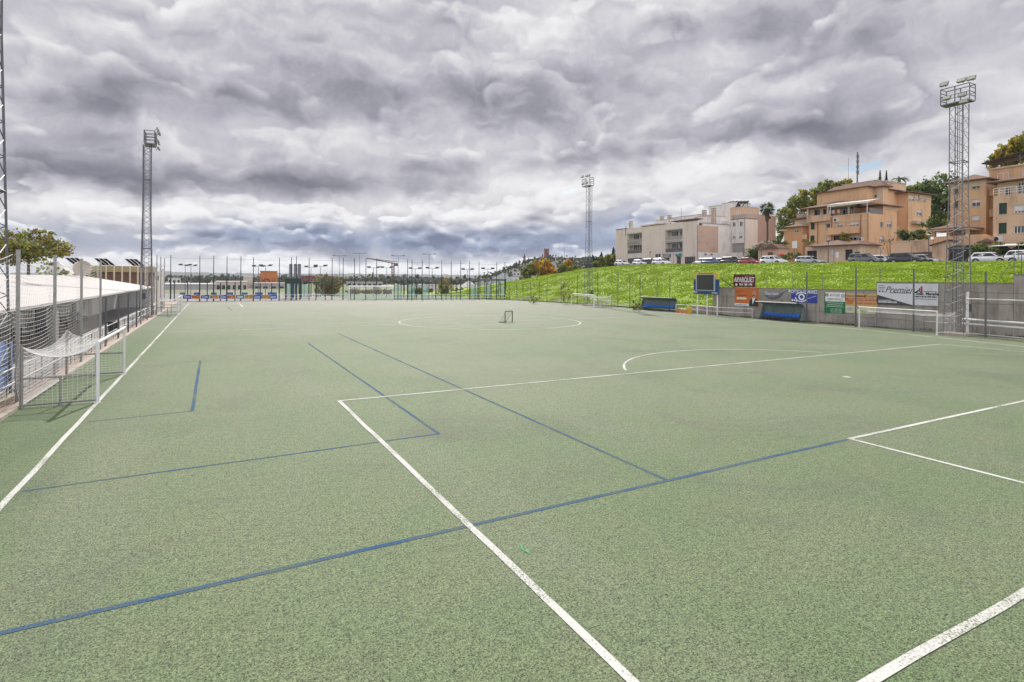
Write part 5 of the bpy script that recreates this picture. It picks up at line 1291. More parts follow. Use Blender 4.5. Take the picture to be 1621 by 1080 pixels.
# gutters, downpipes and string courses
A.bx((t1+.02,aL1,zter-.02,zter+.12), -.07, .4, 'parapet_cap', PALEB); A.bx((t1+.02,aL1,zter-1.05,zter-.90), -.035, -.002, 'string_course', PALEB)
def downpipe(f, a, z0, z1):
    mb = MB(); mb.tube(f.loc(a,z0,-.09), f.loc(a,z1,-.09), .06, 6); mb.build('downpipe', mat('brown_downpipe', (0.20,0.12,0.08), .6), f.root)
for x in (1295,1317,1363): downpipe(A, A.px(x,350)[0], zg1-1, zter-.1)
mb = MB()
for x, y in ((1300,336),(1322,333)): 
    a_, z_ = A.px(x,y); mb = MB(); mb.tube(A.loc(a_,zter-.3,1.5), A.loc(a_,zter+1.6,1.5), .03, 5); mb.build('washing_line_post', STEEL, root)
for k in range(5):
    a_ = A.px(1304+k*4,333)[0]; A.bx((a_-.25,a_+.25,zter+.75,zter+1.45), 1.48, 1.50, 'laundry', (WHITER,mat('blue_shop_sign', (0.06,0.22,0.42)),WHITER,mat('red_cloth', (0.5,.04,.02), .7),WHITER)[k])
# right side face
sR = on_t(1420,350,t1)[0]; zr = on_t(1400,325,t1)[1]; sA0 = on_t(1398,330,t1)[0]
w4 = [B.rect(1393,351.5,1398.5,360), B.rect(1403.8,351.2,1412,360.5), B.rect(1392.5,374,1398.5,383)]
mb = MB(); B.wall(mb, S1, sR, zg1-1.5, zter, w4, .35); mb.build('end_wall', ORNG, root)
for i, r_ in enumerate(w4): B.window(r_, .14, panes=1 if i == 0 else 2, shutter=(0,.3,.5)[i])
slab(root, o, S1+.36, sR, t1+.36, aL1, zg1-1.5, zter-.02, 'inner_wall', ORNG)
mb = MB(); B.wall(mb, sA0, sR, zter+.01, zr, [], .3); mb.build('end_wall', ORNG, root); slab(root, o, sA0, sR, t1+.31, t1+8, zter+.01, zr-.02, 'inner_wall', ORNG)
B.bx((sA0-.1,sR+.1,zr-.75,zr-.05), -.06, -.002, 'cornice', PALEB); hip(root, o, sA0-1.5, sR+.3, t1-.1, t1+8, zr+.03, 1.0, over=.6)
B.bx((S1+.3,sA0-.2,zter+.01,zter+1.0), .03, .08, 'glass_railing', mat('smoked_balcony_panel', (0.12,0.11,0.105)))
mb = MB(); z0 = zter+2.2
mb.quad((-.3,-.3,z0-zg1),( -.3,7.5,z0-zg1+.1),(3.2,7.5,z0-zg1+.75),(3.2,-.3,z0-zg1+.65)); mb.quad((-.3,-.3,z0-zg1-.04),(3.2,-.3,z0-zg1+.61),(3.2,7.5,z0-zg1+.71),(-.3,7.5,z0-zg1+.06)); mb.box((-.34,-.3,z0-zg1-.35),(-.3,7.5,z0-zg1-.002)); mb.build('awning', WHITER, root)
for y in (0.2,7): slab(root, o, S1-.1, S1, t1+y, t1+y+.1, zter, z0-.4, 'awning_post', WHITEPAINT)
# right hand tower parts, stepping back
tE = t1+3.2; E_ = Facade(root, o, 't', tE); sE0, sE1 = on_t(1419,340,tE)[0], on_t(1437.5,340,tE)[0]; ze = on_t(1430,303.5,tE)[1]
w5 = [E_.rect(1424.3,332,1430.5,341.5), E_.rect(1425.3,354,1431,364)]
mb = MB(); E_.wall(mb, sR-4.0, sE1, zg1-1.5, ze, w5, .3); mb.build('end_wall', ORNG, root)
for r_ in w5: E_.window(r_, .12, shutter=.6)
slab(root, o, sR-4.0, sE1, tE+.31, tE+10, zg1-1.5, ze-.02, 'inner_wall', ORNG)
aircon(E_, 1421, 361, .8, .65); slab(root, o, sR+.05, sR+2.6, tE-.5, tE-.01, E_.px(1421,346.5)[1], E_.px(1421,345.5)[1], 'canopy', TILES)
tG = t1+1.2; G_ = Facade(root, o, 't', tG); sG0, sG1 = on_t(1437.6,340,tG)[0], on_t(1473.5,340,tG)[0]; zg_ = on_t(1455,306.5,tG)[1]
w6 = [G_.rect(1439,309.5,1447.5,317.5), G_.rect(1449.2,309.5,1457,317.5), G_.rect(1459,311,1465.5,319), G_.rect(1451,332.5,1460,341.8)]
mb = MB(); G_.wall(mb, sG0, sG1, zg1-1.5, zg_, w6, .3); mb.build('end_wall', ORNG, root)
for i, r_ in enumerate(w6): G_.window(r_, .12, shutter=(.7,.7,.8,.35)[i])
slab(root, o, sG0, sG1, tG+.31, tG+10, zg1-1.5, zg_-.02, 'inner_wall', ORNG); G_.bx((sG1-4.5,sG1+.02,zg_-.9,zg_-.1), -.06, -.002, 'cornice', PALEB)
hip(root, o, sG0-.3, sG1, tG-.1, tG+10, zg_+.03, .9, over=.8); hip(root, o, sR-4, sE1, tE, tE+10, ze+.03, .9, over=.6)
slab(root, o, sG0+1, sG0+5, tG-1.0, tG-.01, G_.px(1455,354)[1]-.25, G_.px(1455,351.5)[1], 'small_awning', PARA)
# top storey
H_ = Facade(root, o, 's', S1+7.5); aH0, aH1 = H_.px(1398,300)[0], H_.px(1310,318)[0]; zh = H_.px(1330,304)[1]
w7 = [H_.rect(1317,309,1324,315), H_.rect(1329,307.5,1338,314), H_.rect(1343,307,1350,313), H_.rect(1358,306.5,1366,313), H_.rect(1376,306.5,1388,313)]
mb = MB(); H_.wall(mb, aH0, aH1, zc1-.5, zh, w7, .3); mb.build('wall', PALEB, root)
for i, r_ in enumerate(w7): H_.window(r_, .12, shutter=(.5,0,.7,0,.4)[i])
H_.bx((aH0,aH1,zh-1.0,zh-.65), -.05, -.002, 'cornice', PALEB)
slab(root, o, S1+7.81, S1+9.2, aH0, aH1, zc1-.5, zh-.02, 'inner_wall', ORNG); slab(root, o, S1+9.21, S1+15, tE+.4, aH1, zc1-.5, zh-.02, 'inner_wall', ORNG); hip(root, o, S1+7.3, S1+9.3, aH0, aH1, zh+.03, 1.3, over=.6)
I_ = Facade(root, o, 's', S1+11); aI0, aI1 = I_.px(1405,292)[0], I_.px(1342,300)[0]; zi = I_.px(1370,291)[1]
slab(root, o, S1+9.5, S1+15, max(aI0,tE+.5), aI1, zh, zi, 'roof_room', ORNG2); slab(root, o, S1+9.4, S1+15.1, max(aI0,tE+.5)-.1, aI1+.1, zi+.002, zi+.2, 'roof_room_cap', PARA)
I2 = Facade(root, o, 't', tE+2.5); sJ0, sJ1 = I2.px(1403,295)[0], I2.px(1434,295)[0]; zj = I2.px(1418,289.5)[1]
slab(root, o, sJ0, sJ1, tE+2.5, tE+9.5, ze-.5, zj, 'stair_head', ORNG2); slab(root, o, sJ0-.1, sJ1+.1, tE+2.4, tE+9.6, zj+.002, zj+.2, 'roof_room_cap', PARA)
a, z = H_.px(1350,312); aircon(H_, 1343, 317, .9, .7)
# entrance building and tiled porch at street level
K = Facade(root, o, 's', 97.5); zk = K.px(1320,389)[1]; aK0, aK1 = K.px(1362,392)[0], K.px(1275,396)[0]; zroad = ROAD_Z(60)
w8 = [K.rect(1277,397,1293,412), K.rect(1337.5,395,1349.5,412), K.rect(1352,399,1361,412)]
mb = MB(); K.wall(mb, aK0, aK1, zroad-.2, zk, w8, .3); mb.build('street_wall', PALEB, root)
for r_ in w8: K.window(r_, .2, door=True, glass=DARKW, frame=DARKSTEEL)
slab(root, o, 97.81, S1+.3, aK0, aK1, zroad-.2, zk-.02, 'inner_wall', PALEB); hip(root, o, 97.0, S1-1.3, K.px(1338,390)[0], K.px(1291,390)[0], zk+.05, 1.1, over=.6); hip(root, o, 97.0, S1-1.3, aK0, K.px(1340,390)[0], zk+.05, .6, over=.5)
K.bx(K.rect(1316,395,1320,404), -.08, -.002, 'notice', WHITER)
# ochre garden wall to the right of it
f = Facade(None, None, 's', 98.0); r_ = f.rect(1413,381.5,1477,400)
g = thing('garden_wall', 'ochre garden wall with dark base between the ochre houses', 'wall', ST(98,r_[0],ROAD_Z(48)), YAW)
mb = MB(); mb.box((0,0,r_[2]-ROAD_Z(48)),(.5,r_[1]-r_[0],r_[3]-ROAD_Z(48))); mb.build('upper_wall', ORNG2, g); mb = MB(); mb.box((.1,0,-.3),(.5,r_[1]-r_[0],r_[2]-ROAD_Z(48)-.002)); mb.build('base', mat('brown_stone_base', (0.13,0.095,0.075), .9, var=.2, scale=2), g)
mb = MB(); mb.box((-.05,-.05,r_[3]-ROAD_Z(48)+.002),(.55,r_[1]-r_[0]+.05,r_[3]-ROAD_Z(48)+.1)); mb.build('coping', PALEB, g)

# ================= ochre house at the right edge
S2 = 99.0; Q = Facade(None, None, 's', S2); tQ = Q.px(1640,340)[0]-9.0; tQ1 = Q.px(1572,350)[0]; zg2 = 6.9
o = (S2, tQ, zg2); root = thing('terraced_apartments', 'ochre apartment house with dark green shutters and white balcony rail at the right edge', 'building', ST(S2,tQ,zg2), YAW); Q.root, Q.o = root, o
zq = Q.px(1597,308)[1]
w1 = [Q.rect(1581,321.5,1594,339), Q.rect(1580.5,353,1593.5,370), Q.rect(1605,324.5,1621,337), Q.rect(1604.5,357.5,1621,369.5)]
mb = MB(); Q.wall(mb, tQ, tQ1, zg2-1, zq, w1, .35); mb.build('wall', ORNG2, root)
for i, r_ in enumerate(w1): Q.window(r_, .14, panes=(1,1,3,3)[i], frame=GREENSH if i < 2 else WHITEPAINT, glass=GREENSH if i < 2 else GLASS, shutter=(0,0,.8,0)[i])
slab(root, o, S2+.36, S2+12, tQ, tQ1, zg2-1, zq-.02, 'inner_wall', ORNG2); aircon(Q, 1580, 378.5, 1.15, .85)
mb = MB(); a0, a1 = tQ, tQ1
for z in (zq+.35,zq+.7,zq+1.05): mb.tube(Q.loc(a0,z,.1), Q.loc(a1,z,.1), .035, 6)
for k in range(22): mb.tube(Q.loc(a0+(a1-a0)*k/21,zq,.1), Q.loc(a0+(a1-a0)*k/21,zq+1.05,.1), .03, 5)
mb.build('balcony_rail', WHITEPAINT, root)
Q2 = Facade(root, o, 's', S2+2.4); zq2 = Q2.px(1600,287)[1]
w2 = [Q2.rect(1590,297,1602,306), Q2.rect(1611,289,1621,299)]; w2 = [(r_[0],r_[1],zq+.1,r_[3]) for r_ in w2]
mb = MB(); Q2.wall(mb, tQ, Q2.px(1579,295)[0], zq, zq2, w2, .3); mb.build('wall', PALEB, root)
for r_ in w2: Q2.window(r_, .12, door=True)
slab(root, o, S2+2.71, S2+12, tQ, Q2.px(1579,295)[0], zq, zq2-.02, 'inner_wall', PALEB); hip(root, o, S2+1.6, S2+12, tQ, Q2.px(1577,292)[0], zq2+.03, 1.4, over=.7)
Q3 = Facade(root, o, 's', S2+6); a1 = Q3.px(1566,278)[0]; z3 = Q3.px(1600,265)[1]
slab(root, o, S2+6, S2+11.9, tQ+.2, a1, zq2-1, z3, 'upper_storey', ORNG); slab(root, o, S2+5.8, S2+12.1, tQ, a1+.2, z3+.002, z3+.25, 'upper_cornice', PALEB)
for k in range(3): Q3.window((a1-2.4-k*3,a1-1.0-k*3,z3-2.2,z3-.7), -.03, sill=False)
mb = MB(); zz = z3+1.4
mb.add([Q3.loc(a1-9,zz+1.4,-1),Q3.loc(a1+.6,zz-.3,-1),Q3.loc(a1+.6,zz-.1,4),Q3.loc(a1-9,zz+1.6,4),Q3.loc(a1-9,zz+1.25,-1),Q3.loc(a1+.6,zz-.45,-1),Q3.loc(a1+.6,zz-.25,4),Q3.loc(a1-9,zz+1.45,4)],[(0,1,2,3),(4,7,6,5),(0,4,5,1),(1,5,6,2),(2,6,7,3),(3,7,4,0)]); mb.build('terrace_canopy', mat('dark_timber', (0.06,0.035,0.025)), root)
for a in (a1,a1-4,a1-8): slab(root, o, S2+5.2, S2+5.35, a, a+.12, z3+.25, zz-.45+(a1-a)*.17, 'canopy_post', DARKSTEEL)
# taller part left of it, seen through the mast
SA = S2+3.2; R1 = Facade(root, o, 's', SA); tA, tA1 = R1.px(1561,330)[0], R1.px(1504,330)[0]; za = R1.px(1545,285)[1]
w3 = [R1.rect(1538,292,1551,299.5), R1.rect(1537.5,315.5,1551.5,327), R1.rect(1538,341.5,1550.5,350), R1.rect(1510,293,1517,307), R1.rect(1510,317,1517,329)]
mb = MB(); R1.wall(mb, tA, tA1, zg2-1, za, w3, .35); mb.build('wall', ORNG, root)
for i, r_ in enumerate(w3): R1.window(r_, .14, panes=2, shutter=(0,.45,.9,0,0)[i], frame=WHITEPAINT if i < 3 else DARKSTEEL)
slab(root, o, SA+.36, SA+9, tA, tA1, zg2-1, za-.02, 'inner_wall', ORNG); R1.bx((tA-.02,tA1,za-1.0,za-.05), -.06, -.002, 'cornice', PALEB); hip(root, o, SA-.2, SA+9, tA, tA1, za+.03, 1.2, over=.7)
slab(root, o, SA+1.2, SA+9, tQ1+.02, tA-.02, zg2-1, zq+1.0, 'stair_recess', mat('deep_orange_render', (0.50,0.26,0.12)))
R2 = Facade(root, o, 's', SA+1.2)
for y in (333,300): balcony(R2, (tQ1+.1,tA-.1,R2.px(1566,y+11)[1],R2.px(1566,y)[1]), .5)
# porch roofs, low ochre terrace and gate house at street level
R3 = Facade(root, o, 's', S2-1.0); zb_ = R3.px(1520,358)[1]
slab(root, o, S2-1, SA-.1, R3.px(1556,375)[0], R3.px(1478,375)[0], zg2-1, zb_-1.4, 'lower_terrace', ORNG); slab(root, o, S2-1.6, SA-.1, R3.px(1536,370)[0], R3.px(1470,370)[0], zb_-.55, zb_-.25, 'porch_roof', PALEB); hip(root, o, S2-1.6, SA-.3, R3.px(1536,370)[0], R3.px(1470,370)[0], zb_-.22, .7, over=.1)
for x in (1476,1500,1530): a = R3.px(x,370)[0]; slab(root, o, S2-.9, S2-.5, a-.2, a+.2, zb_-1.4, zb_-.55, 'porch_pillar', ORNG)
slab(root, o, S2-.8, SA-.05, tQ1-.3, R3.px(1540,380)[0], zg2-1, R3.px(1560,374)[1], 'terrace_wall', ORNG); hip(root, o, S2-1.5, S2-.05, R3.px(1572,382)[0], R3.px(1552,382)[0], R3.px(1562,383)[1], .5, over=.2)
f = Facade(None, None, 's', 95.5); r_ = f.rect(1475.5,382,1500,415); zgh = ROAD_Z(42)
root = thing('gate_house', 'small ochre hut with a sloping roof behind the big mast', 'hut', ST(95.5,r_[0],zgh), YAW)
w, h_ = r_[1]-r_[0], r_[3]-zgh; mb = MB(); mb.prism([(0,-.3),(w,-.3),(w,h_*.86),(0,h_)], 'x', 0, 3); mb.build('wall', ORNG2, root)
mb = MB(); mb.prism([(-.3,h_+.06),(w+.3,h_*.82),(w+.3,h_*.82+.14),(-.3,h_+.2)], 'x', -.4, 3.3); mb.build('roof', TILES, root); mb = MB(); mb.box((-.04,w*.25,h_*.1),(-.005,w*.45,h_*.32)); mb.build('meter_door', PALEB, root)
slab(root, (95.5,r_[0],zgh), 95.9, 98.5, r_[0]-2.2, r_[0]-.02, zgh-.3, zgh+h_*.8, 'gate_recess', DARKW); 
# little gate lodge at the left of the ochre house
f = Facade(None, None, 's', 96.0); r_ = f.rect(1200,394,1233,418); zgh = ROAD_Z(68)
root = thing('gate_lodge', 'little gabled ochre gate lodge at the left foot of the ochre terraces', 'hut', ST(96,r_[0],zgh), YAW); w, h_ = r_[1]-r_[0], r_[3]-zgh
mb = MB(); mb.box((0,0,-.3),(3,w,h_)); mb.build('wall', mat('apricot_render', (0.5,0.31,0.19)), root)
for (a, b, hh) in ((-.3,w*.62,.95),(w*.55,w+.3,1.15)):
    mb = MB(); mb.prism([(a,h_),(b,h_),((a+b)/2,h_+hh)], 'x', -.5, 3.2); mb.build('gable_roof', TILES, root)
mb = MB(); mb.box((-.05,w*.28,0),(-.004,w*.52,h_*.8)); mb.build('door', mat('brown_door', (0.14,0.06,0.025), .6), root)
# white carport roof and pergola near the right edge
f = Facade(None, None, 's', 95.5); a0, z0 = f.px(1640,386); a1, _ = f.px(1579,388)
root = thing('carport', 'white sheet carport roof over the parked cars at the right edge', 'carport', ST(95.5,a0,ROAD_Z(30)), YAW); L_ = a1-a0
mb = MB(); zz = z0-ROAD_Z(30); mb.add([(-2.6,0,zz-.2),(-2.6,L_,zz-.2),(2.2,L_,zz+.25),(2.2,0,zz+.25),(-2.6,0,zz-.28),(-2.6,L_,zz-.28),(2.2,L_,zz+.17),(2.2,0,zz+.17)],[(0,1,2,3),(4,7,6,5),(0,4,5,1),(1,5,6,2),(2,6,7,3),(3,7,4,0)]); mb.build('roof', WHITER, root)
for y in (.3,L_*.5,L_-.3):
    mb = MB(); mb.box((2.0,y,-.2),(2.1,y+.1,zz+.15)); mb.bar((2.0,y+.05,zz-.5),(-2.3,y+.05,zz-.25),.06); mb.build('post', STEEL, root)
# white curved garden stair with balustrade left of the lodge
f = Facade(None, None, 's', 99.0); root = None
pts = [f.px(x,y) for x,y in ((1170,405),(1180,398),(1190,394),(1196,388),(1204,383),(1213,381),(1222,383))]
zb0 = ROAD_Z(75); root = thing('garden_stair', 'white balustrade climbing along a garden stair below the palm', 'stair', ST(99,pts[0][0],zb0), YAW)
for (a, z), (b, z2) in zip(pts[:-1], pts[1:]):
    mb = MB(); mb.prism([(a-pts[0][0],zb0-zb0-.2),(b-pts[0][0],-.2),(b-pts[0][0],z2-zb0-1.0),(a-pts[0][0],z-zb0-1.0)], 'x', 0, .3); mb.build('stair_wall', mat('ivy_stained_wall', (0.12,0.13,0.07), .9, var=.4, scale=1.5), root)
    mb = MB(); mb.prism([(a-pts[0][0],z-zb0-.18),(b-pts[0][0],z2-zb0-.18),(b-pts[0][0],z2-zb0),(a-pts[0][0],z-zb0)], 'x', -.05, .3)
    for k in range(4):
        y = a+(b-a)*(k+.5)/4-pts[0][0]; zz = z+(z2-z)*(k+.5)/4-zb0; mb.box((.05,y-.08,zz-1.0),(.2,y+.08,zz-.19))
    mb.build('balustrade', GREYR, root)
# telecom mast on the skyline
p = atY(1357,292,150.0); zt = zat(150,241,1357)
root = thing('telecom_mast', 'thin telecom mast with panel aerials above the ochre roofs', 'mast', (p.x,p.y,9.0), 0)
mb = MB(); mb.tube((0,0,0),(0,0,zt-9),.22,8,.16); mb.build('pole', DARKSTEEL, root)
for k, z in enumerate((zt-10.2,zt-11.6,zt-13,zt-14.5)):
    mb = MB(); mb.box((.22,-.12,z-.55),(.42,.12,z+.6)); mb.box((-.30,-.1,z-.2),(-.20,.1,z+.3)); mb.build('panel_aerial', mat('grey_vinyl', (0.25,0.25,0.27)), root)
mb = MB(); mb.tube((-2.4,0,0),(-2.4,0,zt-10.5),.04,5); mb.build('guy_rod', STEEL, root)
# ------------------------------------------------------------------ cars on the upper road
CARGLASS = glass_mat('car_glass', (0.02,0.022,0.026), 0.05); TYRE = mat('tyre_rubber', (0.02,0.02,0.02), 0.85); RIM = mat('alloy_rim', (0.45,0.46,0.48), 0.3, 0.8)
HEADL = mat('headlamp_glass', (0.62,0.64,0.66), 0.1); TAILL = mat('tail_lamp_red', (0.35,0.01,0.012), 0.2); PLASTIC = mat('dark_bumper_plastic', (0.035,0.036,0.038), 0.6)
def make_car(label, loc, rz, paint, kind='hatch', group='cars parked along the upper road'):
    """x forward, y left, origin on the road under the middle of the car"""
    L_, W, H = {'hatch': (4.15,1.76,1.48), 'wagon': (4.60,1.80,1.47), 'suv': (4.55,1.84,1.66), 'sedan': (4.50,1.78,1.44), 'van': (4.45,1.80,1.72)}[kind]
    g = thing('parked_car', label, 'car', loc, rz, group); h = L_/2; w = W/2; belt = H*0.615; nz = 0.76 if kind not in ('suv','van') else 0.92
    tail = {'hatch': 0.10, 'wagon': 0.10, 'suv': 0.08, 'sedan': 0.62, 'van': 0.06}[kind]
    # lower body: cross-sections along the length with rounded nose and tail
    st_ = [(-h,.42,.62,.80),(-h+.05,.24,belt*.97,.90),(-h+.30,.22,belt+.01,.97),(-h*.45,.20,belt,1.0),(0,.20,belt-.02,1.0),(h*.42,.20,belt-.05,1.0),(h*.62,.20,nz+.07,.98),(h*.86,.22,nz-.02,.92),(h-.06,.28,nz-.14,.82),(h,.40,nz-.28,.72)]
    mb = MB(); n = 10
    for (x, zb, zt, kw) in st_:
        ww = w*kw
        for y, z in ((-ww*.86,zb),(-ww*.98,zb+.12),(-ww,(zb+zt)/2),(-ww*.97,zt-.07),(-ww*.84,zt),(ww*.84,zt),(ww*.97,zt-.07),(ww,(zb+zt)/2),(ww*.98,zb+.12),(ww*.86,zb)): mb.v.append(Vector((x,y,z)))
    for i in range(len(st_)-1):
        for k in range(n): mb.f.append([i*n+k, i*n+(k+1)%n, (i+1)*n+(k+1)%n, (i+1)*n+k]); mb.m.append(0); mb.sm.append(True)
    for e in (0, len(st_)-1): mb.f.append([e*n+k for k in range(n)]); mb.m.append(0); mb.sm.append(False)
    body = mb.build('body', paint, g)
    # greenhouse
    xr0 = -h+tail+.02; xr1 = -h+tail+.34 if kind != 'van' else -h+.22; xf1 = h*.16; xf0 = h*.52 if kind != 'van' else h*.6
    if kind == 'sedan': xr1 = -h+1.15
    base = [(xr0,-w*.86),(xf0,-w*.84),(xf0,w*.84),(xr0,w*.86)]; zr = H
    roof = [(xr1,-w*.66),(xf1,-w*.68),(xf1,w*.68),(xr1,w*.66)]
    mb = MB(); zs = belt-.03; zm = H-.10
    vs = [(x,y,zs) for x,y in base]+[(x+(.03 if x<0 else -.0),y,zm) for x,y in roof]+[(x*.93+.0,y*.80,zr) for x,y in roof]
    mb.add(vs, [(0,1,5,4),(1,2,6,5),(2,3,7,6),(3,0,4,7),(4,5,9,8),(5,6,10,9),(6,7,11,10),(7,4,8,11),(8,9,10,11)], 0, False); mb.build('cabin', paint, g)
    B_ = [Vector(v) for v in vs[:4]]; T_ = [Vector(v) for v in vs[4:8]]
    def pane(a, b, c, d, l0, l1, b0, b1, name):    # patch of a cabin side, in fractions of it, set 6 mm proud
        f_ = lambda u, v: (a*(1-u)+b*u)*(1-v)+(d*(1-u)+c*u)*v
        nn = (b-a).cross(d-a).normalized(); ctr = Vector((0,0,1.0))
        if nn.dot((a+c)/2-Vector((0,0,(a.z+c.z)/2))) < 0: nn = -nn
        m_ = MB(); m_.add([f_(l0,b0)+nn*.006, f_(l1,b0)+nn*.006, f_(l1,b1)+nn*.006, f_(l0,b1)+nn*.006], [(0,1,2,3)]); m_.build(name, CARGLASS, g)
    for a, b, c, d in ((B_[0],B_[1],T_[1],T_[0]), (B_[3],B_[2],T_[2],T_[3])):
        for l0, l1 in (((.05,.30),(.335,.61),(.64,.95)) if kind in ('wagon','suv','van') else ((.08,.46),(.50,.94))): pane(a, b, c, d, l0, l1, .16, .95, 'side_window')
    pane(B_[1],B_[2],T_[2],T_[1], .06,.94,.10,.97, 'windscreen'); pane(B_[0],B_[3],T_[3],T_[0], .10,.90,.22,.92, 'rear_window')
    for sx in (-1,1):
        for x in (-h*.58, h*.60):
            y0 = sx*(w-.20); y1 = sx*(w+.005); wr = .32 if kind not in ('suv','van') else .35
            mb = MB(); mb.tube((x,y0,wr),(x,y1,wr),wr,18); tw = mb.build('wheel', TYRE, g)
            mb = MB(); mb.tube((x,y1-sx*.02,wr),(x,y1+sx*.012,wr),wr*.66,14); mb.build('rim', RIM, tw)
            arch = MB()
            for k in range(10):
                a0 = math.pi*k/10; a1 = math.pi*(k+1)/10; q = lambda a, r_: (x+r_*math.cos(a), y1+sx*.004, wr+r_*math.sin(a))
                arch.add([q(a0,wr+.015),q(a0,wr+.09),q(a1,wr+.09),q(a1,wr+.015)],[(0,1,2,3)])
            arch.build('wheel_arch', PLASTIC, body)
        mb = MB(); mb.box((h-.22,sx*w*.48,nz-.22),(h-.035,sx*w*.80,nz-.08)); mb.build('headlight', HEADL, g)
        mb = MB(); mb.box((-h-.012,sx*w*.55,belt-.22),(-h+.14,sx*w*.90,belt-.02)); mb.build('tail_light', TAILL, g)
        mb = MB(); mb.box((xf0-.32,sx*w*.98,belt+.0),(xf0-.20,sx*(w*1.10),belt+.14)); mb.build('wing_mirror', paint, g)
    mb = MB(); mb.box((h-.02,-w*.5,.36),(h+.012,w*.5,.50)); mb.build('grille', PLASTIC, g)
    return g
def carpaint(name, col, metal=0.0): return mat(name, col, 0.28, metal, var=0.03, coat=0.6)
CW = carpaint('white_car_paint', (0.74,0.75,0.77)); CS = carpaint('silver_car_paint', (0.46,0.48,0.51), .4); CGR = carpaint('grey_car_paint', (0.16,0.18,0.20), .4)
CD = carpaint('dark_grey_car_paint', (0.055,0.06,0.07), .4); CR = carpaint('red_car_paint', (0.36,0.012,0.03)); CB = carpaint('blue_car_paint', (0.045,0.085,0.19), .3); CP = carpaint('dark_purple_car_paint', (0.045,0.03,0.055), .3)
CARS = [(985,86.5,CW,'hatch',1,'white car half hidden by the grass crest at the left end of the parked row'), (1014,86,CW,'hatch',1,'white hatchback beside the dark purple car, low behind the grass'), (1031,87,CP,'van',1,'dark purple car in front of the cream house'),
        (1047,86,CW,'suv',1,'white tall car before the pharmacy in the cream house'), (1112,86.5,CW,'hatch',-1,'white car at the corner of the cream house, next to the blue car'), (1128,86,CB,'wagon',1,'blue estate car below the pink end wall'),
        (1145,87.5,CB,'hatch',1,'blue hatchback between the blue estate and the dark four wheel drive'), (1159,86,CD,'suv',1,'black tall car beside the red car'), (1185,86,CR,'sedan',1,'red car, the only red one in the parked row'),
        (1224,86,CW,'suv',1,'white tall car in front of the gabled gate lodge'), (1282,86,CS,'wagon',1,'silver estate car before the ochre terraces'), (1370,86,CGR,'van',1,'grey van-like car right of the tiled porch'),
        (1397,88,CW,'hatch',1,'pale small car between the grey and the dark grey car'), (1436,86,CD,'suv',1,'dark grey tall car in front of the garden wall'), (1462,88.5,CS,'hatch',1,'silver car half hidden behind the dark grey tall car'),
        (1568,86,CW,'hatch',1,'white hatchback right of the big lattice mast'), (1630,86,CW,'suv',1,'white car cut off by the right edge')]
for x, s, m, kd, d, lb in CARS:
    t = on_s(x, 417, s)[0]; make_car(lb, ST(s, t, ROAD_Z(t)+0.02), YAW-math.pi/2 if d > 0 else YAW+math.pi/2, m, kd)
# posts of the wire fence along the crest, street lamps, signs
for i, x in enumerate((1006,1066,1098,1178,1222,1262,1320,1356,1394,1443,1535,1612)):
    t = on_s(x, 417, 83.0)[0]; g = thing('crest_post', 'thin steel post of the wire fence along the road crest, one of a row', 'post', ST(83.0,t,bank_z(82,t)-.1), YAW, 'thin fence posts along the road crest')
    mb = MB(); mb.tube((0,0,0),(0,0,2.1),.035,6); mb.build('upright', STEEL, g); mb = MB(); mb.tube((0,0,2.1),(-.25,0,2.35),.03,6); mb.build('arm', STEEL, g)
def street_lamp(x, s, ytop, label, head):
    t = on_s(x, 417, s)[0]; z = ROAD_Z(t); zt = on_s(x, ytop, s)[1]-z
    g = thing('street_lamp', label, 'lamp', ST(s,t,z), YAW, 'street lamps by the upper road'); mb = MB(); mb.tube((0,0,0),(0,0,zt),.075,8,.05); mb.tube((0,0,0),(0,0,.8),.12,8); mb.build('pole', DARKSTEEL, g)
    mb = MB(); mb.tube((0,0,zt),(0,0,zt+.18),.10,10,.34); mb.tube((0,0,zt+.18),(0,0,zt+.30),.36,10,.10); mb.build('lamp_head', head, g)
street_lamp(1029,94.5,400,'dark street lamp in front of the cream house',DARKSTEEL); street_lamp(1311,94.3,383,'dark street lamp before the tiled porch of the ochre terraces',DARKSTEEL)
street_lamp(1470,94.5,374,'street lamp with a greenish white head beside the garden wall',mat('pale_green_lamp', (0.5,0.58,0.5), .4)); street_lamp(1205,94.5,395,'street lamp between the red car and the white tall car',DARKSTEEL)
t = on_s(1258,400,94.2)[0]; g = thing('road_sign', 'white rectangular sign on a thin post left of the ochre terraces', 'sign', ST(94.2,t,ROAD_Z(t)), YAW); z1, z0 = on_s(1258,382,94.2)[1]-ROAD_Z(t), on_s(1258,393,94.2)[1]-ROAD_Z(t)
mb = MB(); mb.tube((0,0,0),(0,0,z1),.04,6); mb.build('post', STEEL, g); mb = MB(); mb.box((-.06,-.5,z0),(-.03,.5,z1)); mb.build('panel', WHT, g)
t = on_s(1326,410,94.0)[0]; g = thing('road_sign', 'narrow white notice on a post between silver car and tiled porch', 'sign', ST(94.0,t,ROAD_Z(t)), YAW); z1, z0 = on_s(1326,399,94)[1]-ROAD_Z(t), on_s(1326,408,94)[1]-ROAD_Z(t)
mb = MB(); mb.tube((0,0,0),(0,0,z1),.10,8); mb.build('post', PALEB, g); mb = MB(); mb.box((-.14,-.22,z0),(-.10,.22,z1)); mb.build('panel', WHT, g)
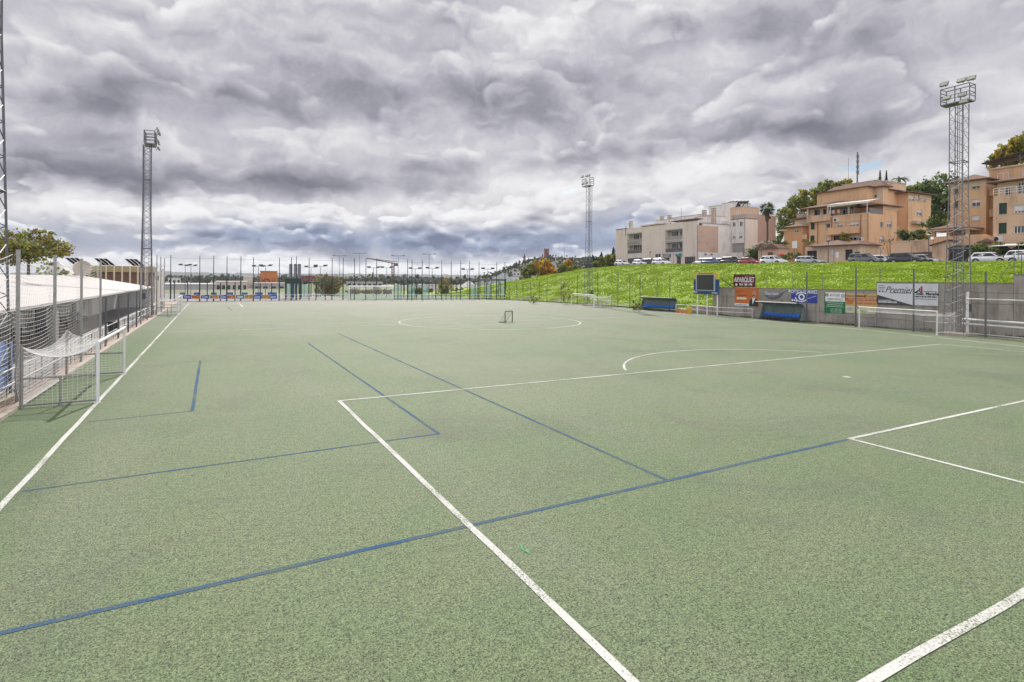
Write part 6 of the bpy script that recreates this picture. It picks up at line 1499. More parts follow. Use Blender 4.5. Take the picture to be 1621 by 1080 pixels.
t = on_s(1237,402,95.5)[0]; g = thing('sunshade', 'small red sunshade beside the gate lodge', 'parasol', ST(95.5,t,ROAD_Z(t)), YAW); mb = MB(); mb.tube((0,0,0),(0,0,2.3),.03,6); mb.build('pole', STEEL, g); mb = MB(); mb.tube((0,0,2.1),(0,0,2.5),.9,10,.05); mb.build('canopy', mat('red_cloth', (0.5,.04,.02), .7), g)

# ------------------------------------------------------------------ trees and shrubs
BARK = mat('tree_bark', (0.10,0.075,0.05), .9, var=.3, scale=3, bump=.5)
def leafmat(name, col, isl=.42): return mat(name, col, .65, var=.25, scale=.35, island=isl, trans=.45, spec=.3)
LG = leafmat('olive_leaves', (0.215,0.24,0.07)); LD = leafmat('dark_leaves', (0.085,0.13,0.045)); LY = leafmat('yellow_green_leaves', (0.24,0.23,0.030)); LO = leafmat('autumn_orange_leaves', (0.40,0.20,0.020)); LYW = leafmat('autumn_yellow_leaves', (0.40,0.31,0.030))
LC = leafmat('cypress_needles', (0.022,0.038,0.020), .3); LM = leafmat('mid_green_leaves', (0.155,0.21,0.055)); LT = leafmat('dry_twig_leaves', (0.20,0.175,0.075))
def leaves(mb, blobs, n, size, r_, shell=.55, nm=1, flat=1.0):
    """sprays of leaf-sized faces, gathered in ragged clumps with gaps between them"""
    tot = sum(b[1][0]*b[1][1]*b[1][2] for b in blobs)
    for c, rad in blobs:
        c = Vector(c); k = max(8, int(n*rad[0]*rad[1]*rad[2]/tot)); nc = max(4, min(40, k//28)); cl = []
        for _ in range(nc):
            d = Vector((r_.gauss(0,1), r_.gauss(0,1), r_.gauss(.15,1))).normalized(); q = shell+(1.12-shell)*r_.random()
            cl.append((d*q, r_.uniform(.13,.34), r_.randrange(nm)))
        for _ in range(k):
            o_, sp_, mi = cl[r_.randrange(nc)]; p = c+Vector([(o_[i]+r_.gauss(0,sp_*.55))*rad[i] for i in range(3)])
            u = Vector((r_.gauss(0,1), r_.gauss(0,1), r_.gauss(0,.6)*flat)).normalized(); v = u.orthogonal(); v.rotate(Matrix.Rotation(r_.uniform(0,6.28),3,u)); s_ = size*r_.uniform(.45,1.25)
            w = u.cross(v)
            o = len(mb.v); mb.v += [p-v*s_*.5, p+w*s_*.45, p+v*s_*.6, p-w*s_*.45]; mb.f.append([o,o+1,o+2,o+3]); mb.m.append(mi if r_.random() < .75 else r_.randrange(nm)); mb.sm.append(False)
def tree(name, label, loc, hgt, blobs, mats, n=1500, size=.35, seedv=1, cat='tree', group=None, trunk=.22, shell=.5):
    """crown blobs are given relative to the foot of the trunk"""
    r_ = random.Random(seedv); g = thing(name, label, cat, loc, 0, group)
    mb = MB(); cz = min(b[0][2] for b in blobs); pts = [Vector((0,0,-.3)), Vector((r_.uniform(-.15,.15),r_.uniform(-.15,.15),cz*.6)), Vector((0,0,cz))]
    mb.tube(pts[0],pts[1],trunk,8,trunk*.75); mb.tube(pts[1],pts[2],trunk*.75,8,trunk*.55)
    for c, rad in blobs:
        c = Vector(c); mb.tube(pts[2]-Vector((0,0,.3)), c, trunk*.45, 6, trunk*.15)
        for _ in range(5):
            e = c+Vector((r_.uniform(-1,1)*rad[0],r_.uniform(-1,1)*rad[1],r_.uniform(-.2,1)*rad[2]))*.85; mb.tube(c-(c-pts[2])*.35, e, trunk*.18, 5, trunk*.05)
    mb.build('trunk', BARK, g, fix=False)
    mb = MB(); leaves(mb, blobs, n, size, r_, shell, len(mats)); mb.build('crown', mats, g, fix=False); return g
def shrub(name, label, loc, blobs, mats, n=700, size=.22, seedv=1, group=None, twigs=0, cat='shrub', tw=.02):
    r_ = random.Random(seedv); g = thing(name, label, cat, loc, 0, group)
    mb = MB()
    for _ in range(max(6, twigs)):
        c, rad = blobs[r_.randrange(len(blobs))]; e = Vector(c)+Vector((r_.uniform(-1,1)*rad[0],r_.uniform(-1,1)*rad[1],r_.uniform(.2,1.15)*rad[2])); mb.tube((e.x*.35,e.y*.35,-.1), e, tw, 4, tw*.3)
    mb.build('stems', BARK if not twigs else mat('dry_stems', (0.19,0.155,0.08), .9, var=.3), g, fix=False)
    mb = MB(); leaves(mb, blobs, n, size, r_, .15, len(mats)); mb.build('foliage', mats, g, fix=False); return g
def conifer(name, label, loc, hgt, wid, seedv, mats=None, group=None, n=500, size=.4):
    r_ = random.Random(seedv); g = thing(name, label, 'tree', loc, 0, group); mb = MB(); mb.tube((0,0,-.3),(0,0,hgt*.9),wid*.10,6,.03); mb.build('trunk', BARK, g)
    mb = MB()
    for _ in range(n):
        k = r_.random()**.8; z = hgt*(.08+.92*k); rr_ = wid*.5*(1-k)**.8*(.35+.65*r_.random())*(1+.25*math.sin(z*3)); a = r_.uniform(0,6.28); p = Vector((rr_*math.cos(a),rr_*math.sin(a),z)); s_ = size*r_.uniform(.6,1.3)*(1.1-.6*k)
        u = Vector((math.cos(a),math.sin(a),-.3+r_.uniform(-.3,.3))); w = Vector((-math.sin(a),math.cos(a),0)); o = len(mb.v)
        mb.v += [p-w*s_*.35, p+u*s_*.7, p+w*s_*.35, p+Vector((0,0,s_*.5))]; mb.f.append([o,o+1,o+2,o+3]); mb.m.append(0); mb.sm.append(False)
    mb.build('crown', mats or LC, g, fix=False); return g
def sp(x, y, s): t, z = on_s(x, y, s); return t, z
def rel(x, y, s, foot):                     # a pixel on plane s, relative to a tree foot
    t, z = on_s(x, y, s); return ST(s, t, z)-foot
def mpp(x, s): return (on_s(x, 300, s)[0]-on_s(x+1, 300, s)[0])*0.9   # metres per photo pixel there
# tall palm between cream and ochre houses
t, z0 = sp(1214,396,100.0); zt = on_s(1214,331,100.0)[1]; foot = ST(100.0,t,z0-1.5)
g = thing('palm_tree', 'tall fan palm with a slim trunk between the cream and ochre houses', 'palm', foot, 0); H_p = zt-z0+1.5
mb = MB(); mb.tube((0,0,0),(.1,0,H_p*.5),.24,9,.19); mb.tube((.1,0,H_p*.5),(0,0,H_p-1.2),.19,9,.20); mb.tube((0,0,H_p-2.6),(0,0,H_p-.2),.30,9,.52); mb.build('trunk', mat('palm_trunk', (0.085,0.06,0.045), .9, var=.3, scale=4, bump=.6), g)
mb = MB(); r_ = random.Random(9)
for k in range(64):
    a = r_.uniform(0,6.28); el_ = r_.uniform(-.95,1.35); d = Vector((math.cos(a)*math.cos(el_),math.sin(a)*math.cos(el_),math.sin(el_))); L_ = r_.uniform(.75,1.05); p = Vector((0,0,H_p)); q = p+d*L_; mb.tube(p, q, .018, 4)
    u = d.cross(Vector((0,0,1))).normalized(); v = u.cross(d)
    for j in range(11):                      # fan of drooping blades
        b = (j-5)/5*1.25; e = q+(d*math.cos(b)+u*math.sin(b))*r_.uniform(.75,.95)+Vector((0,0,-.22*abs(b)-.12)); w = (u*math.cos(b)-d*math.sin(b))*.05
        mb.add([q-w*.4,q+w*.4,(q+e)/2+w+v*.02,e,(q+e)/2-w+v*.02],[(0,1,2,3,4)])
mb.build('crown', leafmat('palm_fronds', (0.10,0.14,0.045), .4), g, fix=False)
mb = MB(); leaves(mb, [((0,0,H_p-1.2),(.65,.65,1.1))], 260, .35, r_, .3); mb.build('dead_fronds', leafmat('dead_palm_fronds', (0.16,0.11,0.05)), g, fix=False)
# evergreen trees rising behind the ochre terraces
def px_tree(name, label, s, xf, yf, blobs_px, mats, n, size, seedv, group=None, trunk=.3, dep=.9):
    t, z = sp(xf, yf, s); foot = ST(s, t, z); bl = []
    for x, y, rx, ry in blobs_px:
        c = rel(x, y, s, foot); k = (EYE-(foot+c)).length/FOC; bl.append(((c.x,c.y,c.z),(rx*k*1.02,rx*k*dep,ry*k)))
    return tree(name, label, foot, 0, bl, mats, n, size, seedv, 'tree', group, trunk)
px_tree('broadleaf_tree','big loose olive green tree rising left of the ochre terraces behind the palm',122,1262,390,[(1245,350,13,20),(1262,333,16,17),(1278,318,15,14),(1250,370,14,14),(1285,335,14,14)],[LG,LM,LY],4200,.46,31)
px_tree('broadleaf_tree','olive green tree behind the roof ridge of the ochre terraces',126,1310,360,[(1298,306,14,12),(1314,300,14,11),(1330,298,13,9),(1305,318,18,10)],[LG,LM,LG],2900,.46,32)
px_tree('broadleaf_tree','yellowish tree top over the highest ochre roof',128,1336,340,[(1334,293,12,6),(1322,298,9,6)],[LY,LYW,LG],900,.45,33)
px_tree('broadleaf_tree','dense dark green tree between the two ochre houses',142,1480,390,[(1473,318,16,22),(1490,306,18,22),(1488,336,18,20),(1468,345,14,16),(1500,325,14,20)],[LD,LM,LD],4400,.48,34)
px_tree('broadleaf_tree','rounded green tree behind the right end of the ochre terraces',146,1462,370,[(1450,303,16,8),(1466,297,14,9),(1440,303,10,6)],[LG,LM],1800,.45,35)
px_tree('broadleaf_tree','yellow green tree top above the house at the right edge',124,1610,330,[(1600,250,18,12),(1618,238,16,14),(1585,258,12,8)],[LY,LG,LYW],2600,.55,36)
for x, yt, w_, sd, lb in ((1393,270,10,1,'dark slim conifer above the ochre roof, left of a pair'),(1403,270,8,2,'dark slim conifer above the ochre roof, right of a pair')):
    t, z = sp(x,300,135); zt = sp(x,yt,135)[1]; conifer('conifer', lb, ST(135,t,z-3), zt-z+3, w_*.15, sd, n=420, size=.55)
t, z = sp(1424,300,132); zt = sp(1424,279,132)[1]; g = thing('palm_tree','dark palm top peeping over the ochre stair head','palm',ST(132,t,z-4),0); mb = MB(); mb.tube((0,0,0),(0,0,zt-z+3.6),.3,8,.22); mb.build('trunk', BARK, g)
mb = MB(); r_ = random.Random(5); Hh = zt-z+3.4
for k in range(26):
    a = r_.uniform(0,6.28); prev = Vector((0,0,Hh)); L_ = r_.uniform(1.6,2.1); up = r_.uniform(.2,1.2)
    for j in range(1,7):
        f_ = j/6; q = Vector((math.cos(a)*L_*f_, math.sin(a)*L_*f_, Hh+up*L_*.7*f_-1.3*f_*f_)); w = Vector((-math.sin(a),math.cos(a),0))*.26*(1-f_*.7)
        mb.add([prev-w, prev+w, q+w*.9, q-w*.9],[(0,1,2,3)]); prev = q
mb.build('crown', LD, g, fix=False)
# shrubs round the houses
def px_shrub(name, label, s, x0, y0, x1, y1, mats, n, size, seedv, twigs=0, cat='shrub', dep=1.2):
    xm = (x0+x1)/2; t, z = sp(xm, y1, s); foot = ST(s, t, z); zt = sp(xm,y0,s)[1]; hw = abs(sp(x0,y1,s)[0]-sp(x1,y1,s)[0])/2; u_ = ST(0,1)
    k = max(1, round(hw*2/max(zt-z,.5)*.8)); bl = []
    for i in range(k):
        o_ = (i-(k-1)/2)*hw*2/k; bl.append(((u_.x*o_,u_.y*o_,(zt-z)*.5),(hw/k*1.25+.2,dep,(zt-z)*.55)))
    return shrub(name, label, foot, bl, mats, n, size, seedv, None, twigs, cat)
px_shrub('hedge','clipped dark hedge behind the white hatchback at right',95.0,1533,387,1640,412,[LD,LM],5200,.20,41,cat='hedge')
px_shrub('shrub','dark shrubs on top of the ochre garden wall',99.2,1424,366,1462,382,[LD,LD,LM],1500,.25,42); px_shrub('shrub','yellow green shrub among dark ones above the garden wall',98.8,1456,371,1466,381,[LYW,LY],260,.2,43)
px_shrub('shrub','bushy dark green shrub on the bank between the ochre houses',104,1464,345,1492,372,[LD,LM],1500,.3,44); px_shrub('shrub','yellow flowering plant on the middle balcony of the ochre terraces',102.6,1332,369,1343,382,[LY,LYW,LG],420,.2,45)
px_shrub('shrub','bare reddish little tree against the ochre end wall',98.6,1400,366,1420,408,[leafmat('reddish_twigs', (0.16,0.10,0.07))],120,.15,46,30,dep=.8); px_shrub('hedge','low hedge by the fence left of the ochre terraces',95.4,1239,401,1265,411,[LM,LD],700,.2,47,cat='hedge')
px_shrub('shrub','ivy covered slope below the white garden stair',98.4,1182,391,1222,416,[LD,LD,LM],2600,.25,48); px_shrub('shrub','dark clipped bush under the palm',99.5,1218,380,1240,396,[LD,LM],900,.25,49)
px_shrub('shrub','pot plants on the tiled porch of the ochre terraces',100.8,1274,378,1290,386,[LM,LG],300,.18,50)
# tree behind the white canopy roof at the far left
foot = atY(45,440,62); foot.z = 0
def lb_(x,y,Y=62): p = atY(x,y,Y); return p-foot
k = 62/FOC
tree('broadleaf_tree','rounded autumn tinted tree behind the white canopy roof at far left', foot, 0, [((*lb_(20,392),),(22*k,3,20*k)), ((*lb_(48,382),),(24*k,3,20*k)), ((*lb_(72,392),),(20*k,3,16*k)), ((*lb_(40,405),),(40*k,3,14*k)), ((*lb_(88,402),),(10*k,2,8*k)), ((*lb_(-8,395),),(20*k,3,18*k))],[LG,leafmat('rusty_leaves', (0.20,0.14,0.06)),LG,LY],5600,.23,61)
foot = atY(97,436,75); foot.z = 0; shrub('shrub','low shrubs between the white canopy roof and the olive building', atY(112,436,78)*1.0-Vector((0,0,atY(112,436,78).z)), [((0,0,3.2),(5,2,2.0))],[LG,LM],700,.4,62)
# white tent top behind the canopy
p = atY(92,436,80); g = thing('tent','pale tent top behind the left tree and the canopy roof','tent',(p.x,p.y,0),YAW); mb = MB(); zt = zat(80,414,92); mb.tube((0,0,2.5),(0,0,3.6),3.2,14,3.0); mb.tube((0,0,3.6),(0,0,zt),3.0,14,.15); mb.build('cloth', mat('white_tent_cloth', (0.6,0.56,0.53), .8), g); mb = MB()
for a in range(6): mb.tube((3*math.cos(a*1.047),3*math.sin(a*1.047),0),(3*math.cos(a*1.047),3*math.sin(a*1.047),2.6),.05,6)
mb.build('poles', STEEL, g)
# autumn trees beyond the left end of the bank
px_tree('broadleaf_tree','green and yellow tree at the left of the autumn trees beyond the bank',92,838,447,[(834,433,8,9),(845,427,10,11),(830,440,6,6)],[LG,LY,LM],2400,.5,71)
px_tree('broadleaf_tree','orange autumn tree in the middle of the group beyond the bank',90,866,446,[(862,425,11,12),(874,431,9,9),(855,418,8,8)],[LO,LYW,LO],2600,.5,72)
px_tree('broadleaf_tree','dark green tree with an orange top right of the autumn tree',92,900,440,[(893,430,10,9),(908,430,9,8),(920,432,7,6)],[LG,LM,LY],2000,.5,73)
px_tree('broadleaf_tree','small golden tree top behind the centre mast',96,899,432,[(898,420,7,7),(890,424,5,5)],[LO,LYW],800,.5,74)
px_tree('broadleaf_tree','olive tree beside the cream house at the left end of the road',98,962,425,[(966,412,8,10),(955,416,8,8),(975,408,6,8),(945,418,8,5)],[LG,LM,LY],1700,.45,75)
for x, yt, yb, w_, s in ((905,409,432,4.5,130),(938,404,425,3.5,120),(944,408,424,4,122),(952,399,424,3,126),(959,404,424,3.5,122),(971,392,420,3.6,112),(963,407,424,4.5,116),(931,408,428,5,124),(948,410,424,5,121)):
    t, z = sp(x,yb,s); zt = sp(x,yt,s)[1]; conifer('conifer','dark cypress on the rise between the centre mast and the cream house', ST(s,t,z), zt-z, w_, int(x), n=420, size=.8, group='dark cypresses left of the cream house')
# rank growth at the foot of the bank, by the goal
p = G(893,482); r_ = random.Random(8)
shrub('shrub','tall dry olive brown bush behind the far white goal', p, [((0,0,1.6),(1.2,1.0,1.9)),((.8,.2,1.2),(1.0,1,1.3))],[LT,LY,LT],420,.16,81,90,tw=.018)
for x, y, lb in ((1098,478,'pale thistle like weeds beside the scoreboard, left leg'),(846,474,'scruffy dry weeds behind the low rail fence'),(1009,486,'dry stalks left of the far dugout')):
    p = G(x, y+8); shrub('weed_clump', lb, p, [((0,0,.7),(.9,.6,.9))],[LT,LM],260,.13,int(x),30,cat='weeds',tw=.012)
# ------------------------------------------------------------------ far end: tall net posts, padel courts, boards, goal
GREENST = mat('dark_green_steel', (0.018,0.045,0.035), .5, .2); TEAL = mat('teal_glass', (0.25,0.36,0.33), .15, var=.1)
TALL = [(248,404),(270,404),(316,405),(338,405),(359,406),(381,406),(401,407),(442,408),(461,407),(469,406),(489,408),(525.5,408),(543,408),(561,409),(579,409),(596,409),(645,410),(652,411.5),(668,412),(699,412),(714,413),(729,413),(743,413),(758,414),(786,415),(799,415)]
def farY(x): return lerp_pts([(240,93),(300,96),(552,109),(622,110.5),(800,115)], x)
for i, (x, yt) in enumerate(TALL):
    Y = farY(x)+1.2; p = atY(x, 470, Y); p.z = 0; g = thing('net_post', 'tall slim dark post of the ball net behind the far goal line', 'post', p, 0, 'tall net posts along the far end'); zt = zat(Y, yt, x)
    mb = MB(); mb.tube((0,0,0),(0,0,4.2),.11,6); mb.tube((0,0,4.2),(0,0,zt),.07,6,.055); mb.build('upright', GREENST, g); mb = MB(); mb.box((-.18,-.18,0),(.18,.18,.04)); mb.build('base_plate', DARKSTEEL, g)
# head ropes and fine mesh of that net
g = thing('ball_net', 'very fine dark ball net with head ropes hung between the tall far posts', 'net', (0,0,0), 0); mb = MB()
for (x0,yt0),(x1,yt1) in zip(TALL[:-1],TALL[1:]):
    Y0, Y1 = farY(x0)+1.2, farY(x1)+1.2; a, b = atY(x0,470,Y0), atY(x1,470,Y1)
    for z in (zat(Y0,yt0+4,x0), 4.2):
        p, q = Vector((a.x,a.y,z)), Vector((b.x,b.y,z+(zat(Y1,yt1+4,x1)-zat(Y0,yt0+4,x0) if z > 4.3 else 0))); m_ = (p+q)/2-Vector((0,0,.10)); mb.path([p,m_,q], .012, 4)
mb.build('head_ropes', DARKSTEEL, g)
# mid-height fence posts
for i, x in enumerate((276,297,328,349,372,412,430,452,475,500,515,555,630,640,660,690,706,722,752,770,776,792)):
    Y = farY(x)+1.6; p = atY(x,470,Y); p.z = 0; g = thing('mesh_fence_post', 'dark green post of the mesh fence along the far end, one of many', 'post', p, 0, 'mesh fence posts along the far end'); mb = MB(); mb.tube((0,0,0),(0,0,zat(Y,447+(x%3),x)),.085,6); mb.build('upright', GREENST, g)
    mb = MB(); mb.box((-.1,-.1,0),(.1,.1,.05)); mb.build('base_plate', DARKSTEEL, g)
fl = lambda x, y=475.5, d=0: (lambda p: Vector((p.x,p.y,0)))(atY(x,470,farY(x)+d))
rail_run('long white tube railing along the far goal line', [fl(282),fl(420),fl(552),fl(640),fl(800)], (.5,1.05), 2.6, mat('whitish_rail', (0.60,0.61,0.58), .5), .035, group=None)
BC = [mat('violet_blue_board', (0.055,0.06,0.30), .5, var=.1), mat('orange_board', (0.46,0.15,0.02), .5, var=.1), mat('royal_blue_board', (0.02,0.09,0.32), .5, var=.1), mat('teal_board', (0.02,0.15,0.20), .5, var=.1), mat('amber_board', (0.42,0.21,0.04), .5, var=.1)]
names = ('violet','orange','blue','teal','amber'); word = ('second','third','fourth','fifth','sixth','seventh','eighth','ninth','tenth','last')
for i, (x, c) in enumerate(((296,0),(310,1),(324.5,2),(338.5,4),(352.5,0),(366,1),(380,3),(394,4),(407,2),(420,4),(432,2))):
    Y = farY(x)-.12; p = atY(x,470,Y); wd = 12.5*Y/FOC; z1, z0 = zat(Y,467.2,x), zat(Y,473.2,x)
    g = thing('rail_board', ('first' if i == 0 else word[i-1])+' board from the left on the far railing, '+names[c]+' coloured', 'sign', (p.x-wd/2,p.y,z0), .10, 'coloured boards hung on the far railing'); mb = MB(); mb.box((0,-.03,0),(wd,0,z1-z0)); mb.build('panel', BC[c], g)
    mb = MB(); mb.box((-.02,-.035,z1-z0),(wd+.02,.005,z1-z0+.05)); mb.build('top_batten', STEEL, g)
    if i % 2 == 0: mb = MB(); mb.box((wd*.15,-.036,(z1-z0)*.35),(wd*.85,-.031,(z1-z0)*.62)); mb.build('print_band', mat('pale_blue_print', (0.45,0.5,0.75)) if c != 3 else WHT, g)
for i, (x0, x1, c) in enumerate(((285,293,3),(307,317,2),(334,343,3),(358,369,2),(383,392,3),(404,416,2),(424,438,2))):
    Y = farY(x0)+14; p = atY(x0,463.2,Y); q = atY(x1,463.2,Y); g = thing('rail_board', ('blue' if c == 2 else 'teal')+' board on the second railing behind the far end, '+('first' if i == 0 else word[i-1])+' from the left', 'sign', (p.x,p.y,zat(Y,466.5,x0)), 0, 'boards on the rear railing'); mb = MB(); mb.box((0,-.03,0),(q.x-p.x,0,zat(Y,463,x0)-zat(Y,466.5,x0))); mb.build('panel', BC[c], g); mb = MB(); mb.box((0,-.02,-p.z if 0 else -zat(Y,466.5,x0)),(.05,.02,0)); mb.box((q.x-p.x-.05,-.02,-zat(Y,466.5,x0)),(q.x-p.x,.02,0)); mb.build('legs', STEEL, g)
# paved and turfed yards behind the far end
for nm, s0, s1, t0, t1, m, z in (('yard', -20, 24, 111.5, 165, mat('pale_yard_paving', (0.21,0.205,0.195), .9, var=.15, scale=.5), -.02), ('padel_turf', 24, 62, 111.5, 170, mat('green_padel_turf', (0.085,0.14,0.075), .9, var=.2, scale=.5), -.02), ('meadow', 20, 75, 175, 330, mat('meadow_green', (0.11,0.15,0.045), .95, var=.3, scale=.2), -.03)):
    mb = MB(); mb.add([(s0,t0,z),(s1,t0,z),(s1,t1,z),(s0,t1,z)],[(0,1,2,3)]); struct(field_obj(mb, nm, m))
gf_ = make_goal('goal','big white football goal at the far end, seen straight through', 7.4, 2.7, 1.6, 2.2, (0,0,0), 0, .15, False, .11); p, q = G(552.5,475.3), G(621.5,475.2); gf_.location = q; gf_.rotation_euler = (0,0,math.atan2((p-q).y,(p-q).x)-math.pi/2); gf_.scale = (1,(q-p).length/7.4,1)
# padel courts: glass boxes in dark green frames
def padel(label, x0, x1, ytop, Y, dep, nglass=5, beam=True):
    a, b = atY(x0,470,Y), atY(x1,470,Y); zt = zat(Y,ytop,x0); W_ = b.x-a.x; g = thing('padel_court', label, 'court', (a.x,a.y,0), 0, 'glass padel courts behind the far end')
    for y in (0, dep):
        for i in range(nglass+1):
            x = W_*i/nglass; mb = MB(); mb.box((x-.06,y-.06,0),(x+.06,y+.06,zt)); mb.build('post', GREENST, g)
        mb = MB(); mb.box((0,y-.05,zt-.45 if beam else zt-.1),(W_,y+.05,zt)); mb.build('top_beam', GREENST if not beam else mat('grey_beam', (0.13,0.14,0.145), .6), g)
    for x in (0, W_): mb = MB(); mb.box((x-.04,.07,zt-.12),(x+.04,dep-.07,zt)); mb.build('side_beam', GREENST, g)
    for i in range(nglass):
        if i % 2 == 0: mb = MB(); mb.box((W_*i/nglass+.08,-.01,.1),(W_*(i+1)/nglass-.08,.01,min(zt-.5,3.0))); mb.build('glass_panel', MATS['court_glass'], g)
    return g
cg = bpy.data.materials.new('court_glass'); nt, N, L = nodes_of(cg); b_ = N['Principled BSDF']; b_.inputs['Base Color'].default_value = (.35,.55,.50,1); b_.inputs['Roughness'].default_value = .1; b_.inputs['Alpha'].default_value = .35; MATS['court_glass'] = cg
nz_ = N.new('ShaderNodeTexNoise'); nz_.inputs['Scale'].default_value = .8; mr_ = N.new('ShaderNodeMapRange'); mr_.inputs['To Min'].default_value = .25; mr_.inputs['To Max'].default_value = .45; L.new(nz_.outputs['Fac'], mr_.inputs['Value']); L.new(mr_.outputs['Result'], b_.inputs['Alpha'])
padel('glass padel court with a grey beam right of the far goal', 624, 690, 440.5, 118, 10, 6); padel('padel court frame farthest right, before the grassy slope', 745, 800, 441.5, 122, 10, 5); padel('pale glass court box left of the big olive bush', 453, 501, 447, 116, 10, 4, False)
# dark green box and blue posts by the court
p = atY(451,470,112); q = atY(475,470,112); g = thing('ticket_kiosk','dark green boarded frame on blue posts left of the olive bush','kiosk',(p.x,p.y,0),0); W_ = q.x-p.x; z1, z0 = zat(112,440.5,460), zat(112,449,460)
mb = MB(); mb.box((0,0,z0),(W_,.8,z1)); mb.build('boarded_frame', GREENST, g)
for x, m in ((.1,GREENST),(W_*.46,mat('blue_post', (0.015,0.07,0.16), .5)),(W_*.72,mat('blue_post', (0.015,0.07,0.16))),(W_-.1,GREENST)): mb = MB(); mb.box((x-.13,.1,0),(x+.13,.4,z0)); mb.build('post', m, g)
# lamp posts of the courts
def court_lamp(x, yt, Y, label, double=True, group='court lamps behind the far end', w=1.6, hm=None):
    p = atY(x,470,Y); zt = zat(Y,yt,x); g = thing('court_lamp', label, 'lamp', (p.x,p.y,0), 0, group); mb = MB(); mb.tube((0,0,0),(0,0,zt),.075,6,.05); mb.build('pole', STEEL, g); mb = MB(); mb.box((-w/2,-.05,zt-.06),(w/2,.05,zt+.02)); mb.build('cross_arm', DARKSTEEL, g)
    for sx in (-1,1):
        mb = MB(); c = sx*w*.42; mb.add([(c-.42,-.28,zt+.02),(c+.42,-.28,zt+.02),(c+.42,.28,zt+.20),(c-.42,.28,zt+.20),(c-.42,-.28,zt+.14),(c+.42,-.28,zt+.14),(c+.42,.28,zt+.34),(c-.42,.28,zt+.34)],[(0,3,2,1),(4,5,6,7),(0,1,5,4),(1,2,6,5),(2,3,7,6),(3,0,4,7)]); mb.build('lamp_head', hm or mat('matt_dark_lamp', (.05,.05,.055), .95, spec=.05), g)
for x, yt, Y in ((293,420,128),(302,421,134),(409,422,128),(420,421,124),(492,423,128),(507,421.5,124),(591,424,128),(612,424,130),(657,425.5,128),(684,425,126),(740,427,130),(772,426,124)):
    court_lamp(x, yt, Y, 'low twin headed dark lamp post of the courts behind the far end, one of many', w=2.6)
for x, yt in ((537,405),(569,401),(630,405),(679,402.5)): court_lamp(x, yt, 150, 'tall twin headed lamp post with white lamp heads behind the courts', group='tall white headed lamps behind the courts', w=3.6, hm=mat('white_lamp_head', (0.22,.23,.25), .8, spec=.1))
for i, x in enumerate((460,467.5,473.5)):
    Y = 150; p = atY(x,470,Y); g = thing('slim_tank', 'upright dark grey slim tank over the green kiosk, one of three', 'tank', (p.x,p.y,0), 0, 'three upright slim tanks'); mb = MB(); zt = zat(Y,420,x); mb.tube((0,0,2),(0,0,zt),.42,10); mb.build('tank_body', mat('grey_tank', (0.17,0.175,0.20), .5, .3), g); mb = MB(); mb.tube((0,0,0),(0,0,2),.2,8); mb.tube((0,0,zt),(0,0,zt+.35),.5,10,.3); mb.build('tank_stand_and_cap', DARKSTEEL, g)
# white flag-like net rolls at the far left corner
for i, x in enumerate((253.5,257.5,239)):
    p = atY(x,470,80+i*3); g = thing('wrapped_post', 'tall post wrapped in pale netting at the far left corner', 'post', (p.x,p.y,0), 0, 'wrapped posts at the far left corner'); zt = zat(80+i*3,425+i,x); mb = MB(); mb.tube((0,0,0),(0,0,zt),.06,6); mb.build('upright', DARKSTEEL, g); mb = MB(); mb.tube((0,0,.4),(.05,0,zt*.96),.28,9,.20); mb.build('rolled_net', NETDIRTY, g)
# bushes at the far end
LTW = leafmat('dry_yellow_twigs', (0.30,0.26,0.10))
def far_bush(label, x0, y0, x1, y1, Y, mats, n, sd, twigs):
    p = atY((x0+x1)/2,470,Y); k = Y/FOC; w = (x1-x0)/2*k; z1 = zat(Y,y0,x0); shrub('shrub', label, (p.x,p.y,0), [((-w*.5,0,z1*.45),(w*.6,2,z1*.5)),((w*.45,0,z1*.42),(w*.6,2,z1*.48)),((0,0,z1*.5),(w*.6,2,z1*.55))], mats, n, .32, sd, 'row of low bushes behind the far end' if 'in the row' in label else None, twigs, tw=.035)
far_bush('big olive bush with upright twigs behind the far end', 496,434,546,470,140,[LT,LT,LTW],1500,91,200); far_bush('smaller olive bush between the courts at the far end', 690,439,717,468,145,[LT,LTW,LY],800,92,110)
for i,(x0,y0,x1,y1,Y) in enumerate(((548,456,572,468,150),(570,458,592,468,155),(588,455,606,468,150),(603,457,622,468,156),(648,455,672,468,150),(668,457,690,468,156),(716,456,736,468,150),(734,455,752,468,158))):
    far_bush('low dark olive bush in the row behind the far goal and courts', x0,y0,x1,y1,Y,[LG,LD,LT],900,120+i,30)
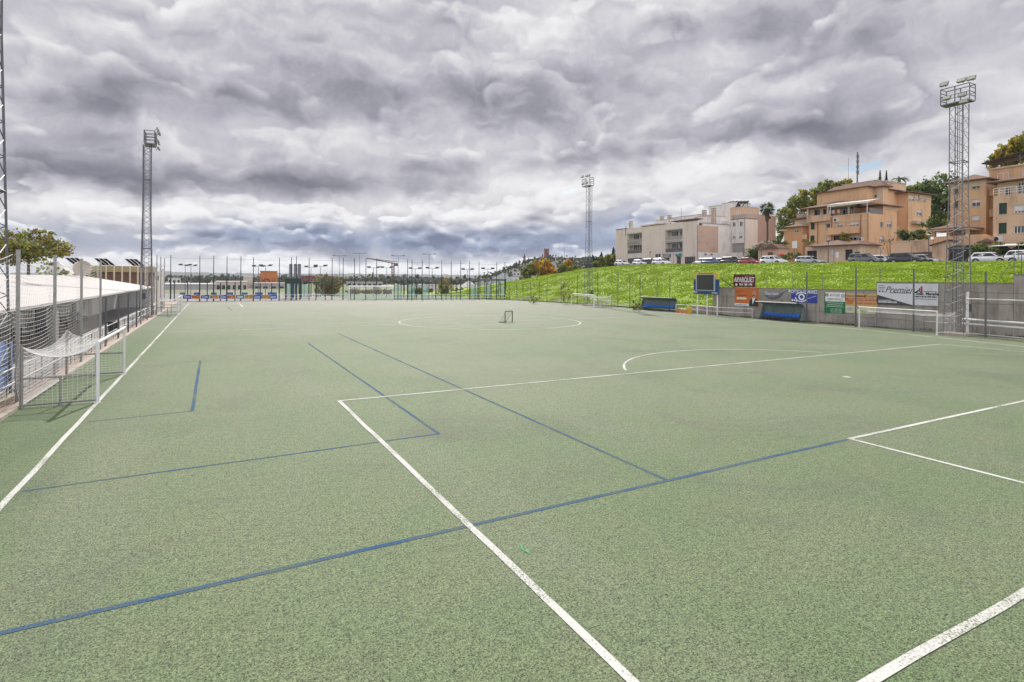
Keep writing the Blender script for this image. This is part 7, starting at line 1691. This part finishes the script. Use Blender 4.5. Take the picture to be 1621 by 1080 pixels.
# ------------------------------------------------------------------ the town beyond
def house(name, label, x0, x1, yt, yb, Y, m, roof='flat', cat='building', group=None, roofm=None, win=0, dep=12.0):
    a, b = atY(x0,yb,Y), atY(x1,yb,Y); az_ = math.atan(((x0+x1)/2-810.5)/FOC); W_ = (b.x-a.x)*math.cos(az_); zt, zb = zat(Y,yt,x0), min(zat(Y,yb,x0), -.05) if yb > 443 else zat(Y,yb,x0)
    g = thing(name, label, cat, (a.x,a.y,zb), -az_, group); H_ = zt-zb; mb = MB(); hr = H_*(.62 if roof == 'hip' else .38) if roof in ('hip','gable') else 0
    mb.box((0,0,-1),(W_,dep,H_-hr)); mb.build('wall', m, g)
    mb = MB(); e = W_*.04
    if roof == 'flat': mb.box((-e*.4,-.2,H_+.002),(W_+e*.4,dep+.2,H_+max(.25,H_*.06)))
    elif roof == 'gable': mb.prism([(-e,H_-hr),(W_+e,H_-hr),(W_/2,H_)], 'y', -.5, dep+.5)
    else: mb.add([(-e,-e,H_-hr),(W_+e,-e,H_-hr),(W_+e,dep+e,H_-hr),(-e,dep+e,H_-hr),(W_*.5,dep*.5,H_)],[(0,1,4),(1,2,4),(2,3,4),(3,0,4),(0,3,2,1)])
    mb.build('roof', roofm or m, g)
    for i in range(win):
        x = W_*(i+.5)/win; w = W_/win*.28; mb = MB(); mb.box((x-w,-.06,(H_-hr)*.35),(x+w,-.004,(H_-hr)*.75)); mb.build('window', GLASS, g)
    return g
TW = mat('far_white_wall', (0.55,0.54,0.53), .9, var=.08); TG = mat('far_grey_wall', (0.34,0.33,0.34), .9, var=.1, dirt=(.22,.21,.21), dirt_amt=.4); TB = mat('far_beige_wall', (0.48,0.41,0.36), .9, var=.08); TR = mat('far_red_wall', (0.20,0.045,0.045), .8, var=.1); TO = mat('far_orange_wall', (0.44,0.15,0.04), .7, var=.06)
GR = mat('grey_sheet_roof', (0.15,0.18,0.18), .95, var=.12, scale=.3); DR = mat('dark_slate_roof', (0.11,0.115,0.12), .7, var=.15)
house('warehouse','long pale grey warehouse wall behind the left half of the far end',258,345,450.5,466,190,TG,win=0,roofm=TW,dep=30); house('warehouse','beige hall with a white roof edge behind the far boards',341,392,446.5,467,200,TB,roofm=TW,win=6,dep=25)
house('warehouse','tall cream hall beside the orange shop building',385,402,438.5,467,230,TB,roofm=TW,dep=20); house('warehouse','low grey hall under the orange shop building',401,452,449,467,220,TG,roofm=TB,win=4,dep=25)
g = house('shop_building','orange shop building with a dark red ring emblem on its front',412,439,430.5,446,260,TO,roofm=mat('dark_orange_trim', (0.25,.07,.02), .7),dep=25); W_ = (439-412)*260/FOC*.905; H_ = (446-430.5)*260/FOC
mb = MB()
for pl in ring(W_*.37,H_*.52,H_*.22,H_*.36,20): mb.prism(pl,'y',-.12,-.01)
mb.build('ring_emblem', mat('dark_red_emblem', (0.20,.015,.01), .5), g); mb = MB()
for x in (.08,.72,.86): mb.box((W_*x,-.12,H_*.15),(W_*(x+.035),-.01,H_*.85))
mb.build('dark_stripes', mat('dark_red_emblem', (0.2,.015,.01)), g)
house('warehouse','long dark red shed on the skyline right of the green kiosk',470,500,436.5,443,420,TR,win=5,roofm=TG,dep=20); house('warehouse','small white shed on the left far skyline',266,286,440.5,448,300,TW,win=3,dep=12)
house('house','white low terrace of houses behind the far goal',548,606,447,456,330,TG,win=7,roofm=TB,dep=14); house('warehouse','white block behind the glass padel court',656,692,452,464,240,TW,roofm=TG,win=0,dep=20)
house('pavilion','low dark roofed pavilion between the olive bush and the right court',722,763,444,466,210,TG,'hip',roofm=DR,dep=18); house('hall','big hall with a pale green hipped sheet roof at the foot of the hill',770,822,430.5,462,230,TG,'hip',roofm=GR,dep=26,win=5)
house('house','white house half hidden at the foot of the hill',808,826,438,452,300,TW,win=3,roofm=mat('blue_grey_roof', (0.2,.22,.30), .6),dep=10); house('house','white house row left of the autumn trees',812,823,431,438,340,TW,win=2,dep=10)
rt = random.Random(17)
for i in range(46):
    x = 262+rt.random()*500; Y = rt.uniform(500,1500); yb = 444+600/Y*2.0+rt.uniform(-3.4,1.2); w = rt.uniform(3,9)
    house('town_house','small pale house of the distant town, a few pixels wide',x,x+w,yb-rt.uniform(1.8,4.0),yb,Y,(TW,TG,TB,TW,TG)[i%5],'gable' if i%2 else 'flat',group='small pale houses of the distant town',roofm=(TB,TG,mat('far_tile_roof', (0.20,.12,.09), .9))[i%3],dep=12.0,win=2 if i % 3 == 0 else 0)
# tower crane
Y = 420; p = atY(622,445,Y); z1 = zat(Y,417,622); g = thing('tower_crane','rusty tower crane with its jib to the left on the far skyline','crane',(p.x,p.y,0),0); k = Y/FOC
CRN = mat('rusty_crane_steel', (0.20,0.13,0.08), .7, .2)
mb = MB()
for dx_ in (-.8,.8):
    for dy_ in (-.8,.8): mb.bar((dx_,dy_,0),(dx_,dy_,z1),.35)
z = 0
while z < z1-2: mb.bar((-.8,-.8,z),(.8,-.8,z+2),.2); mb.bar((.8,-.8,z),(-.8,-.8,z+2),.2); z += 2
mb.build('tower', CRN, g); mb = MB(); zj = z1+.5; je = Vector((-42*k,0,zj+7*k)); mb.bar((3,0,zj-1),je,.55); mb.bar((3,0,zj+.6),je,.35)
for i in range(14): a = Vector((3,0,zj-1)).lerp(je,i/14); b = Vector((3,0,zj+.6)).lerp(je,(i+.5)/14); mb.bar(a,b,.15)
mb.build('jib', CRN, g); mb = MB(); mb.box((.5,-1,zj-2.6),(3.5,1,zj-.4)); mb.build('counterweight', DARKSTEEL, g)
# far hills, and the town hill at right with its church
def ridge(name, pts, Y, m, depth=300, base=-1):
    mb = MB(); P_ = []
    for (x0,y0),(x1,y1) in zip(pts[:-1],pts[1:]):
        n = max(1,int((x1-x0)/4))
        for i in range(n): P_.append((x0+(x1-x0)*i/n, y0+(y1-y0)*i/n))
    P_.append(pts[-1]); R_ = 6
    for i, (x, y) in enumerate(P_):
        for j in range(R_+1):
            f_ = j/R_; YY = Y-depth*(1-f_); q = atY(x,y,Y); zz = q.z*math.sin(f_*math.pi/2)+noise.noise(Vector((x*.11,f_*4,Y*.01)))*.0028*Y*f_; a = ray(x,y)
            mb.v.append(Vector((a.x*YY, YY, max(base, zz*1.0) if j else base)))
        q = atY(x,y,Y+depth); mb.v.append(Vector((q.x,q.y,base)))
    k_ = R_+2
    for i in range(len(P_)-1):
        for j in range(R_+1): mb.f.append([i*k_+j,(i+1)*k_+j,(i+1)*k_+j+1,i*k_+j+1]); mb.m.append(0); mb.sm.append(True)
    return struct(mb.build(name, m))
HILLM = mat('far_wooded_hill', (0.055,0.062,0.058), .95, var=.5, scale=.012, dirt=(0.15,0.15,0.13), dirt_amt=.5, dirt_scale=(.02,.02,.05))
ridge('hills', [(-60,434),(60,432),(180,431),(262,430.5),(340,432.5),(430,433),(520,434),(560,433.5),(640,434.5),(720,435.5),(800,436),(900,438),(1000,438)], 2600, HILLM, 900)
ridge('hills', [(230,437),(300,435),(360,437),(430,438.5),(520,440),(600,438),(680,440),(760,441),(830,440)], 1300, mat('near_wooded_hill', (0.055,0.065,0.05), .95, var=.5, scale=.03, dirt=(0.16,0.155,0.13), dirt_amt=.5, dirt_scale=(.03,.03,.08)), 420)
HP = [(752,442),(775,437),(796,431),(812,424),(826,418),(842,414),(860,411),(885,412),(905,413),(930,412),(960,410),(1010,408),(1080,410)]
ridge('town_hill', HP, 520, mat('town_hill_scrub', (0.06,0.07,0.045), .95, var=.5, scale=.06, dirt=(0.17,0.14,0.11), dirt_amt=.5, dirt_scale=(.08,.08,.2)), 200)
mb = MB(); rw = random.Random(23)
for i in range(420):                          # far wood that clothes it
    x = rw.uniform(765,1000); y = lerp_pts(HP, x); f_ = rw.random()**1.6; Y = 515-175*f_; q = atY(x, y, 520); zz = q.z*math.sin((1-f_*.8)*math.pi/2); a = ray(x,440); r0 = rw.uniform(1.0,2.4); c = (a.x*Y, Y, zz+r0*.3)
    leaves(mb, [(c,(r0,r0,r0*rw.choice((.8,1.0,1.5))))], 26, 1.0, rw, .3)
tag(mb.build('far_wood', leafmat('far_wood_leaves', (0.075,0.09,0.055), .5), fix=False), 'dark far wood clothing the town hill behind the bank', 'wood', None, 'stuff')
mb = MB()
for i in range(1100):                          # hazy tree belts between the roofs of the town
    x = rw.uniform(255,770); Y = rw.uniform(380,1250); a = ray(x,440); r0 = rw.uniform(2.0,5.0); leaves(mb, [((a.x*Y,Y,r0*.5-.5+Y*.0012),(r0*1.4,r0,r0))], 14, 2.2, rw, .3)
tag(mb.build('far_tree_belts', leafmat('far_belt_leaves', (0.07,0.08,0.058), .5), fix=False), 'dark tree belts among the roofs of the distant town', 'trees', None, 'stuff')
for x, yt, yb, w in ((590,431,446,7),(318,436,447,6),(446,436,446,5),(736,434,442,5),(806,421,433,5),(818,415,426,4.5),(822,412,424,4),(815,417,427,4),(843,410,420,5),(848,411,420,6)):
    Y = 470 if x > 780 else 520; p = atY(x,yb,Y); conifer('far_conifer','dark pointed tree on the far skyline', (p.x,p.y,p.z), zat(Y,yt,x)-p.z, w*Y/FOC, int(x), group='dark pointed trees on the far skyline', n=200, size=1.6)
# church and tower on the hill
Y = 505; k = Y/FOC; p = atY(830,421,Y); g = thing('church_tower','slim church tower with a dark spire on the town hill','church',(p.x,p.y,p.z),0); BR = mat('far_brick', (0.22,0.12,0.085), .9, var=.15); SPD = mat('spire_slate', (0.06,0.06,0.075), .7)
mb = MB(); mb.box((-1.3,-1.3,-4),(1.3,1.3,9*k)); mb.build('shaft', TB, g); mb = MB(); mb.box((-1.05,-1.05,9*k),(1.05,1.05,12.5*k)); mb.build('belfry', BR, g); mb = MB(); mb.tube((0,0,12.5*k),(0,0,20*k),1.3,8,.04); mb.build('spire', SPD, g)
p = atY(865,414,Y); g = thing('brick_tower','square dark red brick tower on the town hill','tower',(p.x,p.y,p.z),0); mb = MB(); mb.box((-2.1,-2.1,-4),(2.1,2.1,18*k)); mb.build('shaft', mat('far_red_brick', (0.17,0.06,0.04), .9, var=.2), g); mb = MB(); mb.box((-2.3,-2.3,18*k+.002),(2.3,2.3,18*k+.6))
for x in (-1.6,0,1.6): mb.box((x-.4,-2.2,18*k+.6),(x+.4,-1.4,18*k+1.4))
mb.build('battlement', mat('far_red_brick', (0.17,0.06,0.04)), g); mb = MB(); mb.box((-.4,-2.16,12*k),(.4,-2.11,15*k)); mb.build('window', DARKW, g)
for i,(x0,x1,yt,yb,m,lb) in enumerate(((846,858,410.5,417,TB,'beige house left of the brick tower on the hill'),(868,883,409,417,TG,'grey house right of the brick tower on the hill'),(886,922,408.5,417,TB,'long pale house on the hill behind the centre mast'),(836,846,413,419,BR,'brown house beside the church tower'),(924,940,409,416,TG,'grey house right of the centre mast on the hill'))): house('hill_house',lb,x0,x1,yt,yb,500,m,'flat' if i != 1 else 'gable',dep=10,win=3,roofm=TG)
p = atY(893.5,412,500); g = thing('aerial_mast','thin aerial mast on the town hill','mast',(p.x,p.y,p.z),0); mb = MB(); mb.tube((0,0,0),(0,0,24*k),.16,5,.06); mb.build('pole', DARKSTEEL, g); mb = MB(); mb.box((-.4,-.4,-.5),(.4,.4,1.5)); mb.build('foot', TG, g)

# ------------------------------------------------------------------ the moist air in which the far town pales
hz_ = bpy.data.materials.new('thin_haze'); nt, N, L = nodes_of(hz_); N.remove(N['Principled BSDF'])
pv_ = N.new('ShaderNodeVolumePrincipled'); pv_.inputs['Color'].default_value = (.80,.86,.95,1); pv_.inputs['Density'].default_value = 0.00010; pv_.inputs['Anisotropy'].default_value = 0.3
L.new(pv_.outputs[0], N['Material Output'].inputs['Volume'])
mb = MB(); mb.box((-9500,-9500,-1.2),(9500,9500,75)); o = mb.build('haze', hz_); o['kind'] = 'stuff'; o['label'] = 'thin pale haze over the pitch and the distant town'; o['category'] = 'haze'
hz_.cycles.homogeneous_volume = True
